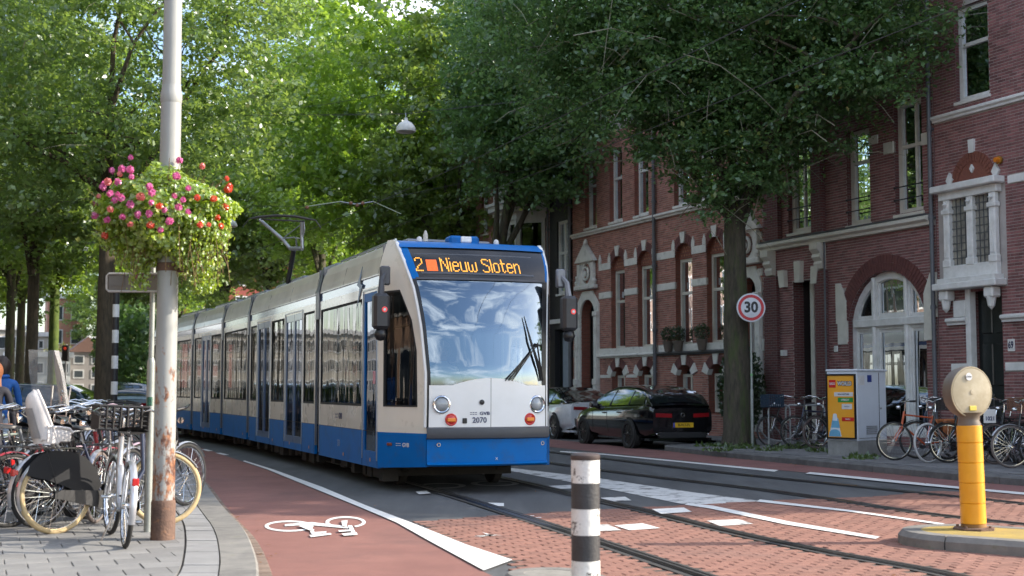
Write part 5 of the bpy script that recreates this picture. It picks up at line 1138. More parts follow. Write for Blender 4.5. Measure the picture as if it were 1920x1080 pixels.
def crown(name, lobes, nclu, per, cr, ls, seed, clip=None, droop=.25, shell=.55):
    g = np.random.RandomState(seed); lob = np.array(lobes, float); wts = (lob[:,3]*lob[:,4]*lob[:,5])**.85; wts /= wts.sum()
    idx = g.choice(len(lob), nclu, p=wts); d = g.normal(size=(nclu,3)); d /= np.linalg.norm(d, axis=1)[:,None]
    r = (shell + (1-shell)*g.rand(nclu)**.6); wobble = 1 + .16*np.sin(d[:,0]*5+seed)*np.cos(d[:,2]*6+seed*2) + .10*np.sin(d[:,1]*9)
    C = lob[idx,:3] + d*lob[idx,3:6]*(r*wobble)[:,None]
    inner = g.rand(nclu) < .22; C[inner] = lob[idx[inner],:3] + (d[inner]*lob[idx[inner],3:6])*(g.rand(inner.sum())**.5*.7)[:,None]
    n = nclu*per; ci = np.repeat(np.arange(nclu), per); size = (.5+g.rand(nclu))[ci]
    ax = g.normal(size=(nclu,3)); ax[:,2] = ax[:,2]*.3 - droop; ax /= np.linalg.norm(ax, axis=1)[:,None]
    u = g.rand(n)
    P = C[ci] + ax[ci]*((u-.3)*cr*1.9*size)[:,None] + g.normal(size=(n,3))*(cr*.42*size*(1.1-u*.6))[:,None]*np.array([1,1,.62])
    if clip is not None: P = P[clip(P)]; n = len(P)
    nrm = g.normal(size=(n,3)); nrm[:,2] = np.abs(nrm[:,2])*1.1+.25; nrm /= np.linalg.norm(nrm, axis=1)[:,None]
    t = g.normal(size=(n,3)); t -= nrm*(t*nrm).sum(1)[:,None]; t /= np.linalg.norm(t, axis=1)[:,None]; s = np.cross(nrm, t)
    sz = (ls*(.42+1.05*g.rand(n)**1.6))[:,None]
    V = np.empty((n,4,3)); V[:,0] = P-t*sz*.55; V[:,1] = P+s*sz*.32+nrm*sz*.06; V[:,2] = P+t*sz*.55; V[:,3] = P-s*sz*.32+nrm*sz*.06
    me = bpy.data.meshes.new(name); me.vertices.add(n*4); me.vertices.foreach_set('co', V.reshape(-1).astype(np.float32))
    me.loops.add(n*4); me.loops.foreach_set('vertex_index', np.arange(n*4, dtype=np.int32)); me.polygons.add(n)
    me.polygons.foreach_set('loop_start', np.arange(0, n*4, 4, dtype=np.int32)); me.polygons.foreach_set('loop_total', np.full(n, 4, dtype=np.int32)); me.update(); me.validate()
    return me, C
def trunk_mesh(h, r0, r1, seed, lean=(0,0), bark=BARK, flare=1.35):
    q = random.Random(seed); m = MB(); n = 16; k = 14; vs = []
    for i in range(k+1):
        u = i/k; z = h*u; r = r0 + (r1-r0)*u + r0*(flare-1)*math.exp(-u*h/.28)
        for j in range(n):
            a = 2*math.pi*j/n; rr = r*(1 + .05*math.sin(3*a+seed+u*2) + .035*q.uniform(-1,1) + .10*math.exp(-u*h/.3)*math.sin(5*a+seed)); vs.append((rr*math.cos(a)+lean[0]*u, rr*math.sin(a)+lean[1]*u, z-.06))
    m.add(vs, [(i*n+j, i*n+(j+1)%n, (i+1)*n+(j+1)%n, (i+1)*n+j) for i in range(k) for j in range(n)])
    return m.mesh('trunk', bark, 60)
def limb_path(a, b, q, sag=.0):
    a, b = Vector(a), Vector(b); L_ = (b-a).length; pts = []
    o = Vector((q.uniform(-1,1), q.uniform(-1,1), q.uniform(.1,.8)))*L_*.10
    for i in range(7):
        u = i/6; pts.append(a.lerp(b, u) + o*math.sin(math.pi*u) + Vector((q.uniform(-1,1), q.uniform(-1,1), q.uniform(-1,1)))*L_*.015)
    return pts
def tree(name, label, loc, h, r0, lobes, cm, bark=BARK, nclu=900, per=110, cr=.6, ls=.12, seed=1, clip=None, twigs=0, lean=(0,0), group=None, droop=.25):
    t = thing(name, label, 'tree', loc, 0, group); q = random.Random(seed)
    link('trunk', trunk_mesh(h, r0, r0*.74, seed, lean, bark), t)
    me, C = crown('crown', lobes, nclu, per, cr, ls, seed, clip, droop); me.materials.append(cm); link('crown', me, t)
    top = Vector((lean[0], lean[1], h-.3)); n = 6 + int(q.random()*2)
    for k in range(n):
        l = lobes[k % len(lobes)]; a = 2*math.pi*k/n + q.uniform(-.3,.3)
        e = Vector((l[0]+l[3]*.55*math.cos(a), l[1]+l[4]*.55*math.sin(a), l[2]+l[5]*q.uniform(-.2,.6))); p = limb_path(top - Vector((0,0,q.uniform(0,h*.12))), e, q)
        m = MB(); rr = r0*.42; m.tube(p, [rr*(1-.14*i) for i in range(7)], 7)
        for j in range(5):
            i = q.randrange(2,6); c = C[q.randrange(len(C))]; c = Vector(c); 
            if (c-p[i]).length < 4.5: m.tube(limb_path(p[i], c, q), [rr*.34*(1-.13*w) for w in range(7)], 5)
        ob('limb', m, bark, t, 60)
    if twigs:
        m = MB()
        for k in range(twigs):
            c = Vector(C[q.randrange(len(C))]); c += (c-Vector(lobes[0][:3])).normalized()*.25; d = Vector((q.gauss(0,1), q.gauss(-.5,1), q.uniform(-.7,.5))).normalized()*q.uniform(.7,2.1); m.tube([c-d*.5, c+Vector((0,0,.12)), c+d*.5+Vector((0,0,-.1)), c+d*.8+Vector((0,0,-.35))], [.012,.01,.007,.003], 4)
        ob('twigs', m, mat('twig_pale', (.30,.28,.21), .9), t, kind='stuff')
    return t
tc_ = (5.05, 29.95)
def clipR(P):   # keep the crown off the house fronts
    X = P[:,0]+tc_[0]; Y = P[:,1]+tc_[1]; return ((X-9.8)*.92 + (Y-26)*.391) < -.25
tree('elm_tree', 'big dark-leaved elm with mossy trunk standing behind the 30 sign', (*tc_, .1), 5.6, .31,
     [(-.4,0,10.8,3.6,3.2,4.4),(-3.2,.8,10.4,2.8,2.6,3.2),(-.25,-.8,5.95,1.15,1.1,1.15),(.2,-.8,6.7,1.6,1.3,1.4),(1.3,-1.3,7.6,1.5,1.3,1.4),(2.6,-2.6,8.6,1.5,1.4,1.7),(-1.5,-1.0,7.9,1.9,1.6,1.7),(1.4,-1.4,8.9,1.9,1.7,2.0),(2.0,-2.6,10.4,1.9,1.7,2.2),(-3.0,-.4,8.6,1.5,1.5,1.3),(-.6,-1.3,9.0,2.2,1.4,2.2)],
     L_DARK, nclu=1500, per=135, cr=.55, ls=.105, seed=3, clip=clipR, twigs=260)
tc2 = (-.45, 44.5)
tree('elm_tree', 'dark elm rising behind the tram roof in front of the bay house', (*tc2, .1), 6.4, .28,
     [(2.0,-.6,13,3.6,4.0,6.0),(.4,.2,11.2,2.4,2.4,3.6),(4.6,-1.6,10.8,2.6,2.2,3.0),(2.6,-1.4,8.9,2.6,1.8,1.6),(.4,-1,9.0,1.8,1.8,1.7)], L_DARK, nclu=1200, per=75, cr=.7, ls=.17, seed=8,
     clip=lambda P: ((P[:,0]+tc2[0]-9.8)*.92 + (P[:,1]+tc2[1]-26)*.391) < -.3)
lt = D(194, 748, 38.0)
tree('street_tree', 'tall olive-green street tree with thick speckled trunk beside the striped post', (lt.x, lt.y, .1), 7.4, .27,
     [(.6,0,11.6,5.6,4.6,5.0),(-4.6,.5,10.0,3.6,3.4,4.2),(3.2,-.4,10.4,2.4,2.4,3.2),(1.4,-.8,8.4,2.8,2.4,1.7),(-2.2,-1.2,7.8,2.6,2.2,2.0),(1.6,.5,14.5,3.4,3.4,3.0)],
     L_OLIVE, BARKL, nclu=860, per=95, cr=.62, ls=.15, seed=5, twigs=60)
# generic crowns for the rows further off, copies share them
GEN = [([(0,0,12.5,4.4,4.2,6.2),(-2.2,.8,10.0,2.8,2.6,3.2),(2.4,-.6,10.4,2.7,2.6,3.4),(.3,-1,7.9,2.6,2.4,2.0)], 15),
       ([(0,0,12.0,3.9,4.0,6.0),(1.8,1.2,9.4,2.7,2.6,3.0),(-2.2,-1.0,11.4,2.6,2.5,4.2),(0,.5,16.5,2.6,2.6,2.8)], 23)]
protos = {}
def far_tree(k, loc, cm, label, rz, s=1., bark=BARK, sq=1.):
    key = k
    if key not in protos:
        me, C = crown('crown', GEN[k][0], 640, 75, .66, .225, GEN[k][1]); q = random.Random(k)
        tr = trunk_mesh(7.2, .26, .2, k); lm = []
        for j in range(5):
            l = GEN[k][0][j % 4]; m = MB(); p = limb_path((0,0,6.6-j*.25), (l[0]+l[3]*.5*math.cos(j*1.3), l[1]+l[4]*.5*math.sin(j*1.3), l[2]+l[5]*.2), q); m.tube(p, [.1*(1-.13*i) for i in range(7)], 6); lm.append(m.mesh('limb', bark, 60))
        protos[key] = (me, tr, lm)
    me, tr, lm = protos[key]; t = thing('street_tree', label, 'tree', (loc[0], loc[1], 0), rz); t.scale = (s*sq, s*sq, s)
    for nm, mesh_, mt in [('crown', me, cm), ('trunk', tr, bark)] + [('limb', l, bark) for l in lm]:
        if not mesh_.materials: mesh_.materials.append(mt)
        o = link(nm, mesh_, t); o.material_slots[0].link = 'OBJECT'; o.material_slots[0].material = mt
    return t
FTREES = [
 (0, D(724,740,57), L_LIME, 'brightest lime-green tree above the tram, right of the pantograph', 0.4, 1.12, BARK),
 (1, D(858,740,53), L_MID, 'mid green tree squeezed between the bright lime tree and the dark elm', 2.0, .98, BARK),
 (1, D(600,740,71), L_LIME, 'green tree above the pantograph, next beyond the brightest lime tree', 1.2, 1.2, BARK),
 (0, D(500,740,84), L_MID, 'shaded green tree over the middle of the tram with red and white house below', 2.6, 1.25, BARK),
 (1, D(415,740,98), L_MID, 'distant green tree over the rear of the tram right of the flower basket', 4.0, 1.25, BARK),
 (0, D(98,740,62), L_LIME, 'street tree with vivid mossy green trunk beside the far brick tower', .9, 1.0, BARKM),
 (1, D(57,740,52), L_MID, 'street tree with slim grey-brown trunk, left of the mossy green trunk', 5.1, 1.0, BARKL),
 (0, D(36,740,80), L_MID, 'thin dark trunked tree third from the left edge above the blue-jacketed walker', 3.3, 1.1, BARK),
 (1, D(16,740,72), L_LIME, 'dark trunked tree at the left edge directly above the walkers', 1.9, 1.1, BARK),
 (0, D(262,740,88), L_MID, 'dark tree behind the striped post shading red and yellow hoardings', 5.5, 1.0, BARK),
 (1, D(330,740,112), L_LIME, 'far bright tree hidden mostly behind the steel pole', .7, 1.2, BARK),
 (0, D(-20,740,100), L_OLIVE, 'pale olive tree beyond the leftmost trunks', 2.2, 1.2, BARK),
 (0, D(200,740,150), L_OLIVE, 'hazy distant tree between thick speckled trunk and steel pole', 1.0, 1.0, BARK),
 (0, Vector((-15.5,24)), L_OLIVE, 'street tree on the near left side just outside the picture edge', .5, 1.0, BARKL),
 (1, Vector((11.4,17.3)), L_MID, 'small unseen tree added right of the picture to dapple the crossing', 1.0, .5, BARK),  # unseen tree added to break up the straight shadow edge of the houses
 (1, Vector((-16,11)), L_MID, 'next street tree on the left, beside the camera', 2.5, 1.0, BARKL),
 (0, Vector((-15,-3)), L_OLIVE, 'street tree on the left behind the camera', 4.5, 1.0, BARKL),
 (1, D(660,740,100), L_OLIVE, 'far tree whose top shows behind the brightest lime tree', 1.7, 1.35, BARK),
 (0, D(770,740,84), L_LIME, 'far tree whose crown fills gaps behind the hanging street lamp', 3.9, 1.3, BARK),
]
for a in FTREES: far_tree(a[0], a[1], a[2], a[3], a[4], a[5], a[6])
for px, Z, r, sd, lab in ((246,66,2.0,7,'dark green bush mass between striped post and slim pole'),(268,60,1.7,8,'dark green bush close to the slim pole')):
    p = D(px, 735, Z); t = thing('bush', lab, 'bush', (p.x, p.y, 0)); v, f_ = leafball(3400, r, .15, sd, 1.3); ob('foliage', MB().add([(a,b,c+r*1.6) for a,b,c in v], f_), L_DARK, t); ob('stem', MB().tube([(0,0,0),(0,0,r*1.6)], .09, 6), BARK, t)
# autumn bushes far down the street
for px, Z, r, cm, lab, sd in ((143,120,1.9,leafmat('autumn_leaf', (.45,.20,.05), (.30,.11,.03), (.5,.25,.05)),'round orange-brown autumn bush far down the left pavement',1),(112,125,2.4,leafmat('yellow_leaf', (.35,.34,.08), (.2,.2,.05), (.4,.4,.08)),'yellow-green bush beside the round orange autumn bush',2)):
    p = D(px, 735, Z); t = thing('bush', lab, 'bush', (p.x, p.y, 0)); v, f_ = leafball(2200, r, .16, sd, 1.25); ob('foliage', MB().add([(a,b,c+r*1.15) for a,b,c in v], f_), cm, t); ob('stem', MB().tube([(0,0,0),(0,0,r)], .08, 6), BARK, t)
# ---------------- far buildings at the end of the street ----------------
def far_house(label, px, Z, w_, h_, d_, c, cw, rows, cols, roof='flat', rz=None, name='far_house', wf=.62):
    p = px if isinstance(px, Vector) else D(px, 740, Z); t = thing(name, label, 'house', (p.x, p.y, 0), R(22) if rz is None else rz)
    mt = mat('far_wall_%s' % '_'.join(str(int(x*100)) for x in c), c, .85, c2=tuple(x*.8 for x in c), scale=.6); mt2 = mat('far_window', (.05,.06,.07), .15); 
    fr = mat('far_frame_%d' % int(cw*100), (cw,cw,cw), .6)
    ob('wall', MB().box(-w_/2, w_/2, 0, d_, 0, h_), mt, t)
    if roof == 'gable': ob('roof', MB().add([(-w_/2-.2,-.3,h_),(w_/2+.2,-.3,h_),(w_/2+.2,d_+.3,h_),(-w_/2-.2,d_+.3,h_),(0,-.3,h_+w_*.45),(0,d_+.3,h_+w_*.45)], [(0,1,4),(3,5,2),(0,4,5,3),(1,2,5,4),(0,3,2,1)]), mat('far_roof', (.16,.09,.07), .8), t)
    else: ob('roof', MB().box(-w_/2-.25, w_/2+.25, -.25, d_+.25, h_, h_+.45), fr, t)
    cw_, ch = w_/cols, (h_-.8)/rows; fm = MB().box(-cw_*wf/2, cw_*wf/2, -.06, .02, 0, ch*.62).mesh('window', fr); gm = MB().box(-cw_*wf/2+.12, cw_*wf/2-.12, -.08, -.03, .12, ch*.62-.12).mesh('pane', mt2)
    for i in range(cols):
        for j in range(rows):
            o = link('window', fm, t, (-w_/2+cw_*(i+.5), 0, .8+ch*j+.2)); link('pane', gm, o)
    return t
far_house('pale red brick tower block glimpsed between mossy trunk and thick trunk', 122, 150, 4.2, 11.5, 6, (.40,.20,.14), .6, 4, 2, name='brick_tower')
far_house('white and glass building with long pale roof beyond the brick tower', 152, 165, 8, 7.6, 9, (.62,.66,.68), .75, 4, 8)
far_house('ochre low building with tan front under the brick tower', 118, 138, 7.5, 4.6, 6, (.50,.36,.20), .6, 1, 4, 'flat')
far_house('mauve grey house with gabled front left of the thick speckled trunk', 163, 118, 3.0, 4.6, 6, (.27,.25,.24), .5, 3, 2, 'gable')
far_house('pale stone facade behind the leftmost trunks', -10, 130, 11, 6.5, 8, (.50,.47,.42), .7, 4, 12)
far_house('white-framed glasshouse front left of the mossy green trunk', 72, 112, 5, 4.0, 5, (.60,.62,.62), .8, 2, 5, wf=.8)
far_house('red brick block with rows of white window bays above the tram middle', 452, 128, 15, 13.6, 9, (.34,.09,.07), .75, 5, 7)
far_house('small white and red house above the tram rear, half hidden by leaves', 392, 135, 7, 11.4, 9, (.50,.42,.42), .75, 4, 4)
far_house('long pale terrace closing the street behind the trees left of the pole', -470, 120, 46, 7.0, 9, (.50,.46,.40), .75, 3, 15)
far_house('long unseen terrace of tan brick houses added on the left to fill reflections', Vector((-22.5,14,0)), 0, 62, 11.5, 8, (.40,.26,.19), .75, 4, 22, rz=R(113), name='added_terrace')  # added out of view: blocks sky in the glass, warms the tram side
far_house('tall unseen brown brick terrace added on the left to block sky reflections', Vector((-44,60,0)), 0, 74, 14, 8, (.30,.21,.17), .7, 5, 26, rz=R(113), name='added_terrace')  # added out of view to hide horizon sky from the window reflections
for k, (x, y) in enumerate(((-30,38),(-33,48),(-36,60),(-27,30))): far_tree(k % 2, Vector((x, y)), (L_MID, L_OLIVE)[k % 2], ('added unseen tree on the far left side, first past the frame','added unseen tree on the far left side, second past the frame','added unseen tree on the far left side, third past the frame','added unseen tree on the far left side, nearest past the frame')[k], k*1.3, 1.1)  # unseen trees added before that terrace, also screening sky from reflections
for px, Z, w_, h_, c, lab in ((224,72,.45,2.3,(.6,.42,.05),'yellow hoarding panel behind the striped post'),(231,73,.6,2.3,(.45,.04,.05),'red hoarding panel next to the yellow one'),(247,76,.7,2.6,(.28,.06,.09),'tall crimson banner panel nearer the steel pole'),(258,78,.8,3.6,(.45,.42,.55),'lilac banner panel beside the crimson one')):
    p = D(px, 735, Z); t = thing('banner', lab, 'banner', (p.x, p.y, 0), R(8)); ob('panel', MB().box(-w_/2, w_/2, 0, .06, .8, h_), mat('banner_%d' % px, c, .6), t)
    for x in (-w_/2, w_/2): ob('post', MB().tube([(x,.03,0),(x,.03,h_+.1)], .03, 6), GALV, t)
# ---------------- bicycles ----------------
TYB = mat('tyre_black', (.018,.018,.018), .8, c2=(.03,.03,.03), scale=20); TYC = mat('tyre_cream', (.52,.40,.22), .75, c2=(.42,.31,.16), scale=14); TYW = mat('tyre_white', (.55,.55,.55), .7, c2=(.4,.4,.4), scale=14); TYG = mat('tyre_brown', (.16,.13,.12), .8)
BKB = mat('bike_black', (.012,.012,.014), .3, coat=.3); LEATH = mat('saddle_black', (.02,.02,.022), .45); BRN = mat('saddle_brown', (.22,.10,.055), .5, c2=(.15,.07,.04)); REDL = mat('rear_lamp', (.5,.02,.02), .25); SILV = mat('bike_silver', (.5,.51,.54), .3, .6)
PLB = mat('crate_black', (.018,.018,.02), .5)
WMESH = {}
def wheel_meshes(r, tyre):
    k = (r, tyre.name)
    if k not in WMESH:
        rim = MB(); rim.torus((0,0,0), r-.038, .012, n=36, k=6, squash=1.5); rim.lathe([(.018,-.05),(.03,-.03),(.018,-.02),(.018,.02),(.03,.03),(.018,.05)], 8, axis='Y')
        for i in range(28):
            a = 2*math.pi*i/28; a2 = a + (.35 if i % 2 else -.35); s = .025 if i % 4 < 2 else -.025; rim.tube([(.025*math.cos(a2), s, .025*math.sin(a2)), ((r-.04)*math.cos(a), 0, (r-.04)*math.sin(a))], .0021, 3, caps=False)
        WMESH[k] = (MB().torus((0,0,0), r-.022, .027 if tyre is TYC else .021, n=40, k=8).mesh('tyre', tyre, 80), rim.mesh('wheel', CHROME, 60))
    return WMESH[k]
def bike(label, rear, ang, frame=BKB, tyre=TYB, kind='step', fender=BKB, saddle=LEATH, steer=8, lean=2, crate=None, rack=True, guard=False, seat=None, flat=False, screen=False, group='bicycles', z=.122, bars=CHROME, sidebag=None, front_ref=False, red=True, r=.34, fork=None):
    wb = 1.08; a = R(ang)
    if front_ref: rear = (rear[0]-wb*math.cos(a), rear[1]-wb*math.sin(a))
    t = thing('bicycle', label, 'bicycle', (rear[0], rear[1], z), a, group, rot=(R(lean), 0, a))
    ty, rm = wheel_meshes(r, tyre); ST = Matrix.Translation((.93,0,0)) @ Matrix.Rotation(R(steer), 4, 'Z') @ Matrix.Translation((-.93,0,0)); I = Matrix.Identity(4)
    for x, M4 in ((0, I), (wb, ST)):
        p = M4 @ Vector((x,0,r)); w_ = link('wheel', rm, t, p, (0, rnd.uniform(0,.2), R(steer) if x else 0)); link('tyre', ty, w_)
    sf = lambda P: [ST @ Vector(p) for p in P]
    BB = (.46,0,.27); sc_ = (.27,0,.78); hb, ht = (.93,0,.62), (.87,0,.86); m = MB(); tb = .015
    m.tube([BB, sc_], tb, 8); m.tube([hb, ht], .019, 8)
    if kind == 'step': m.tube([BB, (.62,0,.30), (.78,0,.42), hb], .019, 8); m.tube([(.40,0,.46),(.60,0,.42),(.78,0,.55),(.905,0,.72)], .014, 8)
    elif kind == 'curve': m.tube([BB, (.60,0,.26), (.76,0,.34), (.88,0,.52), ht], .024, 8)
    else: m.tube([BB, hb], .018, 8); m.tube([(.285,0,.74), (.885,0,.80)], .015, 8)
    for s in (-.05,.05): m.tube([BB, (0,s,r)], .009, 6); m.tube([(.285,0,.74), (0,s,r)], .008, 6)
    ob('frame', m, frame, t, 60)
    m = MB()
    for s in (-.05,.05): m.tube(sf([hb, (.95,s*.9,.56), (1.02,s,.46), (wb,s,r)]), .011, 6)
    m.tube(sf([(.95,-.05,.58),(.95,.05,.58)]), .013, 6); ob('fork', m, fork or frame, t, 60)
    m = MB(); m.tube([sc_, (.245,0,.88)], .012, 6); ob('seat_post', m, CHROME, t)
    m = MB(); n = 10
    def sad(u, v):
        x = .12 - .27*u; wdt = .02 + .10*max(0,(u-.35)/.65)**.8 if u > .35 else .02+.0*u; q = math.pi*v; return Vector((.245+x, wdt*math.cos(q), .90 + .035*math.sin(q) + .03*u**2))
    m.grid(n, 8, sad); m.grid(n, 1, lambda u, v: (lambda p: Vector((p.x, p.y, .895+.03*u**2)))(sad(u, 0 if v < .5 else 1))); ob('saddle', m, saddle, t, 60)
    m = MB(); m.tube(sf([ht, (.855,0,.98), (.86,0,1.02)]), .012, 6)
    if flat: P = [(.80,.30,1.03),(.86,.12,1.03),(.88,0,1.03),(.86,-.12,1.03),(.80,-.30,1.03)]
    else: P = [(.56,.27,1.05),(.70,.29,1.07),(.84,.22,1.10),(.92,.08,1.06),(.90,0,1.03),(.92,-.08,1.06),(.84,-.22,1.10),(.70,-.29,1.07),(.56,-.27,1.05)]
    m.tube(sf(P), .0115, 7); ob('handlebar', m, bars, t, 60)
    m = MB(); e = P[0], P[1]
    for s in (1,-1): m.tube(sf([(P[0][0],s*P[0][1],P[0][2]), ((P[0][0]*.3+P[1][0]*.7), s*(P[0][1]*.3+P[1][1]*.7), P[0][2]*.3+P[1][2]*.7)]), .017, 7)
    m.tube(sf([(.8,.05,1.08),(.98,.06,.95),(.95,.03,.7)]), .004, 4); ob('grips', m, LEATH, t, 60)
    if fender is not None:
        for cx, a0, a1, M4 in ((0, -20, 170, I), (wb, 5, 150, ST)):
            m = MB(); rr = r + .022; N_ = 18; m.grid(N_, 4, lambda u, v: M4 @ Vector((cx + (rr - .012*(abs(v-.5)*2)**2)*math.cos(R(a0+(a1-a0)*u))*(-1 if cx else -1)*-1, (v-.5)*.056, r + (rr - .012*(abs(v-.5)*2)**2)*math.sin(R(a0+(a1-a0)*u)))) if False else M4 @ Vector((cx - (rr-.012*(abs(v-.5)*2)**2)*math.cos(R(a0+(a1-a0)*u)), (v-.5)*.056, r+(rr-.012*(abs(v-.5)*2)**2)*math.sin(R(a0+(a1-a0)*u)))))
            ob('mudguard', m, fender, t, 70)
    m = MB()
    def cc(u, v, s):
        x = -.05+.58*u; h_ = .035+.055*u; return Vector((x, -.055+s, r + (BB[2]-r)*min(1,max(0,x/.46)) + (v-.5)*2*h_))
    if not flat:
        m.grid(10,2,lambda u,v: cc(u,v,0)); m.grid(10,2,lambda u,v: cc(u,v,-.03)); m.grid(10,1,lambda u,v: cc(u,1,-.03*v)); m.grid(10,1,lambda u,v: cc(u,0,-.03*v)); ob('chain_case', m, PLB, t)
    m = MB(); m.tube([(BB[0],-.09,BB[2]),(BB[0],.09,BB[2])], .018, 8); m.lathe([(.08,-.004),(.08,.004)], 18, (BB[0],-.07,BB[2]), axis='Y')
    m.tube([(BB[0],-.09,BB[2]),(BB[0]+.12,-.10,BB[2]-.11)], .009, 6); m.tube([(BB[0],.09,BB[2]),(BB[0]-.12,.10,BB[2]+.11)], .009, 6); m.bbox(BB[0]+.08,BB[0]+.17,-.19,-.11,BB[2]-.125,BB[2]-.10,.006); m.bbox(BB[0]-.17,BB[0]-.08,.11,.19,BB[2]+.10,BB[2]+.125,.006); ob('crankset', m, STEEL, t, 50)
    if rack:
        m = MB()
        for s in (-.06,.06): m.tube([(.26,s*.5,.72),(.16,s,.745),(-.22,s,.745)], .006, 5); m.tube([(-.12,s,.745),(0,s,r)], .005, 5)
        for x in (-.22,-.08,.08): m.tube([(x,-.06,.745),(x,.06,.745)], .005, 5)
        ob('carrier', m, BKB if frame is not SILV else SILV, t)
    if red: ob('rear_light', MB().bbox(-r-.07,-r-.04,-.025,.025,.52,.58,.006).bbox(-r-.045,-r-.01,-.01,.01,.53,.57,.003), REDL, t)
    ob('front_light', MB().lathe([(.035,-.03),(.03,.02),(0,.04)], 10, ST @ Vector((.99,0,.93)), axis='X'), CHROME, t, 50)
    ob('kickstand', MB().tube([(.30,.06,.3),(.26,.16,.03)], .008, 5), STEEL, t)
    if guard:
        m = MB(); P = [(-.30,.52),(-.10,.47),(.08,.40),(.22,.345),(.36,.34),(.42,.40),(.36,.56),(.26,.66),(.12,.715),(-.04,.73),(-.18,.70),(-.27,.62)]
        for s in (-.06,.06): m.plate(P, [], lambda u, v, d: Vector((u, s, v)))
        ob('coat_guard', m, mat('guard_black', (.012,.013,.016), .6, spec=.25), t)
    if crate:
        x0, z0, mt, wdt, L_, h_ = crate; m = MB(); M4 = ST if x0 > .6 else I
        for zz in np.linspace(0, h_, 6): m.tube([M4 @ Vector(p) for p in ((x0,-wdt/2,z0+zz),(x0+L_,-wdt/2,z0+zz),(x0+L_,wdt/2,z0+zz),(x0,wdt/2,z0+zz))], .007 if 0 < zz < h_-.01 else .013, 5, closed=True)
        for k in range(7):
            for (p, q) in (((x0,-wdt/2),(x0+L_,-wdt/2)),((x0+L_,-wdt/2),(x0+L_,wdt/2)),((x0+L_,wdt/2),(x0,wdt/2)),((x0,wdt/2),(x0,-wdt/2))):
                u = k/7; X, Y = p[0]+(q[0]-p[0])*u, p[1]+(q[1]-p[1])*u; m.tube([M4 @ Vector((X,Y,z0)), M4 @ Vector((X,Y,z0+h_))], .012, 4)
        m.box(x0,x0+L_,-wdt/2,wdt/2,z0,z0+.008, M4=M4); ob('basket', m, mt, t)
    if seat:
        bs = link('child_seat', None, t, (-.04,0,.79)); bs.scale = (.84,.84,.74); m = MB()
        def sh(u, v, k=0):
            ph = (v-.5)*2*R(100 - 35*u); z = .64*u; R1 = (.155 - .012*k) * math.sqrt(max(0, 1 - max(0, (u-.62)/.38)**2.4*.93)); x = -.03 - .13*u - (R1*.95)*math.cos(ph); return Vector((x, R1*math.sin(ph), z))
        m.grid(14, 14, lambda u, v: sh(u, v)); m.grid(14, 14, lambda u, v: sh(u, v, 1)+Vector((.006,0,0)))
        m.tube([sh(u, 0)+Vector((.004,0,0)) for u in [i/12 for i in range(13)]], .012, 6); m.tube([sh(u, 1)+Vector((.004,0,0)) for u in [i/12 for i in range(13)]], .012, 6)
        m.grid(8, 8, lambda u, v: Vector((-.17+.34*u, (v-.5)*.28, .02+.03*(2*abs(v-.5))**2-.01*u)))
        for s in (-1,1): m.grid(8, 4, lambda u, v: Vector((-.12+.26*u, s*(.145+.012*math.sin(v*3)), .02+(.17-.05*u**2)*v))); m.tube([(-.12,s*.15,.20),(.02,s*.155,.19),(.12,s*.155,.17),(.16,s*.15,.12)], .017, 6)
        ob('seat_shell', m, seat, bs, 50)
        m = MB(); m.grid(6, 6, lambda u, v: sh(.10+.56*u, .30+.40*v)+Vector((-.012,0,0))); ob('seat_back_panel', m, mat('seat_grey', (.33,.32,.32), .6), bs, 60)
        ob('seat_cushion', MB().grid(8, 8, lambda u, v: sh(.05+.8*u, .2+.6*v, 2)+Vector((.012,0,0))), mat('cushion_dark', (.05,.05,.055), .8), bs, 60)
        m = MB(); m.tube([(.02,-.05,.02),(.10,-.05,-.1),(.14,-.02,-.26)], .012, 6); m.tube([(.02,.05,.02),(.10,.05,-.1),(.14,.02,-.26)], .012, 6); ob('seat_bracket', m, WPR, bs)
    if screen:
        m = MB(); m.grid(8, 8, lambda u, v: Vector((.98 - .14*u - .18*(abs(v-.5)*2)**2, (v-.5)*(.50-.26*max(0,u-.6)), 1.10+.56*u))); ob('windscreen', m, glassmat('screen_clear', (.86,.88,.88), 1.7, milk=.24), t, 60)
        m = MB(); m.tube([(.9,-.12,1.0),(.93,-.14,1.3)], .008, 5); m.tube([(.9,.12,1.0),(.93,.14,1.3)], .008, 5); ob('screen_struts', m, STEEL, t)
    if sidebag:
        m = MB()
        for s in (-1,1): m.bbox(-.22,.14,s*.12-.05,s*.12+.05,.40,.72,.03)
        ob('pannier', m, sidebag, t, 40)
    return t
PGR = mat('bike_pale_green', (.50,.55,.44), .35, coat=.3); PINK = mat('bike_lilac', (.50,.36,.42), .35, coat=.3); ORG = mat('bike_orange', (.62,.12,.04), .3, coat=.4); NVY = mat('bike_navy', (.02,.03,.07), .3, coat=.4)
CREAMSEAT = mat('seat_cream', (.72,.68,.66), .4, c2=(.66,.62,.60)); REDF = mat('bike_red', (.35,.03,.04), .3, coat=.3); GREYB = mat('bike_grey', (.2,.21,.22), .35, .3)
GL = 'bicycles parked on the near pavement'
bike('black bicycle with fat cream tyres, coat guard and white child seat', (-4.02,11.85), 47, NVY, TYC, 'curve', SILV, guard=True, seat=CREAMSEAT, steer=-22, lean=-3, group=GL)
bike('silver bicycle seen from behind with black crate over its front wheel', (-3.10,10.78), 112, SILV, TYB, 'curve', SILV, crate=(.86,.92,PLB,.42,.30,.20), steer=6, lean=3, group=GL, rack=False)
bike('bicycle with dark red mudguards and bright rims behind the cream-tyred one', (-4.62,12.35), 52, REDF, TYB, 'step', REDF, steer=12, group=GL)
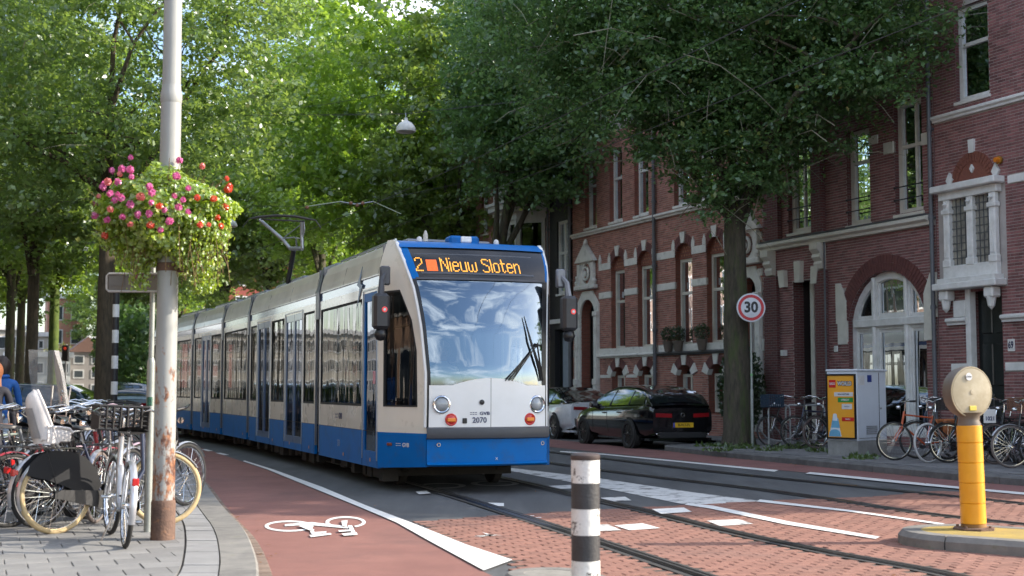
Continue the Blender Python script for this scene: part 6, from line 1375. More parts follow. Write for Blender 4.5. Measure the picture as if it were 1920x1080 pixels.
bike('pale green bicycle cut off by the left edge of the view', (-6.05,13.9), 16, PGR, TYB, 'diamond', SILV, steer=4, group=GL, saddle=LEATH)
bike('bicycle with tall clear windscreen on the handlebar and brown saddle', (-5.10,12.75), 57, NVY, TYB, 'step', BKB, saddle=BRN, screen=True, steer=0, group=GL)
bike('lilac bicycle with high curved handlebar beside the slim grey pole', (-4.35,13.35), 72, PINK, TYB, 'step', PINK, bars=PINK, steer=-14, group=GL, r=.345)
bike('dark bicycle squeezed between crate bicycle and cream-tyred bicycle', (-3.95,12.75), 88, GREYB, TYG, 'step', SILV, steer=16, group=GL)
q_ = [('black bicycle with chrome fenders, first of the row behind the lilac one', BKB, SILV, 'step'), ('navy bicycle with upright bars in the middle of the pavement row', NVY, BKB, 'curve'), ('grey bicycle with grey mudguards in the pavement row', GREYB, GREYB, 'diamond'), ('red framed bicycle near the thick tree trunk', REDF, SILV, 'step'),
      ('black bicycle in the row nearest the blue-jacketed walker', BKB, BKB, 'diamond'), ('silver bicycle far along the pavement row', SILV, SILV, 'step'), ('lilac bicycle far along the pavement row', PINK, SILV, 'step'), ('black bicycle second from the end of the pavement row', BKB, SILV, 'curve'), ('last black bicycle of the row below the thick trunk', BKB, BKB, 'step')]
for k, (lab, fr, fe, kd) in enumerate(q_):
    bike(lab, (-5.05-.40*k*.62+rnd.uniform(-.1,.1), 14.35+k*.78), 62+rnd.uniform(-16,16), fr, (TYB,TYG)[k%3==1], kd, fe, steer=rnd.uniform(-25,25), lean=rnd.uniform(-5,5), group=GL, crate=(.92,.90,PLB,.36,.26,.2) if k in (1,4) else None, saddle=BRN if k == 3 else LEATH)
for k, (lab, fr) in enumerate((('black bicycle lying low behind the pale green one', BKB), ('grey bicycle left of the clear windscreen', GREYB), ('dark green bicycle by the walkers', mat('bike_green', (.02,.08,.05), .3, coat=.3)), ('red bicycle with chrome bars by the walkers', REDF))):
    bike(lab, (-6.35-.45*k, 14.6+k*.85), 38+rnd.uniform(-14,14), fr, TYB, ('step','diamond')[k%2], SILV if k%2 else BKB, steer=rnd.uniform(-20,20), lean=rnd.uniform(-4,4), group=GL)
for k, (lab, x, y, a_, fr, tk) in enumerate((('black bicycle between the clear windscreen and the lilac bicycle', -4.75, 13.55, 66, BKB, 'step'), ('dark bicycle right behind the dark red mudguards', -4.95, 12.45, 44, BKB, 'curve'), ('old black bicycle behind the coat guard bicycle', -4.35, 12.35, 58, BKB, 'step'), ('black bicycle with low bars nearest the striped post', -5.6, 16.9, 70, BKB, 'diamond'), ('black bicycle with wide bars between the lilac and crate bicycles', -3.75, 13.6, 82, BKB, 'step'), ('silver fendered bicycle left of the child seat', -5.75, 13.2, 35, GREYB, 'step'))):
    bike(lab, (x, y), a_, fr, TYB, tk, BKB if k % 2 else SILV, steer=rnd.uniform(-20,20), lean=rnd.uniform(-5,5), group=GL, bars=CHROME if k % 2 else BKB)
GR = 'bicycles parked on the far pavement'
bike('orange racing bicycle right of the utility cabinet', (6.74,23.5), 200, ORG, TYB, 'diamond', None, flat=True, rack=False, steer=-12, front_ref=True, group=GR, z=.135, fork=ORG, sidebag=mat('orange_bag', (.40,.13,.04), .7))
bike('bicycle with bright white tyres beside the orange one', (7.06,22.75), 203, BKB, TYW, 'step', None, steer=8, front_ref=True, group=GR, z=.135, fork=SILV)
bike('black bicycle behind the white-tyred wheel', (7.42,22.75), 197, BKB, TYB, 'diamond', BKB, steer=-10, front_ref=True, group=GR, z=.135, crate=(.9,.9,PLB,.36,.28,.2))
bike('black bicycle left of the yellow post with front basket', (7.55,22.15), 206, NVY, TYB, 'step', BKB, steer=14, front_ref=True, group=GR, z=.135)
bike('bicycle behind the yellow post with pale child seat', (8.05,22.3), 198, BKB, TYG, 'step', BKB, steer=0, front_ref=True, group=GR, z=.135, seat=mat('seat_pale', (.35,.37,.40), .5))
bike('black bicycle with grey wheel rims right of the yellow post', (7.95,21.25), 204, BKB, TYG, 'diamond', SILV, steer=-16, front_ref=True, group=GR, z=.135)
bike('bicycle with pale tyres at the right edge of the view', (8.25,20.95), 199, GREYB, TYW, 'step', BKB, steer=9, front_ref=True, group=GR, z=.135)
bike('rearmost black bicycle near the door of number 69', (8.45,22.1), 210, BKB, TYB, 'curve', BKB, steer=-6, front_ref=True, group=GR, z=.135, crate=(.9,.9,BRN,.36,.28,.2))
bike('dark bicycle leaning at the front of number 69 beside its door', (8.95,22.0), 190, NVY, TYB, 'step', BKB, steer=22, front_ref=True, group=GR, z=.135)
bike('black bicycle with blue basket in the hoops right of the sign post', (5.62,29.05), 188, BKB, TYB, 'step', BKB, steer=6, front_ref=True, group=GR, z=.135, crate=(.86,.86,mat('basket_blue', (.02,.045,.08), .6),.42,.34,.26))
bike('black bicycle in the middle hoop of the rack', (6.02,28.35), 196, NVY, TYB, 'diamond', BKB, steer=-8, front_ref=True, group=GR, z=.135)
bike('bicycle with brownish tyres half hidden by the utility cabinet', (6.32,27.9), 194, BKB, TYG, 'step', BKB, steer=12, front_ref=True, group=GR, z=.135)
for k, (lab, x, y, a_) in enumerate((('black bicycle behind the orange racing bicycle', 7.3, 24.1, 196), ('dark bicycle with upright bars behind the yellow post disc', 7.85, 22.9, 200), ('black bicycle close to the brick wall right of the cabinet', 8.0, 24.2, 188), ('black bicycle between the yellow post and the right edge', 8.35, 21.6, 202))):
    bike(lab, (x, y), a_, BKB if k % 2 else NVY, TYB, ('step','diamond')[k % 2], BKB, steer=rnd.uniform(-20,20), lean=rnd.uniform(-5,5), group=GR, front_ref=True, z=.135, bars=BKB if k % 2 else CHROME)
nt_ = thing('tag_plate', 'small white tag plate reading 1021 behind the yellow post disc', 'tag', (7.72,21.6,.95), R(12)); ob('plate', MB().bbox(-.11,.11,-.006,.006,-.11,.11,.004), WPR, nt_); text('1021', .09, nt_, NAVY, (0,-.009,-.04), (R(90),0,0), 'tag_number', .001, bold=.003); ob('hanger', MB().tube([(0,0,.11),(.0,.05,.2)], .004, 4), STEEL, nt_)
# hoops
for k, (px, lab) in enumerate(((1462,'leftmost of the three steel hoops right of the sign post'),(1494,'middle one of the three steel hoops of the rack'),(1527,'rightmost of the three steel hoops, next to the cabinet'))):
    p = G(px, 838-k*1, .13); t = thing('bike_hoop', lab, 'bike rack', (p.x, p.y, .13), R(6), 'steel bicycle hoops'); w_ = .24
    ob('hoop', MB().tube([(-w_,0,-.02),(-w_,0,.78),(-w_+.02,0,.86),(-w_+.09,0,.9),(w_-.09,0,.9),(w_-.02,0,.86),(w_,0,.78),(w_,0,-.02)], .024, 8), GALV, t, 60)
    ob('wheel_bow', MB().tube([(-.5,0,.45),(-.3,0,.2),(0,0,.12),(.25,0,.2),(.4,0,.36)], .018, 6), GALV, t, 60)

# ---------------- cars ----------------
CGL = glassmat('car_glass', (.10,.12,.12), 1.9, (.9,.95,1)); PAINTB = mat('paint_black', (.006,.006,.008), .12, coat=1.); PAINTW = mat('paint_white', (.80,.82,.86), .2, coat=1.); TAIL = mat('tail_red', (.30,.01,.015), .12, coat=.8); ALLOY = mat('alloy', (.35,.36,.38), .25, .9); ALLOYD = mat('alloy_dark', (.05,.05,.055), .25, .8)
YPLATE = mat('plate_yellow', (.75,.45,.02), .4)
def interp(T, x):
    if x >= T[0][0]: return T[0][1]
    for (a, p), (b, q) in zip(T, T[1:]):
        if x >= b: u = (a-x)/(a-b); u = u*u*(3-2*u)*.5 + u*.5; return p + (q-p)*u
    return T[-1][1]
def car(name, label, loc, ang, paint, L_, W_, H_, belt, hood, roof, gh, axles, wr=.33, alloy=ALLOY, plate='', tail='wide', roofm=None, group=None):
    t = thing(name, label, 'car', (loc[0], loc[1], loc[2]), R(ang), group); h = W_/2; x0, x1 = L_/2, -L_/2; N_ = 40
    def hwid(x): u = abs(x)/(L_/2); return h*(1 - .16*u**5 - .03*u**2)
    def top(x): return interp(hood, x)
    def sect(x):
        w_ = hwid(x); zt = top(x); zb = .24 + .10*(abs(x)/(L_/2))**6; bz = min(interp(belt, x), zt)
        return [(w_*.86,zb),(w_*.97,zb+.09),(w_*.985,.45),(w_,.62),(w_*.985,bz-.10),(w_*.95,bz-.015),(w_*.86,bz+.0),(w_*.55,zt+.012),(0,zt+.02)]
    m = MB(); K_ = 9
    for sd in (-1,1):
        m.grid(N_, K_-1, lambda u, v: (lambda x: (lambda p: Vector((x, sd*p[0], p[1])))(sect(x)[round(v*(K_-1))]))(x1 + (x0-x1)*(.5-.5*math.cos(math.pi*u))))
    for x in (x1, x0):
        S_ = sect(x); m.add([(x, -p[0], p[1]) for p in S_] + [(x, p[0], p[1]) for p in reversed(S_[:-1])], [tuple(range(2*K_-1))])
    m.box(x1+.1,x0-.1,-h*.85,h*.85,.2,.26); ob('body', m, paint, t, 55)
    # arches and wheels
    for x in axles:
        for sd in (-1,1):
            a = MB(); a.lathe([(wr+.06,0),(wr+.06,.004),(0,.004)], 28, (x, sd*(hwid(x)+.001)-(.004 if sd>0 else 0), wr), axis='Y'); ob('wheel_arch', a, RUBB, t)
            wo_ = link('wheel', None, t, (x, sd*(hwid(x)-.085), wr)); ob('tyre', MB().lathe([(wr*.72,-.11),(wr*.95,-.11),(wr,-.085),(wr,.085),(wr*.95,.11),(wr*.72,.11)], 32, axis='Y', caps=False), TYB, wo_, 40)
            rm = MB(); rm.lathe([(wr*.74,sd*.112),(wr*.70,sd*.10),(wr*.66,sd*.05)], 32, axis='Y', caps=False); rm.lathe([(wr*.16,sd*.06),(wr*.16,sd*.10),(0,sd*.105)] if sd > 0 else [(wr*.16,-.06),(wr*.16,-.10),(0,-.105)], 14, axis='Y')
            for k in range(10):
                q = 2*math.pi*k/10; c_, s_ = math.cos(q), math.sin(q); rm.add([(c_*wr*.12-s_*.012, sd*.10, s_*wr*.12+c_*.012),(c_*wr*.12+s_*.012, sd*.10, s_*wr*.12-c_*.012),(c_*wr*.72+s_*.02, sd*.098, s_*wr*.72-c_*.02),(c_*wr*.72-s_*.02, sd*.098, s_*wr*.72+c_*.02)], [(0,1,2,3)])
            ob('rim', rm, alloy, wo_); ob('brake_disc', MB().lathe([(wr*.6,sd*.03),(0,sd*.03)], 20, axis='Y'), ALLOYD, wo_)
    # greenhouse
    g0, g1 = gh; N2 = 26
    def gs(x):
        bz = min(interp(belt, x), top(x)+.02); rz_ = max(interp(roof, x), bz+.004); w0 = hwid(x)*.93; tt = max(0, (rz_-bz)/(H_-.9)); w1 = w0 - (w0-h*.66)*min(1,tt)
        return bz, rz_, w0, w1
    m = MB()
    for sd in (-1,1):
        m.grid(N2, 6, lambda u, v: (lambda x: (lambda g: Vector((x, sd*[g[2],(g[2]*.45+g[3]*.55)*1.015,g[3],g[3]*.93,g[3]*.7,g[3]*.35,0][round(v*6)], [g[0]-.02, g[0]+(g[1]-g[0])*.5, g[1]-(g[1]-g[0])*.13, g[1]-(g[1]-g[0])*.05, g[1], g[1]+.012, g[1]+.016][round(v*6)])))(gs(x)))(g1+(g0-g1)*u))
    ob('roof', m, roofm or paint, t, 40)
    # side glass, following the roof curve
    for sd in (-1,1):
        xs = [g1+.30+(g0-.42-g1-.30)*i/16 for i in range(17)]; m = MB(); vs = []
        for x in xs:
            bz, rz_, w0, w1 = gs(x); zt_ = rz_-(rz_-bz)*.20; zb_ = bz+.035
            if zt_ < zb_+.01: zt_ = zb_+.01
            yb = w0 + (w1-w0)*((zb_-bz)/max(.05,(rz_-bz)))*.75 + .016; yt = w1 + .022; vs += [(x, sd*yb, zb_), (x, sd*((yb+yt)/2+.012), (zb_+zt_)/2), (x, sd*yt, zt_)]
        n = len(xs); m.add(vs, [(3*i,3*i+3,3*i+4,3*i+1) for i in range(n-1)] + [(3*i+1,3*i+4,3*i+5,3*i+2) for i in range(n-1)]); ob('side_glass', m, mat('car_glass_dark', (.012,.016,.018), .04, spec=.9, coat=1.), t, 40)
        m = MB()
        for xp in (g0-1.35, g1+1.0): bz, rz_, w0, w1 = gs(xp); m.tube([(xp, sd*(w0+.02), bz+.03),(xp-.03, sd*(w1+.028), rz_-(rz_-bz)*.2)], .012, 5)
        ob('window_pillar', m, TBLACK, t)
        m = MB()
        for xp in (axles[0]-.62, axles[0]-1.5): m.tube([(xp, sd*(hwid(xp)+.001), .36),(xp, sd*(hwid(xp)+.002), .62),(xp, sd*(hwid(xp)*.985+.002), interp(belt,xp)-.08)], .004, 4)
        ob('door_gap', m, RUBB, t)
        for xp in (axles[0]-1.35, axles[0]-2.2): ob('door_handle', MB().bbox(xp-.1,xp+.1,sd*hwid(xp)*.99-.02,sd*hwid(xp)*.99+.025,interp(belt,xp)-.15,interp(belt,xp)-.12,.008), paint, t)
        mo = MB().bbox(g0-.62,g0-.42,sd*(h+.02)-.09,sd*(h+.02)+.09,.93,1.07,.03).bbox(g0-.55,g0-.48,sd*h*.92-.06,sd*h*.92+.06,.92,.97,.01); ob('wing_mirror', mo, paint, t, 40)
    # rear and front glass on the slope
    for xa, xb, nm in ((g1+.06, g1+.62, 'rear_window'), (g0-.08, g0-.74, 'windscreen')):
        m = MB(); m.grid(6, 8, lambda u, v: (lambda x: (lambda g: Vector((x + (-.02 if nm=='rear_window' else .02), (v-.5)*2*(g[3]*.93-.03), g[1]+.030-.045*(abs(v-.5)*2)**3)))(gs(x)))(xa+(xb-xa)*u)); ob(nm, m, MC['car_glass_dark'], t, 60)
    # rear details
    zr = top(x1); wr_ = hwid(x1)
    for sd in (-1,1):
        m = MB(); m.grid(8, 3, lambda u, v: (lambda s: Vector((x1 - .012 + (0 if s < wr_*.90 else (s-wr_*.90)*2.2), sd*min(s, hwid(x1+.2)+.005), zr - .20 + .09*v + .02*u)))(wr_*.36 + (wr_*.71)*u)); ob('tail_light', m, TAIL, t, 60)
        ob('exhaust_trim', MB().torus((0,0,0),.045,.009,(1,0,0),16,6), CHROME, t, loc=(x1-.02, sd*.56, .36)).scale = (1,2.2,.8)
    m = MB(); m.bbox(x1-.03,x1+.1,-wr_*.8,wr_*.8,.26,.40,.02); ob('diffuser', m, RUBB, t)
    m = MB(); m.grid(16,2, lambda u, v: Vector((x1-.03+.05*abs(u-.5), (u-.5)*2*wr_*.97, .42+.10*v))); ob('rear_bumper', m, paint, t, 60)
    if plate:
        pz = .56; p = ob('number_plate', MB().bbox(-.26,.26,-.008,.008,-.055,.055,.004), YPLATE, t, loc=(x1-.03,0,pz), rot=(0,0,R(-90))); text(plate, .088, p, TBLACK, (.02,-.010,0), (R(90),0,0), 'plate_text', .001, sx=.95, bold=.002); ob('plate_band', MB().box(-.26,-.215,-.011,-.008,-.055,.055), mat('eu_blue', (.01,.05,.4), .5), p)
    ob('badge', MB().torus((0,0,0), .045, .007, (1,0,0), 16, 6), CHROME, t, loc=(x1-.02,0,zr-.14))
    for sd in (-1,1): ob('headlight', MB().bbox(x0-.12,x0-.01,sd*h*.62-.15,sd*h*.62+.15,.58,.68,.03), mat('car_lamp', (.6,.6,.62), .1), t)
    return t
hood1 = [(2.34,.55),(2.2,.74),(1.7,.86),(1.05,.96),(-1.5,1.0),(-2.2,.99),(-2.34,.93)]
car('parked_car', 'glossy black estate car with yellow number plate parked by the kerb', (3.12,32.85,0), 109.5, PAINTB, 4.72, 1.86, 1.47, [(2.34,.6),(1.5,.86),(1.0,.93),(-2.34,1.0)], hood1, [(1.12,.95),(.35,1.36),(-.1,1.455),(-.6,1.47),(-1.2,1.44),(-1.7,1.37),(-2.0,1.26),(-2.30,.99)], (1.12,-2.28), (1.36,-1.37), .335, ALLOYD, 'R-917-FL', group='cars parked along the far kerb')
hood2 = [(2.34,.55),(2.2,.72),(1.7,.82),(1.0,.92),(-1.3,1.0),(-2.0,1.02),(-2.34,1.0)]
car('parked_car', 'white electric saloon with dark glass roof parked ahead of the black estate', (1.55,38.8,0), 109, PAINTW, 4.69, 1.85, 1.44, [(2.34,.6),(1.5,.84),(1.0,.90),(-2.34,.98)], hood2, [(1.25,.92),(.4,1.33),(-.1,1.43),(-.5,1.43),(-1.0,1.34),(-1.7,1.12),(-2.05,1.02)], (1.25,-2.05), (1.45,-1.42), .34, ALLOY, '', roofm=MC['car_glass_dark'], group='cars parked along the far kerb')
p = D(234,740,47); car('parked_car', 'pale blue hatchback beyond the striped post on the left', (p.x,p.y,0), 112, mat('paint_paleblue', (.35,.48,.60), .25, coat=1.), 4.2, 1.8, 1.6, [(2.1,.6),(1.0,.95),(-2.1,1.0)], [(2.1,.6),(1.9,.8),(1.0,1.0),(-2.1,1.0)], [(1.2,1.0),(.5,1.45),(0,1.6),(-1.4,1.55),(-1.9,1.3),(-2.05,1.02)], (1.2,-2.05), (1.25,-1.25), .31, ALLOY, '')
p = D(48,740,40); car('parked_car', 'dark blue car partly hidden behind the blue-jacketed walker', (p.x,p.y,0), 178, mat('paint_navy', (.02,.05,.10), .2, coat=1.), 4.3, 1.8, 1.55, [(2.1,.6),(1.0,.95),(-2.1,1.0)], [(2.15,.6),(1.9,.8),(1.0,1.0),(-2.15,1.0)], [(1.2,1.0),(.5,1.42),(0,1.55),(-1.4,1.5),(-1.9,1.3),(-2.1,1.02)], (1.2,-2.1), (1.25,-1.25), .31, ALLOY, '')
p = D(250,738,60); car('parked_car', 'grey car far down the left side behind the pale blue hatchback', (p.x,p.y,0), 112, mat('paint_grey', (.18,.19,.2), .25, coat=1.), 4.3, 1.8, 1.5, [(2.1,.6),(1.0,.95),(-2.1,1.0)], [(2.15,.6),(1.9,.8),(1.0,1.0),(-2.15,1.0)], [(1.2,1.0),(.5,1.4),(0,1.5),(-1.4,1.45),(-1.9,1.3),(-2.1,1.02)], (1.2,-2.1), (1.25,-1.25), .31, ALLOY, '')

# ---------------- people ----------------
SKIN = mat('skin', (.50,.28,.20), .55, c2=(.42,.22,.16))
def body_mesh(J, bones, rad, mats, rule, root=0, sub=2):
    me = bpy.data.meshes.new('figure'); me.from_pydata([Vector(v) for v in J], bones, []); o = bpy.data.objects.new('figure_tmp', me); COL.objects.link(o)
    sk = o.modifiers.new('s', 'SKIN'); sk.use_smooth_shade = True
    for i, r_ in enumerate(rad): me.skin_vertices[0].data[i].radius = r_ if isinstance(r_, tuple) else (r_, r_)
    me.skin_vertices[0].data[root].use_root = True
    sb = o.modifiers.new('b', 'SUBSURF'); sb.levels = sub; sb.render_levels = sub
    dg = bpy.context.evaluated_depsgraph_get(); out = bpy.data.meshes.new_from_object(o.evaluated_get(dg)); bpy.data.objects.remove(o); bpy.data.meshes.remove(me)
    out.materials.clear()
    for m_ in mats: out.materials.append(m_)
    for p_ in out.polygons: p_.material_index = rule(p_.center); p_.use_smooth = True
    return out
def face(t, c, hd, sc_=1., hair=None, hair_len=.12):
    f = Vector((math.cos(hd), math.sin(hd), 0)); s = Vector((-f.y, f.x, 0)); c = Vector(c)
    ob('nose', MB().tube([c+f*.085+Vector((0,0,.03)), c+f*.118+Vector((0,0,-.015)), c+f*.095+Vector((0,0,-.03))], [.008,.015,.01], 6), SKIN, t, 80)
    for k in (-1,1): ob('eye', MB().lathe([(0,-.008),(.011,0),(0,.008)], 8, c+f*.092+s*k*.033+Vector((0,0,.02))), TBLACK, t, 80); ob('ear', MB().lathe([(0,-.03),(.014,0),(0,.03)], 8, c+s*k*.082), SKIN, t, 80)
    ob('mouth', MB().bbox(-.005,.005,-.022,.022,-.004,.004,.002), mat('lips', (.35,.10,.09), .5), t, loc=c+f*.092+Vector((0,0,-.05)), rot=(0,0,hd))
    if hair:
        def hr(u, v):
            th_, ph = math.pi*u*.9, 2*math.pi*v; r_ = .130*(1+.04*math.sin(ph*7+u*9)); back = max(0, -math.cos(ph))
            th_ = th_ if math.cos(ph) < .35 else th_*.42
            return c + f*(r_*math.sin(th_)*math.cos(ph)-.012) + s*(r_*.9*math.sin(th_)*math.sin(ph)) + Vector((0,0,r_*1.12*math.cos(th_)+.012 - (hair_len*back*max(0,u-.6)*2.5)))
        mh = MB().grid(14, 24, hr)
        if hair_len > .2: mh.grid(8, 10, lambda u, v: c - f*(.105+.03*math.sin(u*3)) + s*((v-.5)*(.20+.06*u)) + f*(.10*(2*abs(v-.5))**2) + Vector((0,0,.02-.32*u-.02*math.sin(v*20))))
        ob('hair', mh, hair, t, 80)
def walker(label, x, y, hd, H_, jacket, trousers, hair, hair_len, bag=None, sw=.18):
    k = H_/1.75; f = Vector((math.cos(hd), math.sin(hd), 0)); s = Vector((-f.y, f.x, 0)); t = thing('person', label, 'person', (x, y, .122)); V = lambda a, b, c: (f*a + s*b + Vector((0,0,c)))*k
    J = [V(0,0,.95),V(0,0,1.12),V(0,0,1.32),V(0,0,1.46),V(.01,0,1.53),V(.02,0,1.60),V(.01,0,1.70)]; Rr = [(.15,.12),(.14,.11),(.165,.12),(.10,.08),.052,.082,.065]
    B = [(0,1),(1,2),(2,3),(3,4),(4,5),(5,6)]
    for sd in (-1,1):
        n = len(J); J += [V(0,sd*.19,1.40),V(-sd*sw*.4,sd*.24,1.13),V(-sd*sw*.4+.12,sd*.24,.90),V(-sd*sw*.4+.16,sd*.23,.82)]; Rr += [.062,.048,.036,.03]; B += [(2,n),(n,n+1),(n+1,n+2),(n+2,n+3)]
        n = len(J); J += [V(0,sd*.09,.86),V(sd*sw*.9+.04,sd*.10,.50),V(sd*sw*1.5-.05,sd*.10,.10),V(sd*sw*1.5+.08,sd*.10,.035)]; Rr += [.088,.062,.042,.035]; B += [(0,n),(n,n+1),(n+1,n+2),(n+2,n+3)]
    def rule(c):
        z = c.z/k
        if z > 1.50: return 2
        if z < .11: return 3
        if z < .90 and abs(c.dot(s)/k) < .19: return 1
        if z < .86 and abs(c.dot(s)/k) >= .19: return 2
        return 0
    link('body', body_mesh(J, B, [(r_[0]*k, r_[1]*k) if isinstance(r_, tuple) else r_*k for r_ in Rr], [jacket, trousers, SKIN, TBLACK], rule), t)
    hp = V(.02,0,1.63); face(t, hp, hd, k, hair, hair_len)
    for sd in (-1,1):   # hands with separate fingers
        b = V(-sd*sw*.4+.16,sd*.23,.82); m = MB()
        for q in range(4): m.tube([b + (f*(.012*(q-1.5)))*k, b + (f*(.014*(q-1.5)) + Vector((0,0,-.05)))*k, b + (f*(.012*(q-1.5)+.015) + Vector((0,0,-.085+.006*abs(q-1.5))))*k], [.010,.009,.006], 5)
        m.tube([b + f*.03*k, b + (f*.045 + Vector((0,0,-.04)))*k], [.011,.008], 5); ob('fingers', m, SKIN, t, 80)
    if bag: ob('collar', MB().torus(V(0,0,1.49), .085*k, .03*k, (0,0,1), 18, 8), jacket, t, 80)
    return t
walker('walker in bright blue jacket with short dark hair at the left edge', -7.27, 19.0, R(100), 1.70, mat('jacket_blue', (.01,.10,.36), .7, c2=(.008,.07,.26), scale=14, bump=.5, bscale=20), mat('jeans_pale', (.25,.30,.36), .85), mat('hair_dark', (.035,.02,.014), .6, c2=(.02,.012,.01), scale=40, stretch=(8,8,1)), .06, True)
walker('walker in dark coat with long ginger hair cut by the left edge', -6.12, 15.7, R(95), 1.57, mat('coat_dark', (.02,.02,.03), .8), mat('trousers_dark', (.03,.03,.04), .8), mat('hair_ginger', (.24,.085,.03), .6, c2=(.14,.045,.018), scale=40, stretch=(8,8,1)), .28, True)
# tram driver, seated behind the windscreen
dm = Matrix.Translation((O0.x, O0.y, 0)) @ Matrix.Rotation(TH0, 4, 'Z'); dl = dm @ Vector((-.32, .12, 0)); hd = TH0 - math.pi/2
t = thing('person', 'tram driver in pale shirt seated behind the windscreen, hands on the controls', 'person', (dl.x, dl.y, 0)); f = Vector((math.cos(hd), math.sin(hd), 0)); s = Vector((-f.y, f.x, 0)); V = lambda a, b, c: f*a + s*b + Vector((0,0,c))
J = [V(0,0,1.18),V(0,0,1.40),V(.02,0,1.60),V(.03,0,1.74),V(.04,0,1.81),V(.06,0,1.88),V(.05,0,1.98)]; Rr = [(.16,.13),(.15,.12),(.17,.12),(.10,.08),.052,.082,.065]; B = [(0,1),(1,2),(2,3),(3,4),(4,5),(5,6)]
for sd in (-1,1):
    n = len(J); J += [V(.03,sd*.19,1.66),V(.12,sd*.25,1.42),V(.38,sd*.18,1.44),V(.46,sd*.16,1.45)]; Rr += [.062,.05,.036,.03]; B += [(2,n),(n,n+1),(n+1,n+2),(n+2,n+3)]
    n = len(J); J += [V(.06,sd*.10,1.12),V(.48,sd*.12,1.12),V(.50,sd*.12,.72),V(.60,sd*.12,.66)]; Rr += [.085,.065,.045,.035]; B += [(0,n),(n,n+1),(n+1,n+2),(n+2,n+3)]
link('body', body_mesh(J, B, Rr, [mat('shirt_blue', (.45,.50,.58), .8), mat('trousers_dark'), SKIN], lambda c: 2 if c.z > 1.79 or (c.dot(f) > .34 and c.z > 1.3) else (1 if c.z < 1.2 else 0)), t)
face(t, V(.06,0,1.915), hd, 1, mat('hair_grey', (.25,.22,.2), .6), .04)
for sd in (-1,1):
    m = MB(); b = V(.46,sd*.16,1.45)
    for q in range(4): m.tube([b + s*(.014*(q-1.5)), b + f*.045 + s*(.016*(q-1.5)) + Vector((0,0,.01)), b + f*.07 + s*(.015*(q-1.5)) - Vector((0,0,.025))], [.010,.009,.006], 5)
    m.tube([b - s*sd*.03, b + f*.04 - s*sd*.045], [.011,.008], 5); ob('fingers', m, SKIN, t, 80)
# ---------------- poles, signs, cabinet, flowers, wires ----------------
def rustpole():
    m = mat('pole_paint', (.36,.365,.35), .5, c2=(.28,.285,.27), scale=2.2, stretch=(1,1,.35), bump=.15, bscale=30); N = m.node_tree.nodes; L = m.node_tree.links; b = N['Principled BSDF']
    src = b.inputs['Base Color'].links[0].from_socket; tc_ = N.new('ShaderNodeTexCoord'); sp = N.new('ShaderNodeSeparateXYZ'); L.new(tc_.outputs['Object'], sp.inputs[0])
    mp_ = N.new('ShaderNodeMapping'); mp_.inputs['Scale'].default_value = (1,1,.45); L.new(tc_.outputs['Object'], mp_.inputs[0])
    n = N.new('ShaderNodeTexNoise'); n.inputs['Scale'].default_value = 9; n.inputs['Detail'].default_value = 9; n.inputs['Roughness'].default_value = .7; L.new(mp_.outputs[0], n.inputs[0])
    g = N.new('ShaderNodeMapRange'); g.inputs[1].default_value = .2; g.inputs[2].default_value = 2.3; g.inputs[3].default_value = .17; g.inputs[4].default_value = -.12; L.new(sp.outputs[2], g.inputs[0])
    a = N.new('ShaderNodeMath'); L.new(n.outputs[0], a.inputs[0]); L.new(g.outputs[0], a.inputs[1]); r = N.new('ShaderNodeMapRange'); r.inputs[1].default_value = .575; r.inputs[2].default_value = .64; L.new(a.outputs[0], r.inputs[0])
    r2 = N.new('ShaderNodeValToRGB'); r2.color_ramp.elements[0].color = (.11,.045,.028,1); r2.color_ramp.elements[1].color = (.34,.15,.07,1); r2.color_ramp.elements[0].position = .4; r2.color_ramp.elements[1].position = .62
    n2 = N.new('ShaderNodeTexNoise'); n2.inputs['Scale'].default_value = 22; L.new(tc_.outputs['Object'], n2.inputs[0]); L.new(n2.outputs[0], r2.inputs[0])
    x = N.new('ShaderNodeMix'); x.data_type = 'RGBA'; L.new(r.outputs[0], x.inputs[0]); L.new(src, x.inputs[6]); L.new(r2.outputs[0], x.inputs[7]); L.new(x.outputs[2], b.inputs['Base Color']); return m
POLE = rustpole(); _x = mat('pole_paint', (.43,.415,.38), .5, c2=(.35,.335,.31), scale=2.2, stretch=(1,1,.35), bump=.15, bscale=30, c3=(.27,.20,.15), s3=7, st3=(.60,.72))
RUSTY = mat('rusty_paint', (.42,.38,.33), .7, c2=(.30,.22,.16), scale=4, stretch=(1,1,.5), bump=.5, bscale=40, c3=(.20,.075,.03), s3=9, st3=(.47,.56), stops=(.4,.6))
RUST = mat('rust', (.17,.10,.07), .85, c2=(.10,.06,.045), scale=6, bump=.7, bscale=50, c3=(.30,.13,.05), s3=12, st3=(.6,.7))
pp = G(305,1012,.122); t = thing('steel_pole', 'tall grey steel pole with rusty foot beside the bicycles', 'pole', tuple(pp))
ob('foot_sleeve', MB().lathe([(.102,-.05),(.102,.31),(.098,.33),(.090,.34)], 28), RUST, t, 40)
ob('lower_shaft', MB().lathe([(.094,.33),(.092,.6),(.090,1.15),(.089,1.6),(.087,3.78)], 28), POLE, t, 60)
ob('collar', MB().lathe([(.087,3.74),(.093,3.76),(.093,3.82),(.084,3.86),(.080,3.90)], 28), POLE, t, 50); ob('upper_shaft', MB().lathe([(.079,3.86),(.076,5),(.066,8.4),(0,8.42)], 28), POLE, t, 60)
ob('clamp_band', MB().lathe([(.094,2.28),(.098,2.29),(.098,2.34),(.094,2.35)], 28).bbox(.08,.13,-.03,.03,2.27,2.36,.008), RUST, t, 50)
